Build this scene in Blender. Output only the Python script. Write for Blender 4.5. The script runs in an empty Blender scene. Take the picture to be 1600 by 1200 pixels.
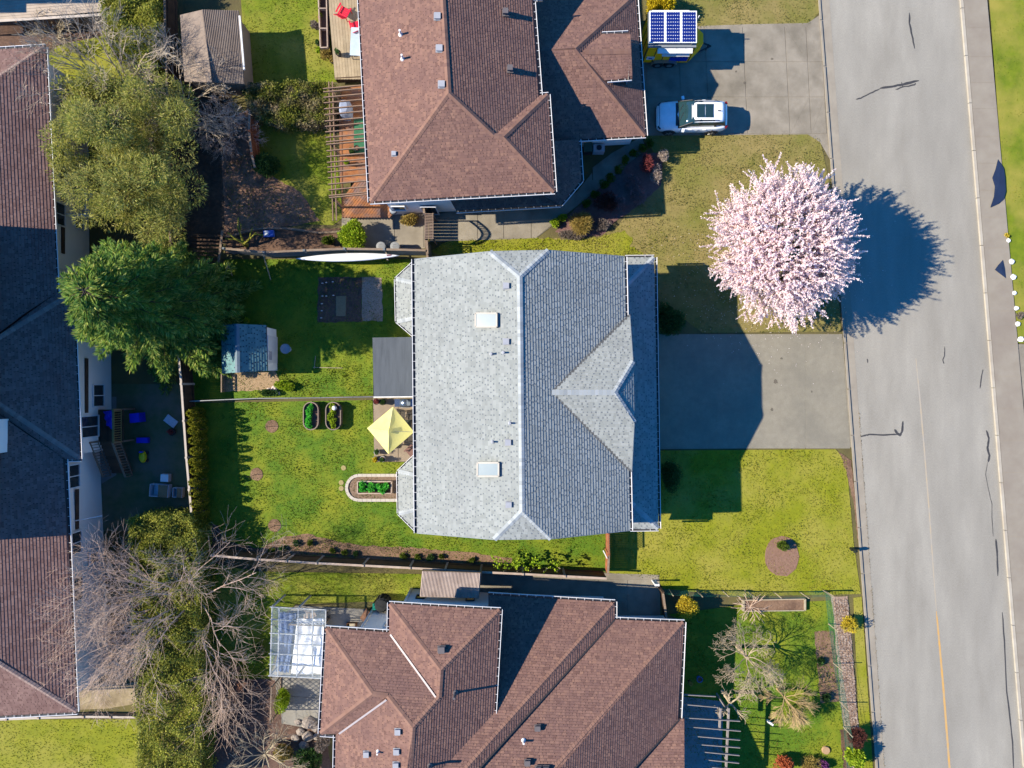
import bpy, math, random
import numpy as np
from mathutils import Vector, Matrix
random.seed(7)
rng = np.random.default_rng(7)
SC = bpy.context.scene
COL = SC.collection
H, F = 46.0, 1110.0          # drone height in metres, focal length in photo pixels

# ---------------------------------------------------------------- camera, sky, sun, exposure
cam = bpy.data.cameras.new('camera')
cam.sensor_width = 36.0
cam.lens = F / 1600.0 * 36.0
cam.clip_end = 2000
camo = bpy.data.objects.new('camera', cam)
camo.location = (0, 0, H)
COL.objects.link(camo)
SC.camera = camo
SUN_EL = math.radians(36.0)
W = bpy.data.worlds.new('World')
SC.world = W
W.use_nodes = True
wn = W.node_tree
sky = wn.nodes.new('ShaderNodeTexSky')
sky.sky_type = 'NISHITA'
sky.sun_disc = False
sky.sun_elevation = SUN_EL
sky.sun_rotation = math.radians(270)
sky.ozone_density = 4.0
sky.dust_density = 0.2
sky.air_density = 1.0
tint = wn.nodes.new('ShaderNodeMix')          # deep clear blue spring sky
tint.data_type = 'RGBA'; tint.blend_type = 'MULTIPLY'; tint.inputs[0].default_value = 1.0
tint.inputs[7].default_value = (0.22, 1.14, 1.95, 1)
wn.links.new(sky.outputs[0], tint.inputs[6])
bg = wn.nodes['Background']
wn.links.new(tint.outputs[2], bg.inputs[0])
bg.inputs[1].default_value = 0.062
sl = bpy.data.lights.new('sun', 'SUN')
sl.energy = 5.0
sl.angle = math.radians(0.5)
sl.color = (1.0, 0.92, 0.75)
so = bpy.data.objects.new('sun', sl)
so.rotation_euler = (0, -(math.pi / 2 - SUN_EL), 0)
so.location = (-60, 0, 60)
COL.objects.link(so)
SC.view_settings.view_transform = 'Standard'
SC.view_settings.look = 'None'
SC.view_settings.gamma = 1
SC.view_settings.use_curve_mapping = False
SC.view_settings.exposure = 1.32

# ---------------------------------------------------------------- helpers
def P(px, py, z=0.0):
    s = (H - z) / F
    return Vector(((px - 800) * s, (600 - py) * s, z))

def lin(c):
    c /= 255.0
    return c / 12.92 if c < 0.04045 else ((c + 0.055) / 1.055) ** 2.4

def C(r, g, b, k=0.5):
    return (lin(r) * k, lin(g) * k, lin(b) * k, 1)

class MB:
    def __init__(s):
        s.v = []; s.f = []
    def add(s, vs, fs):
        o = len(s.v)
        s.v.extend([tuple(v) for v in vs])
        s.f.extend([tuple(i + o for i in f) for f in fs])
        return s
    def box(s, c, size, rz=0.0, rx=0.0, ry=0.0):
        R = Matrix.Rotation(rz, 3, 'Z') @ Matrix.Rotation(ry, 3, 'Y') @ Matrix.Rotation(rx, 3, 'X')
        c = Vector(c); hx, hy, hz = size[0] / 2, size[1] / 2, size[2] / 2
        vs = [c + R @ Vector((x * hx, y * hy, z * hz)) for z in (-1, 1) for x, y in ((-1, -1), (1, -1), (1, 1), (-1, 1))]
        return s.add(vs, [(3, 2, 1, 0), (4, 5, 6, 7), (0, 1, 5, 4), (1, 2, 6, 5), (2, 3, 7, 6), (3, 0, 4, 7)])
    def bar(s, a, b, w, h, up=(0, 0, 1)):
        a = Vector(a); b = Vector(b); d = (b - a).normalized()
        u = Vector(up)
        sd = d.cross(u)
        if sd.length < 1e-4: sd = d.cross(Vector((1, 0, 0)))
        sd.normalize(); u = sd.cross(d)
        vs = [p + sd * (x * w / 2) + u * (y * h / 2) for p in (a, b) for x, y in ((-1, -1), (1, -1), (1, 1), (-1, 1))]
        return s.add(vs, [(0, 1, 2, 3), (7, 6, 5, 4), (0, 4, 5, 1), (1, 5, 6, 2), (2, 6, 7, 3), (3, 7, 4, 0)])
    def prism(s, pts, z0, z1):
        n = len(pts)
        a = sum(pts[i][0] * pts[(i + 1) % n][1] - pts[(i + 1) % n][0] * pts[i][1] for i in range(n))
        if a < 0: pts = pts[::-1]
        vs = [(p[0], p[1], z0) for p in pts] + [(p[0], p[1], z1) for p in pts]
        return s.add(vs, [tuple(range(n))[::-1], tuple(range(n, 2 * n))] + [(i, (i + 1) % n, n + (i + 1) % n, n + i) for i in range(n)])
    def slab(s, top, th):
        n = len(top)
        a = sum(top[i][0] * top[(i + 1) % n][1] - top[(i + 1) % n][0] * top[i][1] for i in range(n))
        if a < 0: top = top[::-1]
        vs = [(p[0], p[1], p[2] - th) for p in top] + [tuple(p) for p in top]
        return s.add(vs, [tuple(range(n))[::-1], tuple(range(n, 2 * n))] + [(i, (i + 1) % n, n + (i + 1) % n, n + i) for i in range(n)])
    def tube(s, pts, rad, n=6, cap=True):
        pts = [Vector(p) for p in pts]
        if not isinstance(rad, (list, tuple)): rad = [rad] * len(pts)
        vs = []; m = len(pts)
        for i, p in enumerate(pts):
            d = (pts[min(i + 1, m - 1)] - pts[max(i - 1, 0)])
            if d.length < 1e-6: d = Vector((0, 0, 1))
            d.normalize()
            a = d.cross(Vector((0, 0, 1)) if abs(d.z) < 0.95 else Vector((1, 0, 0))).normalized()
            b = d.cross(a)
            for k in range(n):
                t = 2 * math.pi * k / n
                vs.append(p + (a * math.cos(t) + b * math.sin(t)) * rad[i])
        fs = [(i * n + k, (i + 1) * n + k, (i + 1) * n + (k + 1) % n, i * n + (k + 1) % n) for i in range(m - 1) for k in range(n)]
        if cap and n > 3: fs += [tuple(range(n)), tuple(range((m - 1) * n, m * n))[::-1]]
        return s.add(vs, fs)
    def lathe(s, prof, c, n=14, sx=1.0, sy=1.0):
        c = Vector(c)
        vs = [c + Vector((r * math.cos(2 * math.pi * k / n) * sx, r * math.sin(2 * math.pi * k / n) * sy, z)) for r, z in prof for k in range(n)]
        m = len(prof)
        fs = [(i * n + k, i * n + (k + 1) % n, (i + 1) * n + (k + 1) % n, (i + 1) * n + k) for i in range(m - 1) for k in range(n)]
        fs += [tuple(range((m - 1) * n, m * n))]
        return s.add(vs, fs)
    def build(s, name, mat, parent=None, smooth=False, kind=None):
        return mesh_obj(name, s.v, s.f, mat, parent, smooth, kind)

def mesh_obj(name, v, f, mat, parent=None, smooth=False, kind=None, label=None):
    v = np.asarray(v, dtype=float).reshape(-1, 3)
    if parent is not None: o = np.array(root_loc(parent))
    elif kind == 'structure': o = np.zeros(3)
    else: o = np.array([(v[:, 0].min() + v[:, 0].max()) / 2, (v[:, 1].min() + v[:, 1].max()) / 2, v[:, 2].min()])
    me = bpy.data.meshes.new(name)
    if isinstance(f, np.ndarray):
        v2 = (v - o).astype(np.float32)
        me.vertices.add(len(v2)); me.vertices.foreach_set('co', v2.ravel())
        n = f.shape[1]
        me.loops.add(f.size); me.loops.foreach_set('vertex_index', f.ravel().astype(np.int32))
        me.polygons.add(len(f)); me.polygons.foreach_set('loop_start', np.arange(0, f.size, n, dtype=np.int32))
        me.update(calc_edges=True)
    else:
        me.from_pydata((v - o).tolist(), [], f)
        me.update()
    if smooth:
        me.polygons.foreach_set('use_smooth', [True] * len(me.polygons))
    me.materials.append(mat)
    ob = bpy.data.objects.new(name, me)
    COL.objects.link(ob)
    if parent is not None: ob.parent = parent
    else: ob.location = o
    if kind: ob['kind'] = kind
    if label: ob['label'] = label
    return ob

def root_loc(o):
    l = Vector(o.location)
    while o.parent is not None:
        o = o.parent; l += Vector(o.location)
    return l

def tag(o, label, cat, group=None):
    o['label'] = label; o['category'] = cat
    if group: o['group'] = group
    return o

def thing(name, label, cat, loc, group=None):
    o = bpy.data.objects.new(name, None)
    o.location = loc; o.empty_display_size = 0.2
    COL.objects.link(o)
    return tag(o, label, cat, group)

def dup(root, loc, rz=0.0, label=None, scale=None):
    r = root.copy(); COL.objects.link(r); r.location = loc; r.rotation_euler = (0, 0, rz)
    if scale: r.scale = scale
    if label: r['label'] = label
    for ch in list(root.children):
        c = ch.copy(); COL.objects.link(c); c.parent = r
        for g in ch.children:
            d = g.copy(); COL.objects.link(d); d.parent = c
    return r

ORD = 'first second third fourth fifth sixth seventh eighth ninth tenth eleventh twelfth thirteenth fourteenth'.split()

# ---------------------------------------------------------------- materials
MC = {}
def M(name, c1, c2=None, s=2.0, c3=None, s3=0.4, a3=0.6, isl=0.0, ramp=None, rough=0.9, bump=0.0, bs=30.0, metal=0.0, leaf=False, trans=0.0, alpha=1.0, spec=0.3, stretch=None, spk=0.0):
    if name in MC: return MC[name]
    m = bpy.data.materials.new(name); m.use_nodes = True
    nt = m.node_tree; N = nt.nodes; L = nt.links
    b = N['Principled BSDF']
    b.inputs['Roughness'].default_value = rough
    b.inputs['Metallic'].default_value = metal
    b.inputs['Specular IOR Level'].default_value = spec
    tc = N.new('ShaderNodeTexCoord'); co = tc.outputs['Object']
    if stretch:
        mp = N.new('ShaderNodeMapping'); mp.inputs['Scale'].default_value = stretch
        L.new(co, mp.inputs[0]); co = mp.outputs[0]
    def noise(sc, det=6.0, ro=0.6):
        n = N.new('ShaderNodeTexNoise'); n.inputs['Scale'].default_value = sc
        n.inputs['Detail'].default_value = det; n.inputs['Roughness'].default_value = ro
        L.new(co, n.inputs['Vector']); return n.outputs['Fac']
    def rampn(fac, cols, lo=0.3, hi=0.7):
        r = N.new('ShaderNodeValToRGB'); e = r.color_ramp.elements
        n = len(cols)
        e[0].position = lo; e[0].color = cols[0]; e[1].position = hi; e[1].color = cols[-1]
        for i in range(1, n - 1):
            x = e.new(lo + (hi - lo) * i / (n - 1)); x.color = cols[i]
        L.new(fac, r.inputs[0]); return r.outputs[0]
    def mix(fac, a, bb, mode='MIX'):
        x = N.new('ShaderNodeMix'); x.data_type = 'RGBA'; x.blend_type = mode
        if isinstance(fac, float): x.inputs[0].default_value = fac
        else: L.new(fac, x.inputs[0])
        for sock, val in ((x.inputs[6], a), (x.inputs[7], bb)):
            if isinstance(val, tuple): sock.default_value = val
            else: L.new(val, sock)
        return x.outputs[2]
    geo = None
    if ramp:
        geo = N.new('ShaderNodeNewGeometry')
        col = rampn(geo.outputs['Random Per Island'], ramp, 0.0, 1.0)
        if c2 is not None: col = mix(rampn(noise(s), [(0, 0, 0, 1), (0.7, 0.7, 0.7, 1)]), col, c2)
    elif c2 is not None:
        col = rampn(noise(s), [c1, c2])
    else:
        col = rampn(noise(s), [tuple(x * 0.88 for x in c1[:3]) + (1,), tuple(min(1, x * 1.08) for x in c1[:3]) + (1,)])
    if c3 is not None:
        f = rampn(noise(s3, 5.0), [(0, 0, 0, 1), (a3, a3, a3, 1)], 0.42, 0.68)
        col = mix(f, col, c3)
    if spk:
        v = rampn(noise(38, 3.0, 0.8) if not stretch else noise(30, 3.0, 0.8), [(1 - spk,) * 3 + (1,), (1 + spk,) * 3 + (1,)], 0.3, 0.7)
        col = mix(1.0, col, v, 'MULTIPLY')
    if isl:
        if geo is None: geo = N.new('ShaderNodeNewGeometry')
        v = rampn(geo.outputs['Random Per Island'], [(1 - isl,) * 3 + (1,), (1 + isl,) * 3 + (1,)], 0.0, 1.0)
        col = mix(1.0, col, v, 'MULTIPLY')
    L.new(col, b.inputs['Base Color'])
    if bump:
        bn = N.new('ShaderNodeBump'); bn.inputs['Strength'].default_value = bump; bn.inputs['Distance'].default_value = 0.05
        L.new(noise(bs, 4.0, 0.7), bn.inputs['Height']); L.new(bn.outputs[0], b.inputs['Normal'])
    if leaf:
        tr = N.new('ShaderNodeBsdfTranslucent'); L.new(col, tr.inputs[0])
        ms = N.new('ShaderNodeMixShader'); ms.inputs[0].default_value = 0.4
        L.new(b.outputs[0], ms.inputs[1]); L.new(tr.outputs[0], ms.inputs[2])
        L.new(ms.outputs[0], N['Material Output'].inputs[0])
    if trans: b.inputs['Transmission Weight'].default_value = trans
    if alpha < 1: b.inputs['Alpha'].default_value = alpha
    MC[name] = m
    return m

ASPH = M('asphalt', C(164, 157, 145, .5), C(188, 181, 168, .5), 0.6, C(156, 150, 140, .5), 0.16, 0.5, bump=0.35, bs=45, stretch=(1.2, .3, 1), spk=.18)
TAR = M('tar_seal', C(62, 60, 62), C(88, 86, 86), 6, rough=.6)
CONC = M('concrete', C(172, 160, 142, .44), C(188, 176, 158, .44), 1.3, C(138, 128, 112, .44), 0.5, 0.85, bump=0.3, bs=35, spk=.1)
CONC2 = M('kerb_concrete', C(188, 176, 158, .4), C(202, 190, 172, .4), 1.5, C(165, 152, 136, .4), 0.6, 0.5, bump=0.2)
DRIVE = M('exposed_aggregate', C(158, 149, 131, .49), C(172, 163, 144, .49), 2.5, C(144, 137, 122, .49), 0.45, 0.7, bump=0.5, bs=60, spk=.16)
SIDE = M('sidewalk_concrete', C(182, 168, 150, .39), C(196, 184, 166, .39), 1.0, C(168, 152, 138, .39), 0.4, 0.6, bump=0.2)
PAINTY = M('yellow_paint', C(238, 184, 96), C(226, 172, 98), 3, C(196, 178, 150), 2.0, 0.7)
PAINTO = M('worn_yellow_paint', C(208, 186, 152), C(196, 180, 158), 3, C(185, 180, 174), 1.2, 0.9)
SOIL = M('soil', C(112, 84, 66), C(146, 112, 90), 5, C(82, 62, 50), 1.2, 0.7, bump=0.8, bs=25)
DSOIL = M('dark_soil', C(104, 78, 66), C(140, 108, 92), 6, C(80, 60, 52), 1.2, 0.6, bump=0.8, bs=25)
MULCH = M('bark_mulch', C(140, 108, 84), C(176, 140, 112), 9, C(104, 76, 60), 1.4, 0.7, bump=0.9, bs=22)
GRAVEL = M('gravel_bed', C(190, 158, 134), C(220, 194, 172), 14, C(166, 132, 108), 1.5, 0.5, bump=1.0, bs=18)
LAWN_A = M('lawn_lush', C(78, 116, 12), C(110, 140, 18), 2.0, C(160, 158, 34), 0.45, 0.8, bump=0.2, bs=24)
LAWN_B = M('lawn_yellow', C(130, 138, 10), C(156, 158, 18), 1.8, C(182, 168, 76), 0.25, 0.75, bump=0.18, bs=24)
LAWN_C = M('lawn_dry', C(140, 126, 70), C(170, 150, 92), 2.0, C(124, 126, 44), 0.3, 0.85, bump=0.18, bs=24)
BLADE_A = M('grass_blades_lush', C(82, 122, 10), C(122, 152, 18), 1.4, C(176, 170, 40), 0.45, 0.8, isl=0.5, leaf=True)
BLADE_B = M('grass_blades_yellow', C(140, 150, 8), C(168, 168, 18), 0.9, C(196, 180, 84), 0.25, 0.75, isl=0.45, leaf=True)
LAWN_D = M('lawn_mixed', C(104, 124, 8), C(134, 148, 18), 1.6, C(176, 162, 70), 0.3, 0.9, bump=0.2, bs=24)
BLADE_D = M('grass_blades_mixed', C(108, 132, 8), C(146, 160, 18), 0.9, C(188, 172, 76), 0.3, 0.9, isl=0.45, leaf=True)
BLADE_C = M('grass_blades_dry', C(150, 138, 74), C(178, 158, 100), 0.9, C(140, 146, 50), 0.3, 0.7, isl=0.45, leaf=True)
WOODG = M('grey_wood', C(150, 128, 108), C(176, 154, 132), 3, C(120, 98, 82), 1, 0.6, bump=0.4, stretch=(1, 6, 6), isl=.15)
WOODB = M('brown_wood', C(124, 84, 54), C(150, 104, 70), 3, C(98, 64, 42), 1, 0.6, bump=0.4, isl=.18)
WOODO = M('orange_stained_wood', C(160, 96, 54), C(196, 132, 82), 2.2, C(130, 104, 98), 1.3, 1.0, bump=0.4, isl=.22)
WOODR = M('reddish_fence_wood', C(160, 92, 58), C(184, 112, 74), 3, C(130, 72, 46), 1, 0.6, isl=.15)
WOODD = M('dark_brown_wood', C(82, 60, 46), C(104, 78, 58), 3, C(66, 48, 36), 1, 0.6, isl=.18)
WOODP = M('pale_weathered_wood', C(192, 168, 150), C(214, 192, 174), 3, C(160, 136, 118), 1, .5, isl=.1)
WHITE = M('white_trim', C(232, 228, 226, .72), rough=.5)
WALLW = M('white_siding', C(224, 220, 214, .9), C(230, 226, 220, .9), 1, rough=.8)
WALLB = M('beige_siding', C(222, 210, 198, .9), C(228, 216, 204, .9), 1, rough=.8)
GLASS = M('window_glass', (0.03, 0.035, 0.04, 1), rough=.08, spec=.8)
SKYG = M('skylight_glass', C(196, 206, 206, .34), C(180, 194, 198, .34), .8, rough=.12, spec=.6)
DARK = M('dark_metal', (0.025, 0.025, 0.028, 1), rough=.6)
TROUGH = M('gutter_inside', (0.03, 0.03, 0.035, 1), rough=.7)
METAL = M('galvanised_metal', C(190, 188, 184), rough=.4, metal=.6)
LMETAL = M('pale_vent_metal', C(190, 190, 196), rough=.5)
BARKW = M('pale_bark', C(206, 186, 162, .62), C(222, 204, 182, .62), 4, C(166, 142, 118, .62), 2, .5, bump=.4)
BARKP = M('pinkish_bark', C(204, 172, 150, .66), C(222, 194, 172, .66), 4, C(170, 136, 114, .66), 2, .5, bump=.4)
BARKT = M('tan_bark', C(190, 170, 138, .6), C(214, 196, 164, .6), 4, C(126, 106, 80), 2, .5)
BARKD = M('dark_bark', C(96, 78, 64), C(120, 100, 84), 4, bump=.5)

# ---------------------------------------------------------------- scatter helpers
def inpoly(x, y, poly):
    n = len(poly); r = np.zeros(len(x), bool); j = n - 1
    for i in range(n):
        xi, yi = poly[i][0], poly[i][1]; xj, yj = poly[j][0], poly[j][1]
        if yi != yj:
            r ^= ((yi > y) != (yj > y)) & (x < (xj - xi) * (y - yi) / (yj - yi) + xi)
        j = i
    return r

def rhombi(pts, dirs, ln, wd):
    """one little leaf (a bent rhombus) per point"""
    pts = np.asarray(pts, float); dirs = np.asarray(dirs, float); n = len(pts)
    dirs = dirs / (np.linalg.norm(dirs, axis=1, keepdims=True) + 1e-9)
    r = rng.normal(size=(n, 3)); sd = np.cross(dirs, r); sd /= (np.linalg.norm(sd, axis=1, keepdims=True) + 1e-9)
    ln = np.broadcast_to(np.asarray(ln, float).reshape(-1, 1), (n, 1)); wd = np.broadcast_to(np.asarray(wd, float).reshape(-1, 1), (n, 1))
    v = np.empty((n, 4, 3))
    v[:, 0] = pts; v[:, 2] = pts + dirs * ln
    mid = pts + dirs * ln * .45
    v[:, 1] = mid + sd * wd * .5; v[:, 3] = mid - sd * wd * .5
    return v.reshape(-1, 3), np.arange(n * 4, dtype=np.int32).reshape(-1, 4)

def leaf_obj(name, pts, dirs, ln, wd, mat, parent=None, kind=None):
    v, f = rhombi(pts, dirs, ln, wd)
    return mesh_obj(name, v, f, mat, parent, False, kind)

def rough(poly, amp=1.2, step=7):
    out = []
    for i, a in enumerate(poly):
        b = poly[(i + 1) % len(poly)]; L = math.hypot(b[0] - a[0], b[1] - a[1]); n = max(1, int(L / step))
        for k in range(n): t = k / n; out.append((a[0] + (b[0] - a[0]) * t + random.uniform(-amp, amp), a[1] + (b[1] - a[1]) * t + random.uniform(-amp, amp)))
    return out
def sheet(name, poly, z, mat, kind='structure', parent=None):
    pts = [P(x, y, 0) for x, y in poly]
    v = [(p.x, p.y, z) for p in pts]
    n = len(v)
    a = sum(v[i][0] * v[(i + 1) % n][1] - v[(i + 1) % n][0] * v[i][1] for i in range(n))
    if a < 0: v = v[::-1]
    return mesh_obj(name, v, [tuple(range(n))], mat, parent, False, kind)

def grass(poly, dens, mat, h=0.07, name='grass'):
    w = [P(x, y) for x, y in poly]
    xs = [p.x for p in w]; ys = [p.y for p in w]
    n = int((max(xs) - min(xs)) * (max(ys) - min(ys)) * dens)
    x = rng.uniform(min(xs), max(xs), n); y = rng.uniform(min(ys), max(ys), n)
    k = inpoly(x, y, w); x = x[k]; y = y[k]
    # patchy: thinner and shorter in places
    pat = .5 + .25 * np.sin(x * 1.7 + 2 * np.sin(y * 1.1)) + .25 * np.sin(y * 2.3 + 1.5 * np.sin(x * .9 + 1))
    k = rng.uniform(size=len(x)) < .45 + .6 * pat; x = x[k]; y = y[k]; pat = pat[k]
    n = len(x)
    d = rng.normal(size=(n, 3)); d[:, 2] = np.abs(d[:, 2]) * .6 + .35
    pts = np.stack([x, y, np.full(n, .008)], 1)
    return leaf_obj(name, pts, d, h * rng.uniform(.6, 1.4, n) * (.7 + .6 * pat), h * .55, mat, None, 'stuff')

STRAW = M('straw_blades', C(196, 176, 96), C(178, 156, 84), 0.9, isl=0.3, leaf=True)
DEEP = M('deep_green_blades', C(72, 102, 14), C(98, 122, 20), 0.9, isl=0.3, leaf=True)
def lawn(poly, base, blade, z=0.004, dens=90, h=.08):
    sheet('lawn', poly, z, base)
    grass(poly, dens, blade, h)
    grass(poly, dens * .14, STRAW, h * .8)
    grass(poly, dens * .10, DEEP, h)
# ================================================================ SETTING
g = MB(); g.add([(-400, -400, -.02), (400, -400, -.02), (400, 400, -.02), (-400, 400, -.02)], [(0, 1, 2, 3)])
g.build('ground', M('ground_soil', C(104, 92, 60), C(126, 118, 66), .6, C(80, 70, 48), .2, .6, bump=.6, bs=8), kind='structure')

def ex(p, q, y):          # extend the line p-q to picture row y
    t = (y - p[1]) / (q[1] - p[1]); return (p[0] + (q[0] - p[0]) * t, y)
KL0, KL1 = (1281, 0), (1371, 1200)          # back of the left kerb
GL0, GL1 = (1296, 0), (1382, 1200)          # edge of its gutter pan
KR0, KR1 = (1499, 0), (1598, 1200)          # face of right kerb
T_, B_ = -500, 1700
road = sheet('road', [ex(GL0, GL1, T_), ex(KR0, KR1, T_), ex(KR0, KR1, B_), ex(GL0, GL1, B_)], 0.0, ASPH)
sheet('gutter_pan', [ex(KL0, KL1, T_), ex(GL0, GL1, T_), ex(GL0, GL1, B_), ex(KL0, KL1, B_)], 0.006, CONC2)

def strip_prism(name, a0, a1, w0, w1, y0, y1, z0, z1, mat, parent=None, kind='structure'):
    pts = [ex(a0, a1, y0), ex(w0, w1, y0), ex(w0, w1, y1), ex(a0, a1, y1)]
    m = MB(); m.prism([P(x, y) for x, y in pts], z0, z1)
    return m.build(name, mat, parent, kind=kind)
# left: low roll kerb in sections
kl = strip_prism('kerb', (1277, 0), (1367, 1200), (1281, 0), (1371, 1200), T_, -40, 0, .09, CONC2)
y = -40
while y < 1230:
    strip_prism('kerb_section', (1278.2, 0), (1367.8, 1200), (1281, 0), (1371, 1200), y + .5, y + 71.5, 0, .09 + random.uniform(-.004, .004), CONC2, kl, None)
    y += 72
# right: pale concrete kerb in sections, sidewalk slabs behind it
kr = strip_prism('kerb', KR0, KR1, (1502.5, 0), (1601.5, 1200), T_, -60, 0, .13, CONC2)
KERBW = M('pale_kerb', C(212, 200, 182, .42), C(226, 214, 196, .42), 2, C(190, 174, 154, .42), .8, .6)
y = -60
while y < 1260:
    strip_prism('kerb_section', KR0, KR1, (1503.2, 0), (1602.2, 1200), y + .4, y + 73.6, 0, .13 + random.uniform(-.004, .004), KERBW, kr, None)
    y += 74
sw = strip_prism('sidewalk', (1506, 0), (1605, 1200), (1541, 0), (1648, 1200), T_, -50, 0, .11, SIDE)
sheet('sidewalk_joint', [ex((1504, 0), (1603, 1200), -50), ex((1541, 0), (1648, 1200), -50), ex((1541, 0), (1648, 1200), 1260), ex((1504, 0), (1603, 1200), 1260)], .098, SIDE)
ys = [-50, -2, 44, 90, 130, 171, 214, 256, 298, 340, 388, 436, 486, 538]
for i in range(len(ys) - 1):
    strip_prism('sidewalk_slab', (1504, 0), (1603, 1200), (1540.5, 0), (1647.5, 1200), ys[i] + .3, ys[i + 1] - .3, -.01, .11 + random.uniform(-.006, .006), SIDE, sw, None)
y = 538
while y < 1260:
    strip_prism('sidewalk_slab', (1504, 0), (1603, 1200), (1540.5, 0), (1647.5, 1200), y + .3, y + 49.7, -.01, .11 + random.uniform(-.006, .006), SIDE, sw, None)
    y += 50
lawn([(1542, -40), (1680, -40), (1680, 536), (1590, 536), (1575, 400)], LAWN_D, BLADE_D, .05, 100)
sheet('driveway', [(1590, 538), (1760, 538), (1760, 705), (1606, 705)], .045, CONC)
lawn([(1606, 706), (1760, 706), (1760, 800), (1616, 800)], LAWN_B, BLADE_B, .05, 60)
sheet('driveway', [(1614, 801), (1760, 801), (1760, 1240), (1650, 1240)], .045, CONC)

# centre line: solid below, worn above
def ribbon(name, pts, w, z, mat, parent, kind=None):
    m = MB()
    ws = w if isinstance(w, list) else [w] * len(pts)
    L_, R_ = [], []
    q = [P(x, y) for x, y in pts]
    for i, p in enumerate(q):
        d = (q[min(i + 1, len(q) - 1)] - q[max(i - 1, 0)]).normalized(); n = Vector((-d.y, d.x, 0))
        L_.append(p + n * ws[i] / 2); R_.append(p - n * ws[i] / 2)
    for i in range(len(q) - 1):
        m.add([(v.x, v.y, z) for v in (L_[i], L_[i + 1], R_[i + 1], R_[i])], [(3, 2, 1, 0)])
    ob = m.build(name, mat, parent)
    if kind: ob['kind'] = kind
    return ob
ribbon('centre_line', [(1463, 955), (1465, 975), (1474, 1075), (1484, 1205)], [.04, .11, .13, .13], .004, PAINTY, road)
ribbon('worn_centre_line', [(1431, 560), (1437, 620), (1444, 700), (1452, 800), (1459, 900), (1463, 953)], [.03, .1, .09, .09, .07, .04], .004, PAINTO, road)
# tar sealed cracks
def crack(pts, w):
    w *= .78
    q = []
    for i in range(len(pts) - 1):
        for k in range(4):
            t = k / 4; q.append((pts[i][0] + (pts[i + 1][0] - pts[i][0]) * t + random.uniform(-.3, .3), pts[i][1] + (pts[i + 1][1] - pts[i][1]) * t + random.uniform(-.5, .5)))
    q.append(pts[-1])
    ribbon('sealed_crack', q, [w * random.uniform(.85, 1.2) * (.35 if i in (0, len(q) - 1) else 1) for i in range(len(q))], .0045 + random.uniform(0, .0006), TAR, road)
crack([(1337, 155), (1345, 153), (1360, 146), (1376, 138)], .10); crack([(1375, 138), (1395, 135), (1410, 132), (1436, 126)], .2)
crack([(1399, 140), (1411, 136), (1428, 133), (1431, 130)], .1); crack([(1411, 136), (1408, 128)], .08)
crack([(1421, 20), (1421, 36), (1425, 55), (1429, 76)], .13)
crack([(1476, 541), (1476, 556), (1473, 562), (1475, 569)], .08)
crack([(1536, 577), (1534, 585), (1532, 600), (1531, 607)], .09)
crack([(1355, 560), (1356, 567)], .1)
crack([(1336, 622), (1337, 633), (1338, 652)], .09)
crack([(1340, 683), (1352, 680), (1359, 679), (1380, 680), (1403, 679)], .12)
crack([(1411, 658), (1410, 672), (1406, 682)], .16); crack([(1398, 671), (1402, 677), (1407, 681)], .18)
crack([(1541, 672), (1545, 684), (1543, 700), (1546, 712), (1544, 722)], .16)
crack([(1543, 722), (1540, 742), (1545, 768), (1550, 788), (1550, 815), (1552, 838)], .05)
crack([(1556, 842), (1558, 862), (1559, 900)], .14)
crack([(1566, 957), (1569, 1000), (1573, 1080), (1579, 1130), (1582, 1160), (1584, 1205)], .11)
# ---------------- lawns (grouped by owner)
lawn([(298, 630), (582, 625), (585, 722), (672, 722), (676, 788), (946, 788), (946, 893), (640, 888), (430, 872), (320, 850), (306, 760)], LAWN_A, BLADE_A, dens=130)
lawn([(352, 405), (648, 405), (640, 530), (583, 530), (583, 618), (440, 622), (300, 625), (296, 500)], LAWN_A, BLADE_A, dens=110)
grass([(430, 575), (582, 570), (582, 618), (440, 620)], 90, BLADE_D, .09)
grass([(600, 408), (646, 408), (638, 520), (600, 500)], 70, BLADE_D, .08)
grass([(360, 405), (600, 405), (600, 428), (370, 425)], 60, BLADE_D, .08)
lawn([(392, 190), (520, 190), (536, 340), (520, 352), (470, 350), (360, 370), (352, 260), (388, 236)], LAWN_D, BLADE_D, dens=90)
lawn([(375, -30), (500, -30), (528, 128), (385, 130), (380, 60)], LAWN_D, BLADE_D, dens=100)
lawn([(70, 90), (100, 62), (240, 20), (255, 200), (100, 130)], LAWN_B, BLADE_B, dens=60)
lawn([(-40, 1124), (215, 1124), (215, 1240), (-40, 1240)], LAWN_B, BLADE_B, dens=80)
lawn([(402, 893), (660, 897), (654, 950), (580, 940), (462, 944), (438, 964), (440, 985), (420, 1060), (340, 1060), (330, 880)], LAWN_D, BLADE_D, dens=110)
lawn([(1008, -40), (1280, -40), (1281, 18), (1266, 36), (1160, 40), (1092, 44), (1050, 20)], LAWN_C, BLADE_C, dens=90)
lawn([(1004, 212), (1265, 210), (1281, 216), (1299, 300), (1314, 518), (1098, 520), (1030, 470), (1012, 432), (688, 434), (672, 392), (700, 378), (845, 372), (905, 372), (960, 360), (1036, 260)], LAWN_C, BLADE_C, dens=110)
lawn(rough([(690, 404), (672, 392), (700, 376), (850, 372), (905, 374), (940, 372), (975, 360), (990, 372), (984, 384), (1002, 396), (1012, 410)], 2.5, 6), LAWN_B, BLADE_B, .009, 110)
grass([(960, 352), (1040, 356), (1060, 400), (1016, 416), (980, 410)], 60, BLADE_B, .08)
lawn([(1030, 704), (1305, 702), (1322, 715), (1334, 850), (1345, 928), (1160, 932), (1036, 920), (1028, 905), (952, 895), (952, 832), (1012, 828)], LAWN_B, BLADE_B, dens=120)
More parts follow.
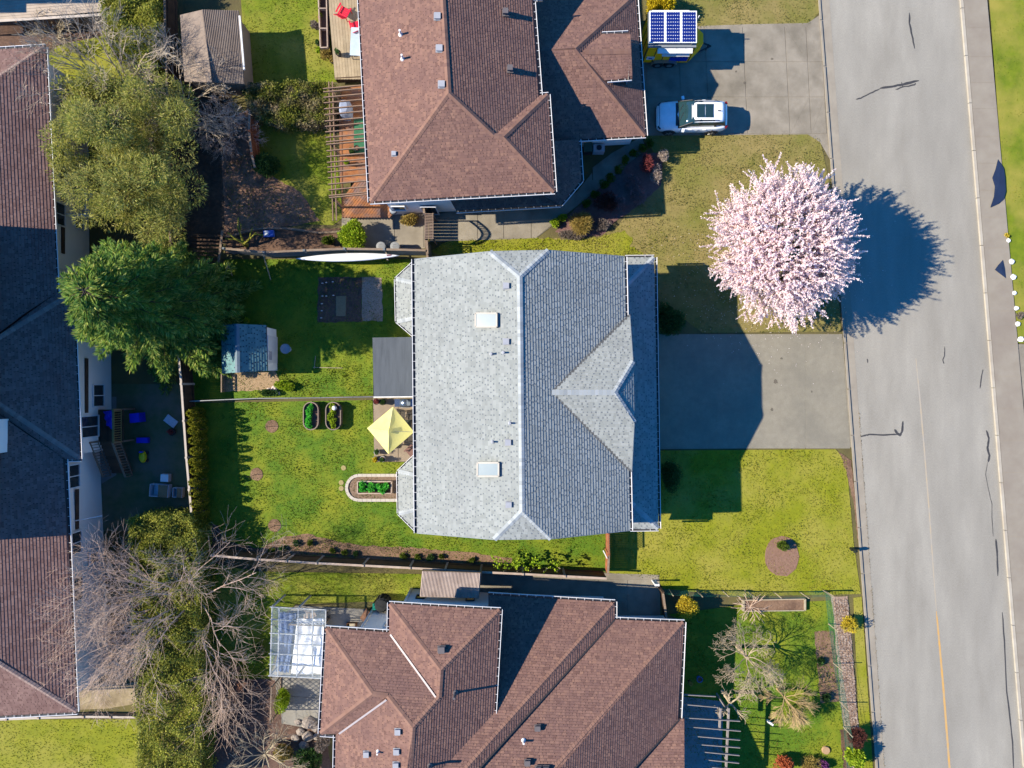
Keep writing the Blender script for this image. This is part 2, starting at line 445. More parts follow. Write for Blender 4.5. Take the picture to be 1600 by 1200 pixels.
lawn([(1044, 960), (1160, 945), (1300, 938), (1318, 1140), (1322, 1240), (1070, 1240), (1066, 970)], LAWN_A, BLADE_A, dens=110)
lawn([(1333, 934), (1346, 932), (1366, 1235), (1346, 1235)], LAWN_B, BLADE_B, .03, 110)
def soil(poly, mat=SOIL, z=.012, name='soil_bed'): return sheet(name, rough(poly), z, mat)
soil([(1310, 706), (1330, 720), (1346, 860), (1340, 840), (1332, 780), (1322, 735)], MULCH)

# ---------------- driveways
d1 = sheet('driveway', [(1020, 522), (1316, 522), (1331, 699), (1026, 702)], .010, DRIVE)
for (x0, x1) in ((1022, 1118), (1119, 1258), (1259, 1314)):
    for (y0, y1) in ((523, 577), (578, 638), (639, 700)):
        o = (y0 - 522) * .08 if x1 == 1314 else 0; o2 = (y1 - 522) * .08 if x1 == 1314 else 0
        m = MB(); m.prism([P(x, y) for x, y in ((x0 + .15, y0), (x1 - .15 + o, y0), (x1 - .15 + o2, y1 + .7), (x0 + .15, y1 + .7))], .0, .016 + random.uniform(0, .003))
        m.build('concrete_slab', DRIVE, d1)
d2 = sheet('driveway', [(1003, 44), (1168, 38), (1262, 36), (1283, 22), (1297, 250), (1281, 222), (1262, 210), (1006, 212)], .008, CONC)
xs = [1006, 1058, 1100, 1160, 1226, 1259, 1283]; yy = [42, 97, 152, 209]
for i in range(len(xs) - 1):
    for j in range(3):
        sk = lambda yv: (yv - 40) * (.05)
        x0, x1 = xs[i], xs[i + 1]; y0, y1 = yy[j], yy[j + 1]
        q = [(x0 + sk(y0) + .4, y0 + .3), (x1 + sk(y0) - .4, y0 + .3), (x1 + sk(y1) - .4, y1 - .3), (x0 + sk(y1) + .4, y1 - .3)]
        if i >= 4 and j in (0, 2):      # the flared corner: slabs cut along the diagonal
            tri = [[q[0], q[1], q[2]], [q[0], q[2], q[3]]] if j == 0 else [[q[0], q[1], q[3]], [q[1], q[2], q[3]]]
        else: tri = [q]
        for t in tri:
            cxx = sum(p[0] for p in t) / len(t); cyy = sum(p[1] for p in t) / len(t)
            t = [(cxx + (p[0] - cxx) * .992, cyy + (p[1] - cyy) * .992) for p in t]
            m = MB(); m.prism([P(*p) for p in t], 0, .028 + random.uniform(0, .004)); m.build('concrete_slab', CONC, d2)
# concrete walks and patios
def slabs(name, poly, mat, cuts, z=.03):
    base = sheet(name, poly, .01, mat)
    for q in cuts:
        m = MB(); m.prism([P(*p) for p in q], 0, z + random.uniform(0, .003)); m.build('concrete_slab', mat, base)
    return base
wy = lambda x: 328 + (870 - x) * .02
slabs('path', [(672, 336), (905, 300), (1003, 214), (1010, 236), (866, 350), (838, 372), (672, 378)], CONC,
      [[(a + .4, wy(a) + 3), (b - .4, wy(b) + 3), (b - .4, 371 + (870 - b) * .02), (a + .4, 371 + (870 - a) * .02)] for a, b in ((674, 705), (705, 746), (746, 787), (787, 830))]
      + [[(831, 330), (875, 322), (898, 304), (899, 322), (866, 348), (838, 371), (831, 371)]]
      + [[(899, 303), (925, 270), (926, 300), (900, 321)], [(926, 262), (955, 240), (1002, 214), (1008, 235), (960, 272), (927, 299)]])
slabs('patio', [(534, 338), (664, 332), (664, 388), (575, 392), (534, 360)], CONC, [[(580, 340), (616, 338), (616, 384), (580, 386)], [(617, 338), (662, 336), (662, 386), (617, 384)]])
slabs('patio', [(583, 622), (660, 622), (660, 721), (585, 721)], M('patio_concrete', C(160, 142, 120), C(178, 158, 136), 2, bump=.3),
      [[(584, 623), (622, 623), (622, 671), (584, 671)], [(623, 623), (660, 623), (660, 671), (623, 671)], [(584, 672), (622, 672), (622, 721), (585, 721)], [(623, 672), (660, 672), (660, 721), (623, 721)]])
slabs('path', [(750, 890), (1030, 898), (1032, 968), (750, 950)], CONC, [[(a, 905), (a + 44, 906), (a + 44, 960), (a, 958)] for a in range(756, 1000, 45)])
slabs('patio', [(440, 968), (462, 946), (580, 952), (660, 960), (660, 1160), (432, 1100), (424, 1066), (440, 990)], M('grey_patio', C(152, 146, 136), C(172, 166, 156), 1.4, bump=.3),
      [[(443, 968), (463, 948), (504, 949), (504, 988), (443, 988)], [(505, 949), (570, 952), (570, 988), (505, 988)], [(430, 1058), (500, 1060), (498, 1090), (432, 1086)], [(440, 1087), (498, 1091), (496, 1140), (440, 1130)]])
sheet('patio', [(1066, 1088), (1130, 1096), (1126, 1240), (1066, 1240)], .02, M('shaded_patio', C(150, 146, 142), C(166, 162, 158), 1.5))
sheet('path', [(128, 620), (182, 620), (182, 742), (152, 760), (152, 840), (128, 840)], .012, M('yard_concrete', C(150, 148, 146), s=1.2))
sheet('path', [(122, 1071), (150, 1066), (186, 1070), (214, 1065), (236, 1070), (230, 1090), (204, 1101), (168, 1107), (120, 1109)], .01, M('sand_path', C(186, 166, 130, .44), C(208, 186, 150, .44), 3, C(140, 120, 92, .44), 1.2, .8, bump=.6))
sheet('lawn', [(150, 600), (290, 600), (298, 830), (150, 830)], .004, M('mossy_yard', C(96, 108, 70), C(118, 122, 84), 2, C(132, 122, 110), .5, .7, bump=.6))
# soil beds
soil([(358, 186), (392, 170), (396, 260), (470, 300), (500, 345), (352, 372), (346, 250)], M('leaf_litter', C(156, 116, 92), C(196, 152, 124), 5, C(104, 74, 60), 1, .7, bump=1, bs=16), .009)
soil([(250, 100), (360, 120), (358, 380), (262, 390)], M('dark_litter', C(90, 72, 58), C(120, 98, 80), 5, C(66, 54, 42), 1, .7, bump=1, bs=16), .0065)
soil([(352, 362), (530, 356), (534, 396), (352, 396)], SOIL, .014)
soil([(497, 433), (566, 433), (566, 503), (496, 504)], DSOIL, .016)
soil([(566, 434), (597, 433), (598, 501), (566, 502)], GRAVEL, .02, 'gravel')
soil([(348, 582), (432, 580), (440, 606), (400, 610), (350, 612)], M('sandy_soil', C(176, 146, 110), C(196, 166, 130), 5, bump=.6), .014)
soil([(408, 856), (440, 840), (480, 834), (520, 844), (560, 852), (640, 855), (760, 866), (800, 872), (800, 884), (640, 878), (500, 868), (408, 866)], MULCH, .014)
soil([(300, 815), (340, 820), (348, 845), (410, 858), (408, 868), (318, 862)], DSOIL, .013)
soil([(905, 372), (868, 362), (900, 326), (1000, 240), (1036, 238), (1032, 290), (1000, 320), (962, 346), (940, 368)], M('mauve_mulch', C(132, 96, 92), C(158, 118, 112), 6, C(104, 76, 72), 1.2, .7, bump=.8, bs=25), .016)
soil([(1272, 986), (1302, 985), (1312, 1096), (1282, 1098)], MULCH, .014)
soil([(1299, 933), (1325, 932), (1341, 1135), (1350, 1240), (1322, 1240), (1318, 1140)], GRAVEL, .014, 'gravel')
soil([(1312, 1140), (1345, 1140), (1356, 1240), (1322, 1240)], SOIL, .02)
soil([(340, 1060), (430, 1062), (440, 1110), (510, 1150), (524, 1240), (330, 1240)], DSOIL, .012)
soil([(-20, 34), (170, 20), (235, 40), (120, 64), (70, 78), (-20, 80)], DSOIL, .012)
def ring(px, py, r, ry=None, mat=MULCH, z=.03, name='soil_circle', label=None):
    ry = ry or r
    q = [(px + r * math.cos(t) * random.uniform(.95, 1.05), py + ry * math.sin(t) * random.uniform(.95, 1.05)) for t in [2 * math.pi * i / 20 for i in range(20)]]
    m = MB(); m.prism([P(*p) for p in q], 0, z); o = m.build(name, mat, kind='structure'); return o
for (x, y_, r) in ((425, 666, 10), (401, 741, 10), (429, 821, 10)): ring(x, y_, r)
ring(1221, 869, 27, 32, M('bed_mulch', C(150, 112, 92), C(172, 134, 112), 6, bump=.7), .03)
# small stones scattered over the gravel strip
m = MB()
for _ in range(2600):
    y_ = random.uniform(936, 1140); x_ = 1300 + (y_ - 933) * .085 + random.uniform(2, 24); p = P(x_, y_, .03); s = random.uniform(.03, .07)
    a = random.uniform(0, 6.3)
    m.box(p, (s * 1.4, s, s * .8), a)
m.build('gravel_stones', M('pebbles', (0, 0, 0, 1), ramp=[C(136, 104, 84, .45), C(184, 150, 126, .45), C(216, 192, 172, .45), C(158, 132, 114, .45)]), kind='stuff')

# weeds and grit caught in the joint of the left gutter pan
gx = rng.uniform(640, 1210, 420) ** 1.0
gp_ = np.array([tuple(P(1296 + yv * (86 / 1200) + random.uniform(-.4, .4), yv, .012)) for yv in gx])
leaf_obj('gutter_weeds', gp_, rng.normal(size=(len(gp_), 3)) * [.4, 1, .2], .1, .03, M('gutter_grit', C(150, 128, 84), C(112, 100, 66), 3), None, 'stuff')

OIL = M('oil_stain', C(104, 96, 84), C(128, 118, 104), 6)
for x_, y_, r_ in ((1212, 596, 4), (1221, 560, 2.2), (1206, 640, 2.6), (1268, 612, 1.8)):
    sheet('oil_stain', [(x_ + r_ * random.uniform(.6, 1.2) * math.cos(a * .63), y_ + r_ * random.uniform(.6, 1.2) * math.sin(a * .63)) for a in range(10)], .0215, OIL, None, d1)
for x_, y_, r_ in ((1163, 130, 2.6), (1150, 112, 1.8), (1206, 92, 2.2)):
    sheet('oil_stain', [(x_ + r_ * random.uniform(.6, 1.2) * math.cos(a * .63), y_ + r_ * random.uniform(.6, 1.2) * math.sin(a * .63)) for a in range(10)], .0345, OIL, None, d2)
# ================================================================ ROOF BUILDER
CAMC = Vector((0, 0, H))
def rplane(e1, e2, ze, slope, inp):
    a = P(e1[0], e1[1], ze); b = P(e2[0], e2[1], ze); d = b - a; d.normalize()
    i = Vector((-d.y, d.x, 0))
    if (P(inp[0], inp[1], ze) - a).dot(i) < 0: i = -i
    return dict(a=a, d=d, i=i, N=Vector((-slope * i.x, -slope * i.y, 1)).normalized(), s=(i + Vector((0, 0, slope))).normalized())
def rto(e1, e2, ze, inp, q):
    """roof plane through an eave line and one higher known point"""
    a = P(e1[0], e1[1], ze); b = P(e2[0], e2[1], ze); d = (b - a).normalized(); v = q - a; v = Vector((v.x, v.y, 0)); s = abs(v.x * -d.y + v.y * d.x)
    return rplane(e1, e2, ze, (q.z - ze) / max(s, .1), inp)
def hit(pl, x, y):
    dr = Vector(((x - 800) / F, (600 - y) / F, -1))
    return CAMC + dr * ((pl['a'] - CAMC).dot(pl['N']) / dr.dot(pl['N']))
def zat(pl, x, y):      # height of the roof plane over a world point
    v = Vector((x, y, 0)) - Vector((pl['a'].x, pl['a'].y, 0))
    return pl['a'].z - (pl['N'].x * v.x + pl['N'].y * v.y) / pl['N'].z

def crossings(uv, u):
    r = []; n = len(uv)
    for k in range(n):
        (v0, u0), (v1, u1) = uv[k], uv[(k + 1) % n]
        if (u0 > u) != (u1 > u): r.append(v0 + (v1 - v0) * (u - u0) / (u1 - u0))
    r.sort(); return r

def shingle(mb, gb, pl, poly, exp=.165, wmin=.14, wmax=.3, gap=.085, th=.03):
    pts = [hit(pl, x, y) for x, y in poly]
    uv = [((p - pl['a']).dot(pl['d']), (p - pl['a']).dot(pl['s'])) for p in pts]
    u = min(q[1] for q in uv); top = max(q[1] for q in uv)
    A, D, S_, N = pl['a'], pl['d'], pl['s'], pl['N']
    def W_(v, uu, h): p = A + D * v + S_ * uu + N * h; return (p.x, p.y, p.z)
    while u < top - .02:
        u1 = min(u + exp, top)
        lo = crossings(uv, u + .004); hi = crossings(uv, u1 - .004)
        if len(lo) != len(hi) or not lo: lo = hi = crossings(uv, (u + u1) / 2)
        for k in range(0, len(lo) - 1, 2):
            a0, b0, a1, b1 = lo[k], lo[k + 1], hi[k], hi[k + 1]
            v = min(a0, a1) - random.uniform(0, .25); end = max(b0, b1)
            um = u + (u1 - u) * .45
            while v < end:
                w = random.uniform(wmin, wmax); g_ = gap * random.uniform(.6, 1.2) if random.random() < .62 else 0
                x0, x1 = max(v, a0), min(v + w, b0); y0, y1 = max(v, a1), min(v + w, b1)
                if x1 < x0: x0 = x1 = min(max(v + w / 2, a0), b0)
                if y1 < y0: y0 = y1 = min(max(v + w / 2, a1), b1)
                if x1 - x0 > .01 or y1 - y0 > .01:
                    mb.add([W_(x0, u, th), W_(x1, u, th), W_(y1, u1, .004), W_(y0, u1, .004), W_(x0, u, -.012), W_(x1, u, -.012)], [(0, 1, 2, 3), (4, 5, 1, 0)])
                if g_:
                    c0, c1 = max(v + w, min(a0, a1)), min(v + w + g_, max(b0, b1))
                    am, bm = (a0 + a1) / 2, (b0 + b1) / 2
                    c0, c1 = max(c0, am), min(c1, bm); e0, e1 = max(c0, a1), min(c1, b1)
                    if c1 - c0 > .01 and e1 - e0 > .005:
                        f_ = min(max(v + w, a0), b0), min(max(v + w + g_, a0), b0)
                        mb.add([W_(c0, um, th * .4), W_(c1, um, th * .4), W_(e1, u1, .003), W_(e0, u1, .003)], [(0, 1, 2, 3)])
                        gb.add([W_(f_[0], u, th * .75), W_(f_[1], u, th * .75), W_(c1, um, th * .4), W_(c0, um, th * .4), W_(f_[0], u, -.012), W_(f_[1], u, -.012)], [(0, 1, 2, 3), (4, 5, 1, 0)])
                v += w + g_
        u += exp

def slab_of(mb, pl, poly, th=.16):
    mb.slab([hit(pl, x, y) - Vector((0, 0, .02)) for x, y in poly], th)

def capline(mb, pl, p, q, w=.15, drop=.06, up=.03, pl2=None):
    a = hit(pl, *p); b = hit(pl2 or pl, *q)
    n = max(1, int((b - a).length / .2)); d = (b - a) / n
    sd = Vector((-d.y, d.x, 0)).normalized() * w
    for k in range(n):
        c = a + d * k; e = a + d * (k + 1.06)
        z0, z1 = Vector((0, 0, up + .025)), Vector((0, 0, up + .01)); dz = Vector((0, 0, drop))
        mb.add([c + z0, e + z1, e + z1 - sd - dz, c + z0 - sd - dz, c + z0 + sd - dz, e + z1 + sd - dz], [(0, 1, 2, 3), (4, 5, 1, 0)])

class Gutters:
    """white eave gutters with a dark inside and white hanger straps"""
    def __init__(s): s.runs = []
    def run(s, p, q, z, side, step=.47, w=.13):
        R_, T_, H_ = MB(), MB(), MB(); s.runs.append((R_, T_, H_))
        a = P(p[0], p[1], z); b = P(q[0], q[1], z); d = b - a; L = d.length; d.normalize(); n = Vector((-d.y, d.x, 0))
        if (P(side[0], side[1], z) - a).dot(n) < 0: n = -n     # n points out, away from the roof
        dz = Vector((0, 0, -.03)); a = a + n * (w * .72); b = b + n * (w * .72)
        a2, b2 = a - n * (w - .02) + dz, b - n * (w - .02) + dz
        R_.bar(a + n * .0 + dz, b + n * .0 + dz, .03, .12)
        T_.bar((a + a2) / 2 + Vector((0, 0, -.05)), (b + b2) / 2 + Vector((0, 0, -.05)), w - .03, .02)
        k = step * .6
        while k < L - .1:
            c = a + d * k + dz + Vector((0, 0, .045)); H_.bar(c + n * .012, c - n * (w - .0), .02, .014); k += step * random.uniform(.92, 1.08)
    def build(s, parent, wm=WHITE):
        for R_, T_, H_ in s.runs:
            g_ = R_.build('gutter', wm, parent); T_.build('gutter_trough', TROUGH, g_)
            if H_.v: H_.build('gutter_strap', wm, g_, kind='stuff')

def vent(parent, pl, px, py, w=.3, h=.22, mat=LMETAL, name='roof_vent'):
    c = hit(pl, px, py); m = MB()
    m.box(c + Vector((0, 0, h * .3)), (w * 1.25, w * 1.25, .03)); m.box(c + Vector((0, 0, h * .25)), (w * .75, w * .75, h * .9)); m.box(c + Vector((0, 0, h * .78)), (w, w, h * .42))
    return m.build(name, mat, parent)
def pipe(parent, pl, px, py, h=.4, r=.045, mat=WHITE):
    c = hit(pl, px, py); m = MB(); m.tube([c - Vector((0, 0, .1)), c + Vector((0, 0, h))], r, 8); m.lathe([(r * 2.4, c.z * 0), (r * 1.5, .08)], (c.x, c.y, c.z), 10)
    m.build('vent_pipe', mat, parent)

def offset_poly(pts, d):
    n = len(pts); a = sum(pts[i][0] * pts[(i + 1) % n][1] - pts[(i + 1) % n][0] * pts[i][1] for i in range(n))
    if a < 0: pts = pts[::-1]
    out = []
    for i in range(n):
        p0, p1, p2 = [Vector((q[0], q[1])) for q in (pts[i - 1], pts[i], pts[(i + 1) % n])]
        d1 = (p1 - p0).normalized(); d2 = (p2 - p1).normalized()
        n1 = Vector((-d1.y, d1.x)); n2 = Vector((-d2.y, d2.x)); k = 1 + n1.dot(n2)
        q = p1 + (n1 + n2) * (d / max(k, .3)); out.append((q.x, q.y))
    return out

def window(parent, c, n, w, h, mat=WHITE, split=1, name='window'):
    """c centre on the wall face, n outward (unit, horizontal)"""
    c = Vector(c); n = Vector(n).normalized(); t = Vector((-n.y, n.x, 0)); f = MB()
    up = Vector((0, 0, 1))
    for sg in (-1, 1):
        f.bar(c + t * (sg * w / 2) - up * h / 2 + n * .03, c + t * (sg * w / 2) + up * h / 2 + n * .03, .07, .09, n)
        f.bar(c - t * (w / 2) + up * (sg * h / 2) + n * .033, c + t * (w / 2) + up * (sg * h / 2) + n * .033, .085, .075, n)
    for k in range(1, split):
        o = -w / 2 + w * k / split
        f.bar(c + t * o - up * h / 2 + n * .03, c + t * o + up * h / 2 + n * .03, .05, .07, n)
    fr = f.build(name, mat, parent); g_ = MB()
    q = [c + t * (x * w / 2) + up * (y_ * h / 2) + n * .012 for x, y_ in ((-1, -1), (1, -1), (1, 1), (-1, 1))]
    g_.add(q, [(0, 1, 2, 3)]); g_.build('pane', GLASS, fr)
    return fr

GREY_R = [C(128, 134, 142, .36), C(150, 156, 164, .36), C(168, 174, 182, .36), C(184, 188, 194, .36), C(140, 148, 158, .36)]
SH_GREY = M('grey_shingles', (0, 0, 0, 1), ramp=[C(178, 181, 176, .405), C(188, 191, 186, .405), C(197, 200, 195, .405), C(204, 206, 201, .405), C(182, 185, 181, .405)], c3=C(160, 162, 160, .43), s3=.4, a3=.4, rough=.95, bump=.3, bs=60)
SH_GREYB = M('grey_shingle_base', C(132, 138, 142, .42), C(146, 152, 156, .42), 3, rough=.95)
CAP_GREY = M('grey_ridge_caps', (0, 0, 0, 1), ramp=[C(178, 182, 184, .44), C(200, 204, 204, .44), C(212, 215, 216, .44)])
BR = [C(134, 98, 88, .43), C(160, 120, 106, .43), C(174, 132, 116, .43), C(150, 112, 101, .43), C(182, 138, 118, .43), C(144, 108, 99, .43), C(166, 124, 110, .43)]
SH_BR = M('brown_shingles', (0, 0, 0, 1), ramp=BR, c3=C(138, 104, 98, .43), s3=.5, a3=.5, rough=.95, bump=.3, bs=60)
SH_BRB = M('brown_shingle_base', C(112, 82, 74, .43), C(124, 92, 84, .43), 3, rough=.95)
CAP_BR = M('brown_ridge_caps', (0, 0, 0, 1), ramp=[C(158, 117, 100, .42), C(172, 130, 112, .42), C(148, 110, 98, .42)])
PR = [C(124, 92, 85, .56), C(144, 112, 104, .56), C(156, 123, 113, .56), C(134, 102, 95, .56), C(150, 118, 109, .56)]
SH_PR = M('plum_brown_shingles', (0, 0, 0, 1), ramp=PR, c3=C(116, 84, 78, .56), s3=.5, a3=.5, rough=.95, bump=.3, bs=60)
SH_PRB = M('plum_shingle_base', C(92, 66, 60, .5), C(108, 78, 70, .5), 3, rough=.95)
CAP_PR = M('plum_ridge_caps', (0, 0, 0, 1), ramp=[C(150, 124, 116, .55), C(172, 146, 134, .55)])

def roof_set(root, planes, caps, shm, basem, capm, **kw):
    """planes: list of (plane, polygon in photo pixels)"""
    b = MB(); s = MB(); c = MB(); gb = MB()
    for pl, poly in planes:
        slab_of(b, pl, poly); shingle(s, gb, pl, poly, **kw)
    rf = b.build('roof', basem, root)
    s.build('shingles', shm, rf, kind='stuff'); gb.build('shingle_notches', basem, rf, kind='stuff')
    for (pl, p, q) in caps: capline(c, pl, p, q)
    if caps: c.build('ridge_caps', capm, rf, kind='stuff')
    return rf

# ================================================================ GREY HOUSE (centre)
GH = thing('grey_house', 'large house with pale grey shingled roof and two skylights in the middle', 'house', (0.5, -0.6, 0))
ZE = 5.83
gl = rplane((648, 405), (652, 833), ZE, .417, (812, 610))
gr = rto((975, 400.5), (984, 829), ZE, (812, 610), hit(gl, 814, 615))
gct = rto((765, 393), (857, 391), hit(gl, 765, 393).z, (812, 433), hit(gl, 812, 432))
gcb = rto((772, 843), (861, 842), hit(gl, 772, 843).z, (816, 800), hit(gl, 816, 799))
gxt = rplane((860, 489), (984, 492), ZE, .40, (900, 613))
gxb = rto((860, 737), (987, 737), ZE, (900, 613), hit(gxt, 910, 613))
gxc = rto((989, 564), (991, 660), hit(gxt, 989, 564).z, (960, 613), hit(gxt, 960, 613))
Lp = [(648, 405), (765, 393), (812, 432), (816, 799), (772, 843), (652, 833)]
Rp = [(975, 400.5), (857, 391), (812, 432), (816, 799), (861, 842), (984, 829)]
Xt = [(862, 613), (960, 613), (989, 564), (984, 492)]
Xb = [(862, 613), (960, 613), (991, 660), (987, 737)]
planes = [(gl, Lp), (gr, Rp), (gct, [(765, 393), (857, 391), (812, 432)]), (gcb, [(772, 843), (861, 842), (816, 799)]), (gxt, Xt), (gxb, Xb), (gxc, [(989, 564), (991, 660), (960, 613)])]
ZS = 2.85
sk = rplane((1022, 402), (1028.5, 826), ZS, .40, (960, 600))
skt = rplane((976, 402.5), (1022, 402), ZS, .40, (990, 500))
skb = rplane((983, 826.5), (1028.5, 826), ZS, .40, (1000, 700))
planes += [(sk, [(1022, 402), (958, 466), (964, 764), (1028.5, 826)]), (skt, [(962, 402.6), (1022, 402), (958, 466)]), (skb, [(966, 826.5), (1028.5, 826), (964, 764)])]
bays = []
for (a, b, c, d) in (((646.5, 410), (618.5, 436), (620, 502), (648, 526)), ((650.5, 710), (622, 737), (623, 802), (652, 831))):
    zb = 2.75
    m1 = rplane(b, c, zb, .45, (700, (b[1] + c[1]) / 2)); m2 = rplane(a, b, zb, .45, (660, (b[1] + c[1]) / 2)); m3 = rplane(c, d, zb, .45, (660, (b[1] + c[1]) / 2))
    e0, e1 = (a[0] + 34, b[1] + 14), (d[0] + 34, c[1] - 14)
    planes += [(m1, [b, e0, e1, c]), (m2, [a, (a[0] + 34, a[1] + 6), e0, b]), (m3, [c, e1, (d[0] + 34, d[1] - 6), d])]
    bays.append((a, b, c, d, m1, e0, e1))
caps = [(gl, (812, 432), (816, 799)), (gct, (765, 393), (812, 432)), (gct, (857, 391), (812, 432)), (gcb, (772, 843), (816, 799)), (gcb, (861, 842), (816, 799)),
        (gxt, (862, 613), (960, 613)), (gxc, (989, 564), (960, 613)), (gxc, (991, 660), (960, 613)), (sk, (1022, 402), (958, 466)), (sk, (1028.5, 826), (964, 764))]
for bb in bays: caps += [(bb[4], bb[1], bb[5]), (bb[4], bb[2], bb[6])]
groof = roof_set(GH, planes, caps, SH_GREY, SH_GREYB, CAP_GREY)
m = MB()                                                       # metal valley flashing of the cross gable
for pl, p, q in ((gxt, (862, 613), (984, 492)), (gxb, (862, 613), (987, 737))):
    a, b = hit(pl, *p), hit(pl, *q); m.bar(a + Vector((0, 0, .02)), b + Vector((0, 0, .02)), .12, .015)
m.build('valley_flashing', M('valley_metal', C(120, 116, 110), rough=.6), groof)
m = MB()
m.prism(offset_poly([tuple(P(*p, ZE))[:2] for p in ((650, 410), (978, 408), (984, 826), (654, 826))], .5), 0, ZE - .05)
m.prism([(5.9, 7.0), (8.4, 7.0), (8.5, -8.2), (5.9, -8.2)], 0, ZS - .05)
m.add([(-1, 6.8, ZE - .1), (1.9, 6.8, ZE - .1), (1.9, 6.8, 7.3), (-1, 6.8, 7.3)], [(0, 1, 2, 3)])
gw = m.build('wall', WALLW, GH)
for (a, b, c, d, *_r) in bays:
    m = MB(); m.prism(offset_poly([tuple(P(*p, 2.75))[:2] for p in ((a[0] + 30, a[1] + 2), b, c, (d[0] + 30, d[1] - 2))], .25), 0, 2.72)
    q = P(b[0], (b[1] + c[1]) / 2, 2.75); window(GH, (q.x + .24, q.y, 1.5), (-1, 0, 0), 2.0, 1.2, split=2); m.build('bay_wall', WALLW, GH)
for y_ in (3.2, 5.2, -3.6, -6.4): window(GH, (-4.98, y_, 4.5), (-1, 0, 0), 1.5, 1.1, split=2)
for y_ in (2.2, -3.2):
    m = MB()
    for k in range(4): m.box((8.46, y_, .3 + k * .56), (.05, 3.2, .52))
    m.build('garage_door', WHITE, GH)
for y_ in (5.6, -7.0): window(GH, (8.46, y_, 1.5), (1, 0, 0), 1.4, 1.2, split=2)
for y_ in (4.8, -6.2): window(GH, (6.24, y_, 4.6), (1, 0, 0), 1.6, 1.1, split=2)
G = Gutters()
G.run((647, 405), (651, 833), ZE, (600, 600), .5, .19)
G.run((977, 401), (986, 829), ZE, (1100, 600)); G.run((1024, 402), (1030, 826), ZS, (1100, 600)); G.run((977, 401.5), (1022, 401), ZS, (1000, 300), 2); G.run((985, 827.5), (1029, 827), ZS, (1000, 900), 2)
for (a, b, c, d, *_r) in bays:
    G.run(a, b, 2.75, (600, a[1]), .5); G.run(b, c, 2.75, (500, 600), .5); G.run(c, d, 2.75, (600, d[1] + 20), .5)
G.build(GH)
FASC = M('grey_fascia', C(150, 156, 160), rough=.7)
for pl, p, q in ((gl, (648, 405), (765, 393)), (gr, (857, 391), (975, 400.5)), (gl, (652, 833), (772, 843)), (gr, (861, 842), (984, 829)), (gct, (765, 393), (857, 391)), (gcb, (772, 843), (861, 842)), (gxt, (989, 564), (984, 492)), (gxb, (991, 660), (987, 737))):
    a, b = hit(pl, *p), hit(pl, *q); m = MB(); m.bar(a - Vector((0, 0, .07)), b - Vector((0, 0, .07)), .04, .17); m.build('fascia_board', FASC, GH)
for (x0, y0, x1, y1) in ((745, 490, 778, 511), (748, 722.5, 781, 743.5)):
    c = [hit(gl, x0, y0), hit(gl, x1, y0), hit(gl, x1, y1), hit(gl, x0, y1)]; m = MB(); N_ = gl['N']
    for k in range(4): m.bar(c[k] + N_ * .09, c[(k + 1) % 4] + N_ * .09, .09, .2, N_)
    f = m.build('skylight', M('skylight_frame', C(196, 186, 176, .4), rough=.5), GH)
    m = MB(); m.add([p + N_ * .17 for p in c[::-1]], [(0, 1, 2, 3)]); m.build('pane', SKYG, f)
for x, y_ in ((791, 447), (791, 534), (794, 691), (795, 788)): vent(GH, gl, x, y_, .3)
for x, y_, r in ((787, 551, .05), (768, 553, .05), (770, 690, .05), (797, 661, .05)): pipe(GH, gl, x, y_, .32, r, LMETAL)

# patio cover off the back wall, flat dark felt roof on posts
PC = thing('patio_cover', 'flat dark charcoal felt roof on posts against the left side of the grey house', 'patio cover', P(616, 574))
q = [P(582, 527.5, 2.5), P(650, 526.5, 2.85), P(652, 620, 2.85), P(584, 620.5, 2.5)]
m = MB(); m.slab(q, .12); m.build('roof_sheet', M('charcoal_felt', C(88, 94, 102, .42), C(102, 108, 116, .42), 1.6, C(112, 118, 126, .42), .9, .6, bump=.2, bs=40, stretch=(3, .4, 1)), PC)
m = MB()
for a, b in ((3, 2),): m.bar(q[a] - Vector((0, 0, .07)), q[b] - Vector((0, 0, .07)), .05, .17)
m.build('edge_trim', WHITE, PC)
for a in (0, 3):
    m = MB(); c = q[a] * .97; m.bar((c.x, c.y, 0), (c.x, c.y, 2.4), .1, .1); m.build('post', WHITE, PC)

# ================================================================ TOP BROWN HOUSE
TH = thing('brown_house', 'brown shingled house at the top of the photo with solar trailer in its driveway', 'house', (-2, 18, 0))
ZT = 5.35
t1 = rplane((561, 0), (579, 315), ZT, .41, (690, 150)); t2 = rto((579, 315), (866, 299), ZT, (750, 150), hit(t1, 701, 145))
t3 = rto((834, 3), (844, 149), ZT, (700, 100), hit(t1, 696, 70)); t4 = rto((844, 149), (856, 148), ZT, (850, 200), hit(t2, 787, 213)); t5 = rto((856, 148), (866, 299), ZT, (790, 214), hit(t2, 787, 214))
ZL = 2.85
u1 = rplane((993, -9), (1008, 212), ZL, .48, (900, 100)); u2 = rto((905, 217.5), (1008, 212), ZL, (940, 100), hit(u1, 899, 76)); u3 = rplane((905, 217.5), (908, 282), ZL, .42, (840, 250))
u4 = rplane((875, 320), (908, 282), ZL, .42, (840, 240)); u5 = rplane((713, 329.4), (875, 320), ZL, .42, (790, 280)); u0 = rto((846, -3), (993, -9), ZL, (900, 60), hit(u1, 899, 76))
dz1 = rplane((945, 53.5), (985, 51.5), 4.12, .42, (960, 80)); dz2 = rplane((949, 125), (988, 122.5), 4.12, .42, (960, 80))
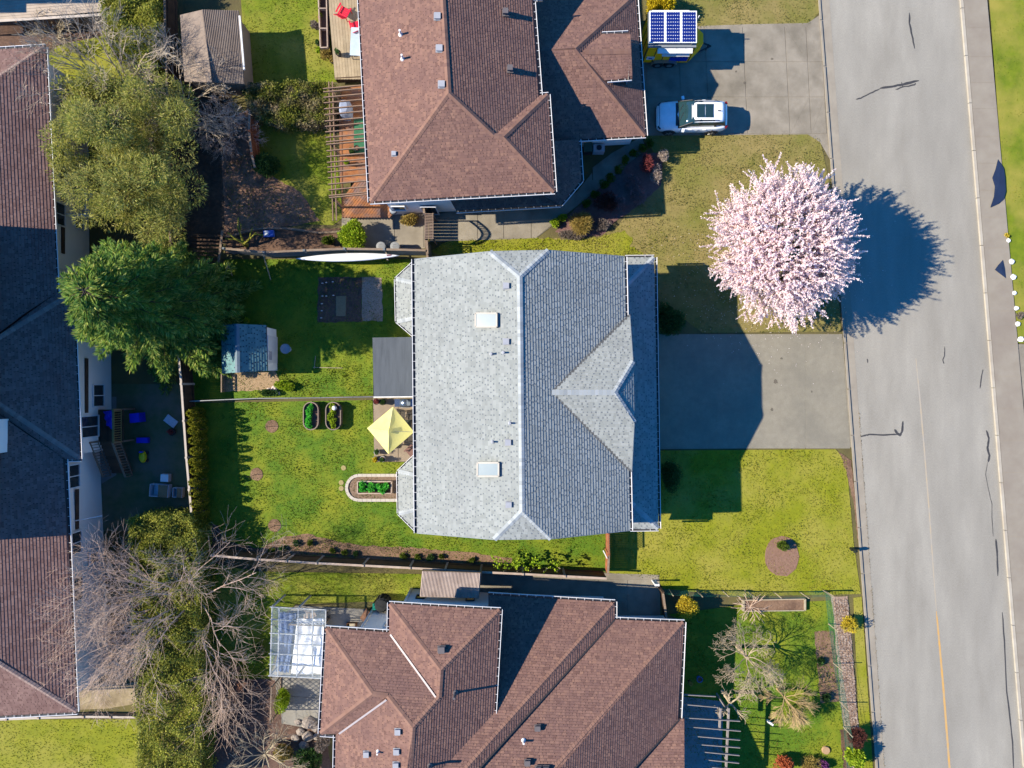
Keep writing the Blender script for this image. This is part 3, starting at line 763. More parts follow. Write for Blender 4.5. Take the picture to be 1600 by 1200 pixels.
planes = [(t1, [(545, -280), (676, -280), (692, 0), (701, 145), (579, 315), (561, 0)]), (t2, [(701, 145), (772, 212), (787, 214), (866, 299), (579, 315)]),
          (t3, [(676, -280), (692, 0), (701, 145), (772, 212), (844, 149), (834, 3), (815, -280)]), (t4, [(772, 212), (787, 214), (856, 148), (844, 149)]), (t5, [(787, 214), (856, 148), (866, 299)]),
          (u1, [(899, 76), (1008, 212), (993, -9)]), (u2, [(836, 79), (899, 76), (1008, 212), (905, 217.5), (836, 221)]), (u0, [(836, 79), (899, 76), (993, -9), (836, -2)]),
          (u3, [(905, 217.5), (908, 282), (838, 240), (838, 222)]), (u4, [(908, 282), (875, 320), (838, 300), (838, 240)]), (u5, [(713, 329.4), (875, 320), (838, 298), (700, 306)]),
          (dz1, [(905, 82), (986.5, 80), (985, 51.5), (941, 53.5)]), (dz2, [(905, 82), (986.5, 80), (988, 122.5), (945, 125.5)])]
caps = [(t1, (692, 0), (701, 145)), (t1, (680, -200), (692, 0)), (t1, (701, 145), (579, 315)), (t2, (701, 145), (772, 212)), (t5, (787, 214), (866, 299)), (t4, (787, 214), (856, 148)), (t2, (772, 212), (787, 214)),
        (u1, (899, 76), (1008, 212)), (u1, (899, 76), (993, -9)), (dz2, (914, 81), (986, 80))]
troof = roof_set(TH, planes, caps, SH_BR, SH_BRB, CAP_BR, exp=.15, wmin=.12, wmax=.24, gap=.045, th=.024)
m = MB()
m.prism(offset_poly([tuple(P(*p, ZT))[:2] for p in ((545, -280), (561, 0), (579, 315), (866, 299), (856, 148), (846, 149), (834, 3), (815, -280))], .5), 0, ZT - .05)
m.prism(offset_poly([tuple(P(*p, ZL))[:2] for p in ((800, -1), (993, -9), (1008, 212), (905, 217), (800, 223))], .45), 0, ZL - .05)
c = P(986, 80, 4.8)
m.add([(6.85, 17.95, 3.2), (6.85, 20.6, 3.2), (6.85, 20.6, 4.15), (6.85, 19.3, 4.66), (6.85, 17.95, 4.15)], [(0, 1, 2, 3, 4)])
m.build('wall', WALLW, TH)
m = MB()
for k in range(4): m.box((7.58, 19.4, .3 + k * .56), (.05, 4.8, .52))
m.build('garage_door', WHITE, TH)
window(TH, (-7.0, 10.93, 1.9), (0, -1, 0), .8, 1.0); window(TH, (-5.2, 11.0, 1.0), (0, -1, 0), .95, 2.0, name='door')
for y_ in (14, 18, 22): window(TH, (-8.02, y_, 4.1), (-1, 0, 0), 1.6, 1.1, split=2)
G = Gutters()
G.run((559, -40), (577.5, 316), ZT, (500, 150), .46); G.run((578, 316.5), (867, 300.5), ZT, (700, 400), .46); G.run((867.5, 300), (857, 147.5), ZT, (950, 200), .46); G.run((857, 147), (844, 148), ZT, (850, 100), 2); G.run((845, 149), (834, 3), ZT, (950, 80), .46)
G.run((834, 2.5), (848, 1.5), ZT, (840, -50), .3)
G.run((994.5, -9), (1009.5, 212), ZL, (1100, 100), .46); G.run((1009, 213), (904, 218.5), ZL, (950, 300), .46); G.run((905.5, 218.5), (909.5, 282), ZL, (1000, 250), .46); G.run((909.5, 282), (876, 321), ZL, (960, 340), .46); G.run((876, 321), (713, 330.5), ZL, (800, 400), .46)
G.run((941, 52.5), (981.5, 50.5), 4.12, (960, 0), .46); G.run((949, 126), (987, 123), 4.12, (960, 200), .4)
G.build(TH)
for x, y_ in ((684, 27), (687, 77), (690.5, 133)): vent(TH, t1, x, y_, .34)
for x, y_ in ((790, 22), (797, 110)): vent(TH, t3, x, y_, .3, .42, M('dark_vent', C(120, 112, 112), rough=.5))
for x, y_ in ((626.5, 54), (629.5, 92)): pipe(TH, t1, x, y_, .5, .06)
vent(TH, t1, 616, 241, .24)

# ================================================================ BOTTOM BROWN HOUSE
BH = thing('brown_house', 'brown shingled house with many roof vents at the bottom of the photo', 'house', (-1, -20, 0))
ZB = 5.3; ZR = 2.9
b1 = rplane((609, 943), (781, 953), ZB, .40, (690, 1047)); b2 = rto((609, 943), (608, 988), ZB, (690, 1000), hit(b1, 689, 1047)); b3 = rto((781, 953), (772, 1125), ZB, (690, 1047), hit(b1, 689, 1047))
b4 = rplane((510, 981), (608, 988), ZB, .40, (590, 1084)); b5 = rto((510, 981), (501, 1146), ZB, (582, 1084), hit(b4, 582, 1084)); b6 = rto((501, 1146), (525, 1148), ZB, (540, 1090), hit(b4, 590, 1085)); b7 = rto((525, 1148), (523, 1200), ZB, (640, 1150), hit(b3, 644, 1160))
r1 = rplane((763, 929.5), (960, 941), ZR, .40, (850, 1100)); r2 = rplane((960, 941), (960, 968), ZR, .40, (900, 980)); r3 = rplane((960, 968), (1068, 972.5), ZR, .40, (1000, 1100)); r4 = rto((1068, 972.5), (1062, 1123), ZR, (950, 1100), hit(r3, 930, 1136)); r5 = rplane((1061, 1123), (1069, 1123), ZR + .0, .40, (1060, 1200))
planes = [(b1, [(609, 943), (781, 953), (689, 1047)]), (b2, [(609, 943), (689, 1047), (686, 1090), (681, 1090), (608, 988)]), (b3, [(781, 953), (772, 1125), (700, 1200), (636, 1300), (636, 1200), (645, 1137), (686, 1090), (689, 1047)]),
          (b4, [(510, 981), (608, 988), (683, 1092), (645, 1137), (606, 1087), (582, 1084)]), (b5, [(510, 981), (582, 1084), (512, 1139), (501, 1146)]), (b6, [(501, 1146), (582, 1084), (606, 1087), (528, 1148)]),
          (b7, [(525, 1148), (604, 1090), (645, 1137), (641, 1200), (636, 1300), (520, 1300)]),
          (r1, [(763, 929.5), (960, 941), (800, 1122), (640, 1300), (560, 1300), (700, 1180), (764, 1060)]), (r2, [(960, 941), (960, 968), (800, 1145), (660, 1300), (640, 1300), (800, 1122)]),
          (r3, [(960, 968), (1068, 972.5), (877, 1198), (780, 1300), (656, 1300), (800, 1144)]), (r4, [(1068, 972.5), (1061.5, 1123), (990, 1205), (900, 1300), (780, 1300), (877, 1198)]), (r5, [(1061, 1123), (1069, 1123), (1070, 1300), (890, 1300), (990, 1205)])]
caps = [(b1, (609, 943), (689, 1047)), (b1, (781, 953), (689, 1047)), (b3, (689, 1047), (686, 1090)), (b3, (686, 1090), (645, 1137)), (b4, (510, 981), (582, 1084)), (b4, (582, 1084), (606, 1087)), (b4, (606, 1087), (645, 1137)), (b6, (501, 1146), (582, 1084)), (b7, (645, 1137), (636, 1290)),
        (r1, (960, 941), (640, 1300)), (r3, (1068, 972.5), (780, 1300))]
caps[9] = (r1, (958, 943), (707, 1225))
broof = roof_set(BH, planes, caps, SH_BR, SH_BRB, CAP_BR, exp=.15, wmin=.12, wmax=.24, gap=.045, th=.024)
m = MB()
for pl, p, q in ((b4, (610, 991), (681, 1089)), (b7, (604, 1093), (530, 1146))):
    a, b = hit(pl, *p), hit(pl, *q); m.bar(a + Vector((0, 0, .05)), b + Vector((0, 0, .05)), .1, .02)
m.build('valley_flashing', M('bright_valley_metal', C(222, 206, 200), rough=.4, metal=.3), broof)
m = MB()
for pl, p, q in ((r2, (960, 968), (660, 1298)), (r4, (1061, 1124), (900, 1298)), (b3, (772, 1125), (704, 1196))):
    a, b = hit(pl, *p), hit(pl, *q); m.bar(a + Vector((0, 0, .045)), b + Vector((0, 0, .045)), .09, .015)
m.build('valley_strip', M('dark_valley', C(80, 70, 66), rough=.6), broof)
m = MB()
m.prism([(-6.5, -13.25), (-1.3, -13.5), (-1.3, -24), (-6.5, -24)], 0, ZB - .05)
m.prism([(-9.0, -14.6), (-5, -14.75), (-5, -27), (-9.3, -27)], 0, ZB - .05)
m.prism([(-1.45, -13.5), (5.9, -13.75), (5.7, -15), (9.9, -15.0), (9.7, -25), (-1.45, -25)], 0, ZR - .05)
m.build('wall', WALLW, BH)
m = MB()
for a in ((-6.5, -13.24), (-9.0, -14.59)): m.box((a[0], a[1], 2.6), (.14, .12, 5.2))
m.build('corner_board', WHITE, BH)
window(BH, (-5.7, -13.28, 1.75), (0, 1, 0), .5, .7, DARK); window(BH, (-2.6, -13.4, 1.75), (0, 1, 0), .5, .7, DARK); window(BH, (-7.3, -14.64, 2.8), (0, 1, 0), .8, 1.0)
window(BH, (9.86, -18, 1.4), (1, 0, 0), 1.8, 1.9, split=2)
G = Gutters()
for p, q, z, o in (((508.5, 980), (608, 986.5), ZB, (550, 900)), ((607, 987), (608, 941.5), ZB, (580, 960)), ((608, 942), (782.5, 952), ZB, (700, 850)), ((782.5, 952), (772.5, 1125), ZB, (900, 1050)), ((508.5, 981), (499.5, 1146.5), ZB, (400, 1060)), ((500, 1148), (524, 1149.5), ZB, (510, 1250)), ((523.5, 1149), (521.5, 1260), ZB, (400, 1200)),
                   ((763, 928), (961, 939.5), ZR, (850, 850)), ((961.5, 940), (961.5, 966), ZR, (1000, 955)), ((961.5, 966.5), (1069.5, 971), ZR, (1000, 900)), ((1069.5, 972), (1063, 1122), ZR, (1150, 1050))):
    G.run(p, q, z, o, .5)
G.build(BH)
DV = M('dark_vent', C(120, 112, 112), rough=.5)
vent(BH, b1, 690, 1014, .36, .25, DV)
for x, y_ in ((622, 1142), (620, 1173), (619, 1194), (573, 1177)): vent(BH, b7, x, y_, .3)
for x, y_ in ((840, 1136), (824, 1190), (841, 1200), (853, 1200)): vent(BH, r3, x, y_, .3, .25, DV)
pipe(BH, b3, 711, 1082, .8, .07, DV); pipe(BH, b3, 671, 1196, .8, .07, DV); pipe(BH, b7, 591, 1174, .35, .05); pipe(BH, r3, 818, 1157, .4, .06); 

# lean-to with corrugated sheets against the bottom house
LT = thing('lean_to', 'pinkish corrugated lean-to roof between brown fence and bottom brown house', 'lean-to', P(705, 915))
q = [P(660, 892.5, 2.3), P(751, 895.5, 2.3), P(748, 934.5, 2.55), P(656.5, 932, 2.55)]
m = MB(); n = 84
for i in range(n):
    z0, z1 = (.035 if i % 2 else -.0), (.035 if (i + 1) % 2 else -.0)
    a, b = q[0].lerp(q[1], i / n), q[0].lerp(q[1], (i + 1) / n); c, d = q[3].lerp(q[2], (i + 1) / n), q[3].lerp(q[2], i / n)
    m.add([a + Vector((0, 0, z0)), b + Vector((0, 0, z1)), c + Vector((0, 0, z1)), d + Vector((0, 0, z0))], [(3, 2, 1, 0)])
m.build('corrugated_sheet', M('pinkish_polycarbonate', C(186, 164, 154), C(206, 184, 174), 1.2, C(150, 126, 116), .8, .8, rough=.5), LT)
m = MB()
for a, b in ((0, 1), (3, 2), (0, 3), (1, 2)): m.bar(q[a] - Vector((0, 0, .06)), q[b] - Vector((0, 0, .06)), .06, .09)
m.build('frame', WOODG, LT)
for a in (0, 1):
    m = MB(); m.bar((q[a].x, q[a].y - .05, 0), (q[a].x, q[a].y - .05, 2.2), .09, .09); m.build('post', WOODG, LT)

# ================================================================ LEFT HOUSE
LH = thing('plum_roofed_house', 'long pale house with plum brown roof along the left edge of the photo', 'house', (-28, 0, 0))
ZH = 4.2
l1 = rplane((71, 74), (90, 457), ZH, .38, (0, 300)); l2 = rplane((104, 717), (120, 1112), ZH, .38, (0, 900)); l3 = rplane((115, 458), (125.5, 717), ZH, .38, (0, 600))
l4 = rplane((90, 457.5), (115, 457), ZH, .38, (50, 560)); l5 = rplane((103, 717.5), (125.5, 717), ZH, .38, (50, 620)); l6 = rplane((-80, 83), (70, 73), ZH, .38, (0, 160)); l7 = rplane((-80, 1122), (120, 1112), ZH, .38, (0, 1000))
planes = [(l1, [(71, 74), (90, 457), (40, 489), (-80, 580), (-80, 170)]), (l2, [(103, 717), (110, 900), (120, 1112), (-80, 988), (-80, 590), (40, 677)]), (l3, [(115, 457), (125.5, 717), (-80, 580), (-80, 574)]),
          (l4, [(88, 457.5), (115, 457), (-80, 577), (-80, 582)]), (l5, [(103, 717.5), (125.5, 717), (-80, 577), (-80, 592)]), (l6, [(-80, 83), (70, 73), (-80, 172)]), (l7, [(-80, 1122), (120, 1112), (-80, 986)])]
caps = [(l6, (70, 73), (-80, 172)), (l7, (120, 1112), (-80, 988)), (l3, (115, 457), (-80, 575)), (l3, (125.5, 717), (-80, 579))]
roof_set(LH, planes, caps, SH_PR, SH_PRB, CAP_PR, exp=.17, wmin=.14, wmax=.28, gap=.045, th=.026)
m = MB()
m.prism([(-27.45, 19), (-27.35, 5.2), (-26.0, 5.1), (-25.9, -4.2), (-26.7, -4.2), (-26.1, -18.6), (-38, -19), (-38, 19.5)], 0, ZH - .05)
m.prism([(-38, 8.95), (-30.1, 8.95), (-30.0, -8.75), (-38, -8.75)], 3.5, 7.25)     # upper storey west of the frame that shades the roof
m.build('wall', WALLB, LH)
m = MB(); m.slab([Vector((-38.5, 9.1, 7.4)), Vector((-29.8, 9.1, 7.4)), Vector((-29.7, -8.9, 7.4)), Vector((-38.5, -8.9, 7.4))], .15); m.build('upper_roof', SH_PRB, LH)
G = Gutters()
for p, q, o in (((71.5, 74), (90.5, 457), (300, 300)), ((103.5, 717), (120.5, 1112), (300, 900)), ((115.5, 457.5), (126, 717), (300, 600)), ((92, 456), (116, 455.5), (100, 400)), ((105, 718.5), (127, 718), (115, 800)), ((-80, 81), (71, 71.5), (0, 0)), ((-80, 1124), (121, 1113.5), (0, 1200))):
    G.run(p, q, ZH, o, .5)
G.build(LH)
def lwin(y0, y1, X, z0, z1, split=1):
    zc = (z0 + z1) / 2; k = (H - zc) / F
    return window(LH, (X, (600 - (y0 + y1) / 2) * k, zc), (1, 0, 0), abs(y1 - y0) * k * .95, z1 - z0, split=split)
for y0, y1 in ((230, 261), (316, 353), (419, 455)): lwin(y0, y1, -27.38, 2.5, 3.55, 2)
for y0, y1 in ((725, 763), (830, 866), (900, 940)): lwin(y0, y1, -26.5 + (y0 - 725) * .0012, 2.5, 3.6, 2)
for y0, y1, X in ((265, 315, -27.38), (356, 397, -27.36), (764, 826, -26.5), (560, 645, -25.93)):
    k = (H - 2.6) / F; m = MB(); m.box((X + .03, (600 - (y0 + y1) / 2) * k, 2.75), (.06, (y1 - y0) * k, .3)); m.build('dark_trim', WOODD, LH)
lwin(600, 636, -25.92, .9, 2.1, 2); lwin(649, 684, -25.9, 1.55, 3.4, 2); lwin(340, 358, -27.35, .7, 1.6, 2); lwin(500, 540, -25.96, 1.0, 2.3, 2); lwin(862, 880, -26.3, .8, 1.8)
m = MB()
m.box((-26.75, 11.2, 1.5), (1.3, 1.7, .1))
m.build('balcony_floor', M('pale_deck', C(190, 186, 180)), LH)
m = MB()
for z_ in (1.75, 1.95, 2.15, 2.35, 2.5): m.bar((-26.1, 10.4, z_), (-26.1, 12.0, z_), .03, .03); m.bar((-27.3, 10.4, z_), (-26.1, 10.4, z_), .03, .03)
for y_ in (10.4, 12.0): m.bar((-26.1, y_, 1.5), (-26.1, y_, 2.52), .06, .06)
m.build('balcony_rail', WHITE, LH)
m = MB(); m.tube([(-26.6, -8.3, 3.1), (-25.2, -8.1, 2.3)], .03, 6); m.build('awning_bar', WHITE, LH)
m = MB(); m.box((-29.3, -2.95, 5.8), (.7, 1.9, 1.5)); m.build('chimney', WALLW, LH)
# deck and stairs of the left house
DK = thing('deck_stairs', 'brown timber deck landing and steps against the shaded left house wall', 'deck', (-25.2, -3.6, 0))
m = MB()
for k in range(11): m.box((-25.94 + k * .152, -2.6, 1.48), (.14, 2.0, .05))
m.build('deck_board', WOODD, DK)
m = MB()
for k in range(9): m.box((-25.2, -3.72 - k * .24, 1.36 - k * .16), (1.35, .25, .04))
m.build('stair_tread', M('brown_tread', C(134, 96, 72), isl=.2), DK)
RAIL = M('rail_wood', C(150, 120, 96), C(172, 142, 116), 3)
def railing(a, b, par, mat=RAIL, n=14, h=.95):
    a = Vector(a); b = Vector(b); m = MB(); up = Vector((0, 0, h))
    m.bar(a + up, b + up, .13, .05); m.bar(a + Vector((0, 0, .1)), b + Vector((0, 0, .1)), .06, .05)
    for k in range(n + 1):
        c = a.lerp(b, k / n); m.bar(c + Vector((0, 0, .1)), c + up, .04, .04)
    m.build('railing', mat, par)
railing((-24.42, -1.55, 1.5), (-24.42, -3.6, 1.5), DK, M('olive_rail', C(142, 120, 70), C(160, 138, 86), 3), 14, 1.0)
railing((-24.5, -3.6, 1.5), (-24.5, -5.9, 0.05), DK, n=13); railing((-25.9, -3.6, 1.5), (-25.9, -5.9, .05), DK, n=13)
m = MB()
for x, y_ in ((-24.45, -1.6), (-24.45, -3.6), (-25.9, -3.6)): m.bar((x, y_, 0), (x, y_, 2.5), .1, .1)
m.build('post', RAIL, DK)

# neighbour's deck in the top left corner
ND = thing('timber_deck', 'pale sunlit timber deck with slatted skirt in the top left corner', 'deck', P(70, 20))
m = MB()
for k in range(16):
    t0 = -40 + k * 4.6
    a, b = P(-40, t0 + 1 + 2, 1.5), P(158, t0 - 13, 1.5)
    m.bar(a, b, .17, .04)
m.build('deck_boards', M('pale_deck_wood', C(206, 184, 164), C(224, 204, 184), 2, C(186, 164, 146), .8, .5, isl=.08), ND)
m = MB()
for k in range(78):
    x = -40 + k * 2.55; a = P(x, 33 - x * .072, 1.5); m.box((a.x, a.y - .05, .78), (.085, .018, 1.25), -.55)
m.build('skirt_slats', M('skirt_wood', C(176, 146, 134), C(196, 168, 154), 3), ND, kind='stuff')
for x in (25, 97):
    a = P(x, 33 - x * .072, 1.5); m = MB(); m.bar((a.x, a.y - .08, 0), (a.x, a.y - .08, 1.5), .12, .12); m.build('post', WOODB, ND)
m = MB(); m.bar(P(-40, 35, 1.53), P(158, 23, 1.53), .16, .05); m.build('edge_board', M('bleached_board', C(230, 214, 200)), ND)
NH = thing('unseen_neighbour_house', 'unseen neighbour house whose added west wing shades the pale corner deck', 'house', P(60, -60))
m = MB(); m.prism([(-38, 27.6), (-24.5, 28.6), (-24.5, 36), (-38, 36)], 0, 3.4); m.prism([(-44, 23.15), (-35.6, 23.25), (-35.6, 36), (-44, 36)], 0, 5.3); m.prism([(-44, 23.75), (-35.7, 23.85), (-35.7, 36), (-44, 36)], 5.3, 8.8); m.build('wall', WALLB, NH)  # tall west blocks are unseen, added and sized to shade the deck
m = MB(); m.slab([Vector((-38.5, 27.0, 3.5)), Vector((-24.0, 28.1, 3.5)), Vector((-24, 37, 5)), Vector((-38.5, 37, 5))], .15); m.build('roof', SH_PRB, NH)

# ================================================================ SHEDS
S1 = thing('garden_shed', 'grey brown ribbed shed roof near the top left among bare branches', 'shed', P(335, 75))
s1 = rplane((281, 23), (288, 127), 2.3, .36, (330, 75)); s2 = rplane((373, 16.5), (381, 131), 2.3, .30, (330, 75))
m = MB(); slab_of(m, s1, [(281, 23), (315, 15), (331, 128.5), (288, 127)], .08); slab_of(m, s2, [(373, 16.5), (315, 15), (331, 128.5), (381, 131)], .08)
SHEDR = M('weathered_shed_roof', C(160, 140, 126, .45), C(178, 158, 142, .45), 2, C(136, 118, 106, .45), .8, .7, bump=.4)
rf = m.build('roof', SHEDR, S1)
m = MB()
for k in range(20):
    t = (k + .5) / 20
    a = hit(s2, 315 + (373 - 315) * t, 15 + 1.5 * t); b = hit(s2, 331 + 50 * t, 128.5 + 2.5 * t); m.bar(a + Vector((0, 0, .0)), b + Vector((0, 0, .0)), .05, .05)
m.build('roof_rib', SHEDR, rf, kind='stuff')
m = MB()
w = [tuple(P(*p, 2.3))[:2] for p in ((283, 25), (371, 19), (379, 129), (290, 125))]; m.prism(offset_poly(w, .1), 0, 2.35); m.build('wall', M('shed_wall', C(150, 130, 112), C(164, 144, 126), 2), S1)
m = MB(); m.bar(P(374.5, 25, 2.3), P(381.5, 109, 2.3), .1, .1); m.build('gutter', WHITE, S1)
S2 = thing('garden_shed', 'small white shed with blue grey shingle roof in the conifer shade', 'shed', P(385, 545))
s1 = rplane((346, 508.5), (347.5, 583.5), 2.0, .62, (380, 545)); s2 = rplane((415.5, 508), (417.5, 579.5), 2.0, .62, (360, 545))
roof_set(S2, [(s1, [(346, 508.5), (370, 506), (371, 582), (347.5, 583.5)]), (s2, [(415.5, 508), (370, 506), (371, 582), (417.5, 579.5)])], [(s2, (370, 506), (371, 582))], M('teal_shingles', (0, 0, 0, 1), ramp=[C(104, 146, 146), C(126, 166, 164), C(90, 132, 136)]), M('teal_base', C(74, 86, 98)), M('teal_caps', C(130, 146, 156)))
m = MB(); w = [tuple(P(*p, 2.0))[:2] for p in ((348, 511), (415, 511), (417, 578), (349, 581))]; m.prism(w, 0, 2.0)
k = (H - 2.9) / F
m.build('wall', WALLW, S2)
m = MB(); a = P(416, 545, 2.0); m.box((a.x + .03, a.y, .95), (.05, 1.7, 1.8)); dr = m.build('door', WHITE, S2)
m = MB()
for i in range(4): m.box((a.x + .065, a.y - .4, 1.2 + i * .14), (.02, .55, .025))
m.build('vent_grid', M('blue_grid', C(120, 130, 150)), dr)
# ================================================================ VEGETATION
def rv(z=None):
    a = random.uniform(0, 2 * math.pi); zz = random.uniform(-1, 1) if z is None else z
    r = math.sqrt(max(0, 1 - zz * zz)); return Vector((r * math.cos(a), r * math.sin(a), zz))

def branch_tree(base, d0, L, r, kids, spread, lift, bend=.12, shrink=.62, rs=.55, segs=3, frm=.35):
    """recursive limbs: returns list of (points, radii, level)"""
    out = []
    def go(p, d, L, r, lev):
        pts = [p.copy()]; n = segs if lev else 4; dd = d.copy()
        for i in range(n):
            dd = (dd + rv() * bend + Vector((0, 0, lift[min(lev, len(lift) - 1)]))).normalized()
            p = p + dd * (L / n); pts.append(p.copy())
        radii = [max(.004, r * (1 - .6 * i / n)) for i in range(n + 1)]
        out.append((pts, radii, lev))
        if lev < len(kids):
            k = kids[lev]; k = max(1, int(k * random.uniform(.8, 1.25)))
            for j in range(k):
                t = frm + (1 - frm) * (j + random.random()) / k
                f = t * n; i = min(int(f), n - 1); q = pts[i].lerp(pts[i + 1], f - i)
                dl = (pts[i + 1] - pts[i]).normalized()
                sd = dl.cross(rv()).normalized(); s = spread[min(lev, len(spread) - 1)] * random.uniform(.7, 1.2)
                nd = (dl * math.cos(s) + sd * math.sin(s)).normalized()
                go(q, nd, L * shrink * random.uniform(.7, 1.2) * (1.15 - .4 * t), radii[i] * rs, lev + 1)
    go(Vector(base), Vector(d0).normalized(), L, r, 0)
    return out

def wood(lst, mb, lo=0, hi=99, rmin=.012):
    for pts, rad, lev in lst:
        if lo <= lev <= hi: mb.tube(pts, [max(x, rmin) for x in rad], 7 if lev == 0 else (5 if lev == 1 else 3), cap=lev < 2)

def bare_tree(name, label, base, dirs, mat, L, r, kids, spread, lift, group=None, trunk_h=.8, trunk_r=.18, rmin=.013, bend=.14, shrink=.62, twigmat=None):
    t = thing(name, label, 'tree', base, group)
    tm = MB(); b = Vector(base); tm.tube([b - Vector((0, 0, .1)), b + Vector((.03, 0, trunk_h * .5)), b + Vector((0, 0, trunk_h))], [trunk_r * 1.25, trunk_r, trunk_r * .85], 9)
    bm = MB(); tw = MB()
    for d in dirs:
        l = branch_tree(b + Vector((0, 0, trunk_h * .9)), d, L * random.uniform(.85, 1.1), r, kids, spread, lift, bend, shrink)
        wood(l, bm, 0, 1, rmin * 1.5); wood(l, tw, 2, 9, rmin)
    tm.build('trunk', mat, t); bm.build('branches', mat, t); tw.build('twigs', twigmat or mat, t)
    return t

# ---- blossoming cherry on the front lawn
CB = P(1182, 406, 0)
CH = thing('cherry_tree', 'round cherry tree covered in pale pink blossom on the verge by the road', 'tree', CB)
BLOSSOM = M('pink_blossom', (0, 0, 0, 1), ramp=[C(220, 186, 190, .93), C(234, 207, 208, .93), C(243, 223, 222, .95), C(249, 237, 234, .95), C(245, 228, 226, .95)], rough=.8, leaf=True)
tm = MB(); tm.tube([CB - Vector((0, 0, .1)), CB + Vector((.05, 0, .8)), CB + Vector((.1, -.05, 1.6))], [.26, .2, .19], 10); tm.build('trunk', BARKD, CH)
bm = MB(); tp = []; td = []
cc = CB + Vector((.1, -.05, 1.5)); mid = CB + Vector((.2, .1, 3.7))
ends = []
N_ = 340
for i in range(N_):
    zz = -.42 + 1.42 * (i + .5) / N_; a = i * 2.39996 + random.uniform(-.2, .2)
    rr = math.sqrt(max(0, 1 - zz * zz)); k = random.uniform(.74, 1.08)
    ends.append(mid + Vector((rr * math.cos(a) * 3.95 * k, rr * math.sin(a) * 4.5 * k, zz * 3.0 * k)))
for i in range(230):
    rr = math.sqrt(random.random()) * .86; a = i * 2.39996; k = random.uniform(.8, 1.02)
    ends.append(mid + Vector((rr * math.cos(a) * 4.0, rr * math.sin(a) * 4.25, math.sqrt(1 - rr * rr) * 3.0 * k)))
for i in range(150):
    rr = math.sqrt(random.random()) * .6; a = i * 2.39996; k = random.uniform(.8, 1.0)
    ends.append(mid + Vector((rr * math.cos(a) * 4.0 - .5, rr * math.sin(a) * 4.25 - .3, math.sqrt(1 - rr * rr) * 3.0 * k)))
limbs = []
for i in range(13):
    a = i * 2.39996; t_ = mid + Vector((math.cos(a) * random.uniform(1.2, 2.1), math.sin(a) * random.uniform(1.2, 2.1), random.uniform(-.6, .9)))
    pts = [cc, cc.lerp(t_, .5) + rv() * .15 + Vector((0, 0, -.1)), t_]; bm.tube(pts, [.12, .085, .055], 6); limbs.append(t_)
limbs.append(mid)
for e in ends:
    l = min(limbs, key=lambda q: (q - e).length)
    pts = [l, l.lerp(e, .5) + rv() * .2 - Vector((0, 0, .1)), e]; bm.tube(pts, [.045, .03, .012], 4)
    out_ = (e - (mid - Vector((0, 0, 1.2)))).normalized()
    for k in range(12):          # shoots fan off the outer half of each limb
        s = random.uniform(.25, 1.0); p0 = pts[0].lerp(pts[1], s * 2) if s < .5 else pts[1].lerp(pts[2], s * 2 - 1)
        d = (out_ + rv() * .7 + Vector((0, 0, .12))).normalized(); L = random.uniform(.4, .85) if random.random() < .85 else random.uniform(.8, 1.4)
        n = int(L * 62); tt = np.linspace(.04, 1, n)
        base = np.array(p0)[None] + np.array(d)[None] * (tt[:, None] * L) + rng.normal(size=(n, 3)) * .016
        tp.append(base); td.append(rng.normal(size=(n, 3)) + np.array(d) * .6)
        if k < 4: bm.tube([p0, p0 + d * L], [.012, .006], 3, cap=False)
bm.build('branches', BARKD, CH)
tp = np.concatenate(tp); td = np.concatenate(td)
leaf_obj('blossom', tp, td, rng.uniform(.055, .1, len(tp)), rng.uniform(.05, .085, len(tp)), BLOSSOM, CH)
pp = P(1290, 500)       # fallen petals
xy = rng.normal(size=(2200, 2)) * np.array([2.6, 2.2]) + np.array([CB.x + 1, CB.y - 1.0])
leaf_obj('fallen_petals', np.c_[xy, np.full(2200, .045)], rng.normal(size=(2200, 3)) * [1, 1, .05], .045, .04, BLOSSOM, None, 'stuff')

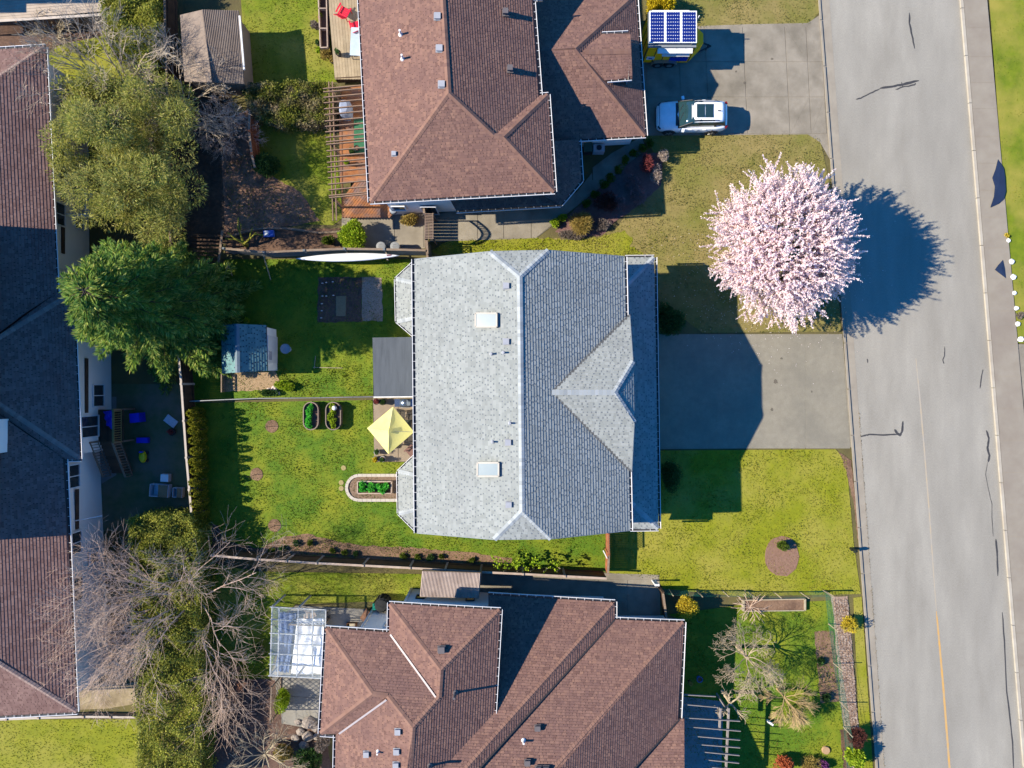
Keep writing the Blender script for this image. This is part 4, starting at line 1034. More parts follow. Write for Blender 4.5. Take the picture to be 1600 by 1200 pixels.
# ---- tall conifer beside the left house
def spray_tree(t, base, hgt, rad, nb, mat, n_leaf, z0=.8, droop=.25, ln=.3, wd=.1, power=.8, jag=.25, bark=BARKD, shape=None):
    tm = MB(); b = Vector(base); tm.tube([b, b + Vector((0, 0, hgt * .5)), b + Vector((0, 0, hgt * .97))], [.26, .16, .03], 8); tm.build('trunk', bark, t)
    P_, D_ = [], []; bm = MB()
    for i in range(nb):
        f = ((i + .5) / nb) ** 1.15; z = z0 + (hgt - z0) * f; a = i * 2.39996 + random.uniform(-.3, .3)
        R = (shape(f) if shape else (1 - f) ** power) * rad * random.uniform(1 - jag, 1 + jag * .6) + .25
        up = .35 * f + .08
        h = Vector((math.cos(a), math.sin(a), 0)); s = Vector((-h.y, h.x, 0))
        n = max(14, int(n_leaf * R / rad))
        t_ = rng.uniform(.12, 1, n) ** .75
        w = .32 * R * (1.02 - t_) + .08
        off = rng.uniform(-1, 1, n) * w
        zz = z + up * R * t_ - droop * R * t_ ** 2 + rng.normal(size=n) * .07 - np.abs(off) * .25
        pts = np.array(b)[None] * [1, 1, 0] + np.outer(t_ * R, h) + np.outer(off, s); pts[:, 2] = zz
        dd = np.outer(np.full(n, .75), h) + np.outer(np.sign(off) * rng.uniform(.2, 1, n), s); dd[:, 2] += rng.uniform(-.35, .35, n)
        P_.append(pts); D_.append(dd)
        e = b + Vector((0, 0, z)) + h * R * .8 + Vector((0, 0, up * R * .8 - droop * R * .64)); bm.tube([b + Vector((0, 0, z)), b + Vector((0, 0, z)) + h * R * .4 + Vector((0, 0, up * R * .4 - droop * R * .16)), e], [.04, .03, .012], 4, cap=False)
    bm.build('branches', bark, t)
    p = np.concatenate(P_); d = np.concatenate(D_); n = len(p)
    leaf_obj('foliage', p, d, ln * rng.uniform(.6, 1.3, n), wd * rng.uniform(.7, 1.3, n), mat, t)
    return t
NEEDLE = M('conifer_needles', (0, 0, 0, 1), ramp=[C(64, 102, 38, .84), C(106, 138, 48, .84), C(156, 168, 66, .86), C(82, 120, 50, .84), C(190, 186, 98, .88)], c3=C(70, 112, 60, .74), s3=.5, a3=.5, leaf=True)
cb = P(290, 489); CT = thing('conifer_tree', 'big dark green conifer overlapping the left house wall', 'tree', cb)
spray_tree(CT, cb, 11.0, 4.4, 230, NEEDLE, 520, .7, .34, .30, .07, .52, jag=.34)
YCEDAR = M('yellow_cedar', (0, 0, 0, 1), ramp=[C(108, 120, 48, .9), C(146, 148, 62, .9), C(182, 174, 84, .9), C(124, 132, 60, .9), C(204, 190, 116, .9)], c3=C(132, 128, 84, .9), s3=.6, a3=.6, leaf=True)
def lumpy(t, centre, radii, lumps, mat, dens, ln, wd, up=.25, base=None, trunk=True, bark=BARKD, r0=.45, spread=.62):
    """foliage mass made of several leaf lumps"""
    c = Vector(centre); ps, ds = [], []
    for i in range(lumps):
        v = rv(); k = random.random() ** .4 * spread
        lc = np.array((c.x + v.x * radii[0] * k, c.y + v.y * radii[1] * k, c.z + v.z * radii[2] * k)); lr = np.array(radii) * random.uniform(r0 * .7, r0 * 1.2)
        n = int(dens * random.uniform(.7, 1.2)); d = rng.normal(size=(n, 3)); d /= np.linalg.norm(d, axis=1, keepdims=True)
        ps.append(lc + d * lr * (rng.uniform(.35, 1.05, n) ** .5)[:, None]); ds.append(d + rng.normal(size=(n, 3)) * .6 + [0, 0, up])
    p = np.concatenate(ps); d = np.concatenate(ds); k = p[:, 2] > .06; p = p[k]; d = d[k]; n = len(p)
    fo = leaf_obj('foliage', p, d, ln * rng.uniform(.6, 1.3, n), wd * rng.uniform(.7, 1.3, n), mat, t)
    if trunk:
        b = Vector(base) if base else Vector((c.x, c.y, 0)); m = MB(); m.tube([b, b.lerp(c, .5), c + Vector((0, 0, radii[2] * .3))], [.05 + radii[0] * .04, .04 + radii[0] * .03, .02], 6)
        for k in range(5):
            v = rv(.3); m.tube([b.lerp(c, .5), c + Vector((v.x * radii[0], v.y * radii[1], v.z * radii[2])) * .6], [.02 + radii[0] * .015, .012], 4, cap=False)
        m.build('trunk' if radii[2] > 1.5 else 'stem', bark, t)
    return fo
def tree(label, px, py, z, radii, lumps, mat, dens, ln, wd, group=None, r0=.42, name='tree', cat='tree', spread=.66):
    c = P(px, py, z); t = thing(name, label, cat, (c.x, c.y, 0), group); lumpy(t, c, radii, lumps, mat, dens, ln, wd, r0=r0, spread=spread); return t
YT = tree('yellowish green evergreen tree beside the left house balcony', 207, 256, 4.1, (4.3, 5.2, 3.0), 80, YCEDAR, 600, .26, .045, r0=.21, spread=1.0, name='evergreen_tree')
tree('small olive evergreen below grey branches near the left house corner', 150, 150, 3.0, (2.2, 1.6, 2.2), 30, YCEDAR, 420, .2, .09, r0=.38, name='evergreen_tree')
# hedges
HEDGE = M('hedge_leaves', (0, 0, 0, 1), ramp=[C(104, 116, 40, .88), C(144, 148, 56, .88), C(180, 174, 76, .88), C(122, 130, 50, .88)], c3=C(118, 124, 66, .88), s3=.8, a3=.5, leaf=True)
HEDGE2 = M('purple_topped_hedge', (0, 0, 0, 1), ramp=[C(116, 124, 40, .68), C(150, 150, 56, .68), C(88, 104, 34, .68)], c3=C(178, 150, 140, .68), s3=.7, a3=.9, leaf=True)
GREENB = M('bush_green', (0, 0, 0, 1), ramp=[C(48, 84, 34, .6), C(76, 112, 46, .6), C(60, 98, 50, .6), C(98, 128, 58, .6)], leaf=True)
BOX = M('box_leaves', (0, 0, 0, 1), ramp=[C(84, 108, 24, .6), C(120, 138, 34, .6), C(60, 86, 24, .6)], leaf=True)
LIME = M('lime_leaves', (0, 0, 0, 1), ramp=[C(150, 172, 30, .85), C(120, 150, 24, .85), C(176, 186, 50, .85)], leaf=True)
BRIGHT = M('vegetable_leaves', (0, 0, 0, 1), ramp=[C(60, 160, 44, 1), C(92, 190, 62, 1), C(44, 136, 50, 1), C(120, 205, 80, 1)], leaf=True)
GOLD = M('golden_leaves', (0, 0, 0, 1), ramp=[C(214, 186, 20, .62), C(236, 208, 40, .62), C(190, 170, 24, .62)], leaf=True)
FORS = M('forsythia_bloom', (0, 0, 0, 1), ramp=[C(222, 190, 40, .62), C(238, 212, 66, .62), C(200, 178, 60, .62)], leaf=True)
HEATH = M('heather_grey', (0, 0, 0, 1), ramp=[C(140, 124, 116, .62), C(168, 152, 142, .62), C(112, 102, 92, .62)], leaf=True)
REDB = M('red_twig_leaves', (0, 0, 0, 1), ramp=[C(140, 62, 62, .62), C(176, 90, 88, .62), C(118, 60, 60, .62)], leaf=True)
MAROON = M('maroon_leaves', (0, 0, 0, 1), ramp=[C(96, 54, 46, .62), C(120, 66, 54, .62), C(76, 46, 42, .62)], leaf=True)
DRYG = M('dry_grass_leaves', (0, 0, 0, 1), ramp=[C(176, 150, 74, .62), C(200, 172, 100, .62), C(158, 144, 60, .62)], leaf=True)
ORNG = M('orange_leaves', (0, 0, 0, 1), ramp=[C(210, 104, 66, .62), C(226, 130, 84, .62), C(190, 96, 52, .62)], leaf=True)
PURP = M('purple_bloom', (0, 0, 0, 1), ramp=[C(130, 62, 132, .62), C(160, 90, 160, .62), C(100, 60, 110, .62)], leaf=True)
PALEP = M('pale_dry_plant', (0, 0, 0, 1), ramp=[C(196, 176, 162, .62), C(214, 196, 182, .62), C(170, 148, 134, .62)], leaf=True)
def hedge(label, poly, h, mat, dens=500, ln=.15, wd=.08, name='hedge', zref=None):
    q = [P(x, y_, h) for x, y_ in poly]
    cx_, cy_ = sum(p.x for p in q) / len(q), sum(p.y for p in q) / len(q)
    t = thing(name, label, 'hedge', (cx_, cy_, 0))
    pl = [(p.x, p.y) for p in q]; xs = [p[0] for p in pl]; ys = [p[1] for p in pl]
    n = int((max(xs) - min(xs)) * (max(ys) - min(ys)) * dens)
    x = rng.uniform(min(xs), max(xs), n); y_ = rng.uniform(min(ys), max(ys), n); k = inpoly(x, y_, pl); x, y_ = x[k], y_[k]; n = len(x)
    bump = .16 * np.sin(x * 3.1 + np.sin(y_ * 2.3) * 2) + .13 * np.sin(y_ * 4.3 + x) + rng.normal(size=n) * .05
    p = [np.c_[x, y_, h - .12 + bump - rng.uniform(0, .22, n)]]; d = [rng.normal(size=(n, 3)) * .7 + [0, 0, .5]]
    m_ = len(pl)
    for i in range(m_):
        a, b = np.array(pl[i]), np.array(pl[(i + 1) % m_]); L = np.linalg.norm(b - a); k = int(L * h * dens * .7); tt = rng.uniform(size=k); zz = rng.uniform(.05, h, k)
        nn = np.array((b - a)[::-1]) * [1, -1] / L
        off = rng.normal(size=k) * .1 + .08 * np.sin(tt * L * 4)
        p.append(np.c_[a + (b - a) * tt[:, None] + nn * off[:, None], zz]); d.append(rng.normal(size=(k, 3)) + [nn[0] * .3, nn[1] * .3, .2])
    p = np.concatenate(p); d = np.concatenate(d); n = len(p)
    leaf_obj('foliage', p, d, ln * rng.uniform(.6, 1.3, n), wd * rng.uniform(.7, 1.3, n), mat, t)
    for i in range(6):
        m = MB(); a = random.randrange(m_); s_ = Vector((cx_, cy_, 0)).lerp(Vector((pl[a][0], pl[a][1], 0)), random.uniform(.1, .7)); m.tube([s_, s_ + Vector((0, 0, h * .8))], [.05, .02], 5); m.build('stem', BARKD, t)
    return t
hedge('tall yellow green hedge block at the top edge left of the shed', [(157, -30), (236, -30), (240, 60), (230, 92), (172, 84), (160, 40)], 2.6, HEDGE)
hedge('flat topped hedge strip with dry purple top beside the slatted pergola', [(386, 132), (470, 127), (524, 131), (520, 152), (508, 188), (420, 190), (388, 170)], 1.7, HEDGE2)
hedge('long yellow green hedge under the lower pale bare tree down to the bottom edge', [(200, 812), (250, 806), (296, 810), (304, 860), (308, 960), (312, 1078), (310, 1150), (306, 1230), (218, 1230), (214, 1120), (210, 1030), (204, 920)], 2.5, HEDGE)
def bush(label, px, py, r, h, mat, dens=240, lumps=9, ln=.13, wd=.075, ry=None, name='shrub', cat='shrub', group=None):
    """px,py: where the crown shows; r in pixels, h height in metres"""
    z = h * .55; c = P(px, py, z); k = (H - z) / F
    t = thing(name, label, cat, (c.x, c.y, 0), group); lumpy(t, c, (r * k, (ry or r) * k, h * .5), lumps, mat, dens, ln, wd, r0=.5, spread=.6); return t
bush('round dark blue green shrub beside the orange stained fence panel', 416, 255, 20, 1.7, GREENB, 520, 16)
bush('bright golden shrub at the top edge behind the solar trailer', 1030, 8, 26, 1.8, GOLD, 500, 14)
bush('large yellow green shrub beside the striped orange deck', 553, 366, 24, 1.6, LIME, 480, 16)
bush('low olive plant against the white wall beside the arbour', 640, 343, 18, .7, DRYG, 200, 8, ry=9)
bush('dark ball shrub on the lawn between driveway and grey house below the drive', 1048, 742, 20, 1.5, GREENB, 620, 18, .09, .05, ry=26)
bush('dark spreading shrub in the grey house shade above the driveway', 1046, 498, 24, 1.3, GREENB, 480, 16, ry=28)
bush('small golden green shrub alone in the round mulch bed', 1223, 854, 8, .8, BOX, 200, 8, .1, .06)
BX = [(1016, 222), (1002, 231), (990, 241), (978, 252), (966, 264), (954, 277), (943, 290), (931, 303), (917, 317)]
for i, (x, y_) in enumerate(BX):
    bush('clipped dark green ball shrub, %s from the car end of the diagonal row' % ORD[i], x, y_, 8.5, .7, BOX, 150, 6, .08, .05, group='ball shrubs along the diagonal path')
bush('lime green plant at the lower tip of the path bed', 866, 349, 9, .5, LIME, 150, 6, .1)
bush('lime green plant just above the tip of the path bed', 878, 341, 7, .5, LIME, 120, 5, .1)
bush('golden dry grass clump beside the lawn at the path bed', 906, 348, 18, .9, DRYG, 420, 10, .3, .025)
bush('grey heather mat below the golden grass clump', 895, 366, 24, .45, HEATH, 260, 12, .09, .04, ry=8)
bush('grey heather mound right of the golden grass clump', 938, 352, 17, .5, HEATH, 260, 10, .09, .04, ry=10)
bush('maroon leafless bush in the shaded path bed', 946, 314, 18, 1.3, MAROON, 330, 10, .16, .03)
for lab, x, y_, r in (('upper', 985, 282, 15), ('middle', 996, 306, 14), ('lower', 967, 318, 13)):
    bush('leafless mauve brown shrub, %s one of three in the middle of the path bed' % lab, x, y_, r, .9, M('mauve_twigs', (0, 0, 0, 1), ramp=[C(140, 104, 104, .6), C(164, 128, 124, .6), C(112, 84, 84, .6)]), 260, 9, .2, .025)
bush('red twigged shrub in the shaded path bed', 1010, 256, 10, 1.1, REDB, 260, 8, .22, .03, ry=16)
bush('pale dried flower plant near the lawn corner of the path bed', 1037, 246, 9, .8, PALEP, 180, 7, .12, .04, ry=12)
bush('pale dried flower plant further down the path bed edge', 1026, 270, 8, .7, PALEP, 150, 7, .12, .04, ry=16)
bush('yellow leaved shrub by the green mesh fence corner', 1072, 948, 20, 1.6, FORS, 330, 12, .12, .08)
bush('yellow flowering shrub on the gravel strip by the road', 1328, 973, 14, 1.2, FORS, 150, 9, .11, .07, ry=16)
bush('dark red rounded bush near the lower end of the gravel strip', 1342, 1153, 15, 1.6, MAROON, 420, 10, .14, .035)
bush('yellow green bush at the lower end of the gravel strip', 1337, 1181, 18, 1.4, LIME, 330, 12, .15, .09)
bush('orange red leaved bush at the bottom edge', 1226, 1194, 16, 1.2, ORNG, 330, 10, .12, .06)
bush('purple flowering plant at the bottom edge', 1286, 1196, 8, .6, PURP, 180, 6)
bush('tan dry grass clump at the bottom edge beside the purple plant', 1264, 1200, 16, .7, DRYG, 260, 8, .25, .03)
bush('small green plant upper in the mulch strip by the mesh fence', 1283, 1033, 6, .4, GREENB, 110, 5)
bush('small green plant lower in the mulch strip by the mesh fence', 1291, 1090, 7, .4, GREENB, 110, 5)
bush('yellow green bush beside the lattice screen near the glazed cover', 438, 1096, 13, 1.4, LIME, 330, 10, .12, .07, ry=22)
bush('mixed green bush at the bottom edge below the rock pile', 480, 1190, 24, 1.5, GREENB, 360, 12, .14, .07)
bush('olive bush at the bottom edge left of the mixed green bush', 440, 1176, 16, 1.3, DRYG, 330, 10, .12, .07)
bush('dull tan bush near the corner of the bottom house gutter', 503, 1158, 14, 1.2, HEATH, 300, 9, .12, .06)
bush('small dark green bush in the kayak fence bed', 513, 374, 9, .8, BOX, 160, 7)
bush('dark leafy bush beside the fence under the lower bare trees', 398, 1020, 16, 1.6, GREENB, 300, 10, .14, .07)
bush('grey green plant beside the timber planter near the red chair', 492, 40, 8, .6, HEATH, 120, 6, .12, .05)
bush('leafy green plant at the lower end of the timber planter', 513, 84, 13, .8, DRYG, 220, 9, .13, .06, ry=11)
bush('small lime plant at the corner of the timber planter', 500, 77, 6, .5, LIME, 100, 5)
bush('dark green shrub beside the shed behind the purple topped hedge', 392, 142, 12, 1.3, GREENB, 300, 9)
bush('small yellow green weed clump behind the blue grey shed', 386, 503, 6, .5, LIME, 90, 4)
bush('yellow green plants beside the wire fence below the sandy patch', 446, 603, 18, .4, LIME, 200, 8, ry=8)
bush('green plants against the wire fence below the shed', 420, 614, 14, .4, GREENB, 160, 7, ry=6)
for i, (x, y_) in enumerate(((463, 849), (484, 848), (425, 859), (442, 858), (520, 861), (538, 864), (556, 866), (631, 869), (653, 870), (672, 871), (690, 870), (738, 875))):
    bush('small green plant in the mulch border along the brown fence, %s from the left' % ORD[i], x, y_, 5, .28, BOX if i % 3 else GREENB, 90, 5, .1, .05, group='plants in the brown fence border', name='border_plant', cat='plant')
# vine over the brown fence
cv = P(815, 880, 1.3); VT = thing('climbing_vine', 'lime green vine sprawling over the brown fence near the gate', 'vine', (cv.x, cv.y, 0))
ps = []
for _ in range(34):
    a = P(random.uniform(765, 880), random.uniform(874, 888), random.uniform(.9, 1.7)); d = Vector((random.uniform(-.5, .5), random.uniform(-.5, .4), random.uniform(-.1, .2)))
    for k in range(11): ps.append(a + d * k * .1 + rv() * .05)
leaf_obj('foliage', np.array(ps), rng.normal(size=(len(ps), 3)) + [0, 0, .6], .16, .13, LIME, VT)
for k in range(5): a = P(790 + k * 20, 886, .1); m = MB(); m.tube([a, a + Vector((.2, .1, .8)), a + Vector((-.1, .15, 1.6))], .018, 4); m.build('stem', BARKT, VT)
# row of clipped cedar columns inside the left fence
COLS = [(307, 644), (310, 657), (311, 670), (311, 685), (313, 701), (312, 717), (313, 731), (312, 748), (312, 764), (314, 780), (314, 796), (315, 810)]
CONE = M('column_cedar', (0, 0, 0, 1), ramp=[C(112, 118, 24, .9), C(146, 142, 36, .9), C(86, 98, 24, .9), C(172, 160, 50, .9)], leaf=True)
for i, (x, y_) in enumerate(COLS):
    c = P(x + 9, y_, 0); t = thing('cedar_column', 'narrow clipped cedar column, %s from the wire fence end of the row' % ORD[i], 'shrub', c, 'clipped cedar columns inside the left fence')
    hh = 2.05 * random.uniform(.9, 1.06); n = 1100; z = rng.uniform(.05, 1, n); a = rng.uniform(0, 6.283, n); R = .315 * np.sin(np.pi * (z * .72 + .2)) + .05
    R = R * rng.uniform(.75, 1.08, n); p = np.c_[c.x + R * np.cos(a), c.y + R * .85 * np.sin(a), z * hh]
    leaf_obj('foliage', p, np.c_[np.cos(a) * .5, np.sin(a) * .5, np.full(n, .9)] + rng.normal(size=(n, 3)) * .35, .13, .06, CONE, t)
    m = MB(); m.tube([c, c + Vector((0, 0, 1.3))], [.04, .02], 5); m.build('stem', BARKD, t)

# ---- bare trees
def fan(n, up, jit=.25, a0=0.0, a1=2 * math.pi):
    return [Vector((math.cos(a0 + (a1 - a0) * (i + .5) / n + random.uniform(-jit, jit)), math.sin(a0 + (a1 - a0) * (i + .5) / n + random.uniform(-jit, jit)), up * random.uniform(.7, 1.4))) for i in range(n)]
random.seed(21)
bare_tree('bare_tree', 'large bare tree with pale pinkish branches over the lower left house roof', P(318, 927), fan(7, .7) + [Vector((-.9, -.1, .6)), Vector((-.8, -.5, .6)), Vector((-.5, -.9, .6)), Vector((-.8, .35, .7)), Vector((-.6, -.3, 1.1)), Vector((-1, -.3, .45)), Vector((-.2, -.6, 1.3))], BARKP, 5.6, .05, (8, 8, 6), (.6, .75, .85), (.015, .02, .01, .0), trunk_h=1.2, trunk_r=.2, rmin=.005, bend=.2)
random.seed(5)
bare_tree('bare_tree', 'bare grey branched tree over the yellow green tree at the upper left', P(215, 150), fan(8, 1.0) + [Vector((-.9, .35, 1.0)), Vector((-.7, .6, 1.1))], BARKW, 3.9, .055, (6, 6, 5), (.55, .65, .75), (.03, .04, .03, 0), trunk_h=1.2, trunk_r=.15, rmin=.0065)
random.seed(9)
bare_tree('bare_tree', 'bare many stemmed tree in front of the ribbed shed', P(297, 170), fan(11, .55), BARKW, 3.0, .045, (7, 6, 5), (.55, .7, .8), (.03, .0, -.02, -.03), trunk_h=.6, trunk_r=.13, rmin=.007)
random.seed(11)
bare_tree('bare_tree', 'leafless arching shrub over the leaf litter beside the orange fence', P(365, 215), fan(9, .9), BARKP, 1.7, .025, (6, 6, 4), (.6, .7, .8), (-.02, -.05, -.06, 0), trunk_h=.3, trunk_r=.07, rmin=.006)
random.seed(3)
bare_tree('bare_tree', 'bare pollarded tree with long straight shoots at the bottom edge', P(428, 1158), [Vector((-.8, -.8, .9))] + fan(13, .6), BARKT, 2.2, .04, (8, 5), (.5, .6), (.03, .03), trunk_h=1.8, trunk_r=.12, rmin=.008)
random.seed(4)
bare_tree('bare_shrub', 'reddish brown bare twiggy shrub near the lower bare tree', P(362, 1058), fan(26, .35, .2), M('rusty_twigs', C(166, 116, 92), C(190, 140, 112), 4), 1.0, .016, (6, 4), (.5, .6), (.02, .0), trunk_h=.5, trunk_r=.06, rmin=.008)
random.seed(13)
WILL = M('weeping_twig', C(178, 156, 128, .55), C(202, 182, 154, .55), 4, C(140, 120, 96, .55), 1, .6)
bare_tree('weeping_tree', 'weeping bare tree with tan grey drooping twigs on the lower right lawn', P(1152, 1010), fan(12, .6, .35), WILL, 1.8, .035, (7, 6, 3), (.7, .8, .8), (-.02, -.10, -.12, -.1), trunk_h=2.0, trunk_r=.12, rmin=.007, bend=.3)
random.seed(17)
bare_tree('bare_tree', 'small pollarded tree with thick pale forks beside the lower right pergola', P(1128, 1080), [Vector((.6, .8, .5)), Vector((-.4, .9, .5)), Vector((.7, -.7, .5)), Vector((-.8, -.3, .5))], BARKT, .9, .06, (7, 5), (.7, .8), (0, -.02), trunk_h=1.9, trunk_r=.1, rmin=.011)
random.seed(19)
bare_tree('weeping_shrub', 'weeping straw coloured bare shrub on the lower right lawn', P(1214, 1076), [Vector((1, -.6, .5)), Vector((.7, -1, .5)), Vector((.2, -1, .5)), Vector((1, -.2, .4)), Vector((.5, -.8, .6)), Vector((.8, -.8, .7)), Vector((-.3, -.6, .7))] + fan(5, .6), M('straw_twigs', C(182, 152, 104), C(204, 174, 126), 4), 1.3, .025, (12, 8), (.5, .5), (-.06, -.14, -.18), trunk_h=1.4, trunk_r=.07, rmin=.007)
random.seed(23)
bare_tree('bare_tree', 'small mossy pruned tree in the bed above the kayak fence', P(385, 383), [Vector((1, .6, .4)), Vector((-.8, .7, .5)), Vector((-.2, 1, .6))], M('mossy_bark', C(150, 146, 40), C(176, 168, 70), 3), 1.2, .09, (2,), (.6,), (.03, .0), trunk_h=.5, trunk_r=.14, rmin=.03)
random.seed(31)
bare_tree('bare_shrub', 'thin bare shrub with pale twigs beside the raised bed at the mesh fence', P(1170, 947), fan(12, .35, .3), BARKP, .9, .012, (3,), (.6,), (-.03, -.03), trunk_h=.2, trunk_r=.03, rmin=.010)
random.seed(37)
bare_tree('bare_shrub', 'bare twiggy brown shrub between pale deck and left lawn', P(95, 60), fan(16, .7, .3), BARKT, 1.3, .016, (5, 4), (.6, .7), (.01, 0), trunk_h=.3, trunk_r=.05, rmin=.011)
random.seed(99)

# staked saplings in the three round soil patches of the back lawn
for lab, x, y_ in (('uppermost', 425, 666), ('middle', 401, 741), ('lowest', 429, 821)):
    c = P(x, y_); t = thing('sapling', 'thin leafless sapling in a round soil patch on the back lawn, %s of the three' % lab, 'sapling', c)
    m = MB(); m.tube([c, c + Vector((.02, 0, .8)), c + Vector((0, .01, 1.5))], [.018, .012, .006], 5); m.build('trunk', BARKD, t)
    m = MB()
    for k in range(6): a = c + Vector((0, 0, .7 + k * .13)); d = rv(.5) * .28; m.tube([a, a + d], [.007, .004], 3)
    m.build('twigs', BARKD, t)
# ================================================================ FENCES
def lerp2(a, b, t): return (a[0] + (b[0] - a[0]) * t, a[1] + (b[1] - a[1]) * t)
def fence(name, label, pts, h, mat, capmat, panel=2.4, cat='fence', boards=True, posts=True, pmat=None, bw=.14, post_up=.06, z0=.05, postcap=None):
    """pts: pixel line of the fence TOP"""
    c = P(pts[0][0], pts[0][1], h); t = thing(name, label, cat, (c.x, c.y, 0)); pmat = pmat or mat
    for i in range(len(pts) - 1):
        a, b = P(*pts[i], h), P(*pts[i + 1], h); a.z = b.z = 0; L = (b - a).length; n = max(1, round(L / panel)); d = (b - a) / L
        nn = Vector((-d.y, d.x, 0))
        for k in range(n):
            p, q = a.lerp(b, k / n), a.lerp(b, (k + 1) / n); l = (q - p).length; m = MB(); nb = max(2, int(l / bw))
            for j in range(nb):
                s = (j + .5) / nb; cc = p.lerp(q, s); hh = h - .05
                m.bar(cc + nn * random.uniform(-.006, .006) + Vector((0, 0, z0)), cc + Vector((0, 0, hh + random.uniform(-.008, .008))), l / nb * .97, .02, nn)
            m.bar(p + nn * .03 + Vector((0, 0, .35)), q + nn * .03 + Vector((0, 0, .35)), .05, .09); m.bar(p + nn * .03 + Vector((0, 0, h - .35)), q + nn * .03 + Vector((0, 0, h - .35)), .05, .09)
            m.build('fence_panel', mat, t)
            m = MB(); m.bar(p + Vector((0, 0, h - .02)), q + Vector((0, 0, h - .02)), .13, .04); m.build('cap_rail', capmat, t)
            if posts:
                m = MB(); m.box(p + nn * .0 + Vector((0, 0, (h + post_up) / 2)), (.13, .13, h + post_up), math.atan2(d.y, d.x)); m.build('fence_post', postcap or pmat, t)
    return t
CAPW = M('bleached_cap', C(206, 190, 176), C(220, 206, 192), 3)
fence('board_fence', 'brown board fence with pale cap beside the row of cedar columns', [(266, 420), (283, 600), (291, 715), (300, 815), (308, 1000), (314, 1230)], 1.8, WOODD, CAPW, postcap=CAPW)
fence('board_fence', 'dark board fence behind the ribbed shed at the upper left', [(256, -30), (258, 60), (264, 240), (266, 410)], 1.8, WOODD, WOODG)
fence('board_fence', 'brown board fence between the green lawn and the bottom house', [(330, 868), (400, 874), (494, 880), (640, 887.5), (751, 894), (817, 897), (948, 904)], 1.8, M('brown_fence', C(112, 80, 46), C(134, 98, 60), 3, C(90, 64, 40), 1, .6, isl=.12), WOODP, postcap=WOODP)
fence('board_fence', 'blue grey board fence behind the white kayak', [(349, 388), (412, 394), (538, 388.5), (600, 389.5), (665, 391)], 1.75, M('bluegrey_boards', C(116, 122, 126), C(140, 146, 150), 3, isl=.12), WOODG)
fence('board_fence', 'orange brown fence panel beside the round dark shrub', [(390, 170), (389, 205), (393, 240), (398, 262)], 1.7, WOODR, WOODG)
def lattice(m, a, b, z0, z1, sp=.11, w=.03):
    a = Vector(a); b = Vector(b); d = (b - a); L = d.length; d.normalize(); hh = z1 - z0; n = Vector((-d.y, d.x, 0))
    for sgn in (1, -1):
        k = -hh
        while k < L:
            s0, s1 = (k, k + hh) if sgn > 0 else (k + hh, k)
            p0, p1 = Vector((s0, z0)), Vector((s1, z1))
            def clip(s, o):
                return max(0, min(L, s))
            q = []
            for (s, z_, s2, z2) in ((s0, z0, s1, z1),):
                pts_ = [(s, z_), (s2, z2)]
                for idx in (0, 1):
                    sx, zx = pts_[idx]; ox, oz = pts_[1 - idx]
                    if sx < 0: zx = zx + (oz - zx) * (0 - sx) / (ox - sx); sx = 0
                    if sx > L: zx = zx + (oz - zx) * (L - sx) / (ox - sx); sx = L
                    q.append((sx, zx))
            (x0, y0), (x1, y1) = q
            if abs(x1 - x0) > .02: m.bar(a + d * x0 + n * .006 * sgn + Vector((0, 0, y0)), a + d * x1 + n * .006 * sgn + Vector((0, 0, y1)), .008, w, n.cross(d) if False else (d * -(1 if sgn > 0 else -1) + Vector((0, 0, 1))))
            k += sp * 1.414
# gate beside the grey house, solid boards below a lattice top
gp = P(950, 870, 1.8); GT = fence('side_gate', 'orange brown gate fence closing the gap between grey house and brown fence', [(951, 834), (951.5, 866), (950, 899)], 1.45, WOODR, WOODG, 1.5)
m = MB(); a, b = P(951, 834, 1.8), P(951.5, 866, 1.8); a.z = b.z = 0; lattice(m, a, b, 1.45, 1.8); m.bar(a + Vector((0, 0, 1.82)), b + Vector((0, 0, 1.82)), .06, .05); m.build('lattice_top', WOODR, GT)
m = MB(); a = P(942.5, 860, 1.5); m.tube([a, a + Vector((.25, -.5, 0))], .03, 6); m.build('handrail', WHITE, GT)
# wire fence across the lawn
c = P(297, 626); WF = thing('wire_fence', 'thin wire fence with pale top rail across the middle of the left lawns', 'fence', c)
pts = [(297, 627), (350, 624.5), (400, 622.5), (450, 622), (500, 621.5), (550, 620.5), (585, 620)]
w = [P(x, y_, 1.2) for x, y_ in pts]
m = MB(); m.tube(w[:4], .035, 6); m.tube(w[3:], .03, 6); m.build('top_rail', METAL, WF)
for p in w: m = MB(); m.tube([(p.x, p.y, 0), (p.x, p.y, 1.24)], .03, 6); m.build('fence_post', METAL, WF)
m = MB()
for z_ in (.15, .4, .65, .9): m.tube([(p.x, p.y, z_) for p in w], .006, 3)
k = w[0].copy(); L = w[-1].x - w[0].x; n = int(L / .15)
for i in range(n):
    x = w[0].x + L * i / n; j = max(0, min(len(w) - 2, [q for q in range(len(w)) if w[q].x <= x][-1])); y_ = w[j].y + (w[j + 1].y - w[j].y) * (x - w[j].x) / (w[j + 1].x - w[j].x); m.tube([(x, y_, .05), (x, y_, 1.18)], .005, 3)
m.build('wire_mesh', METAL, WF, kind='stuff')
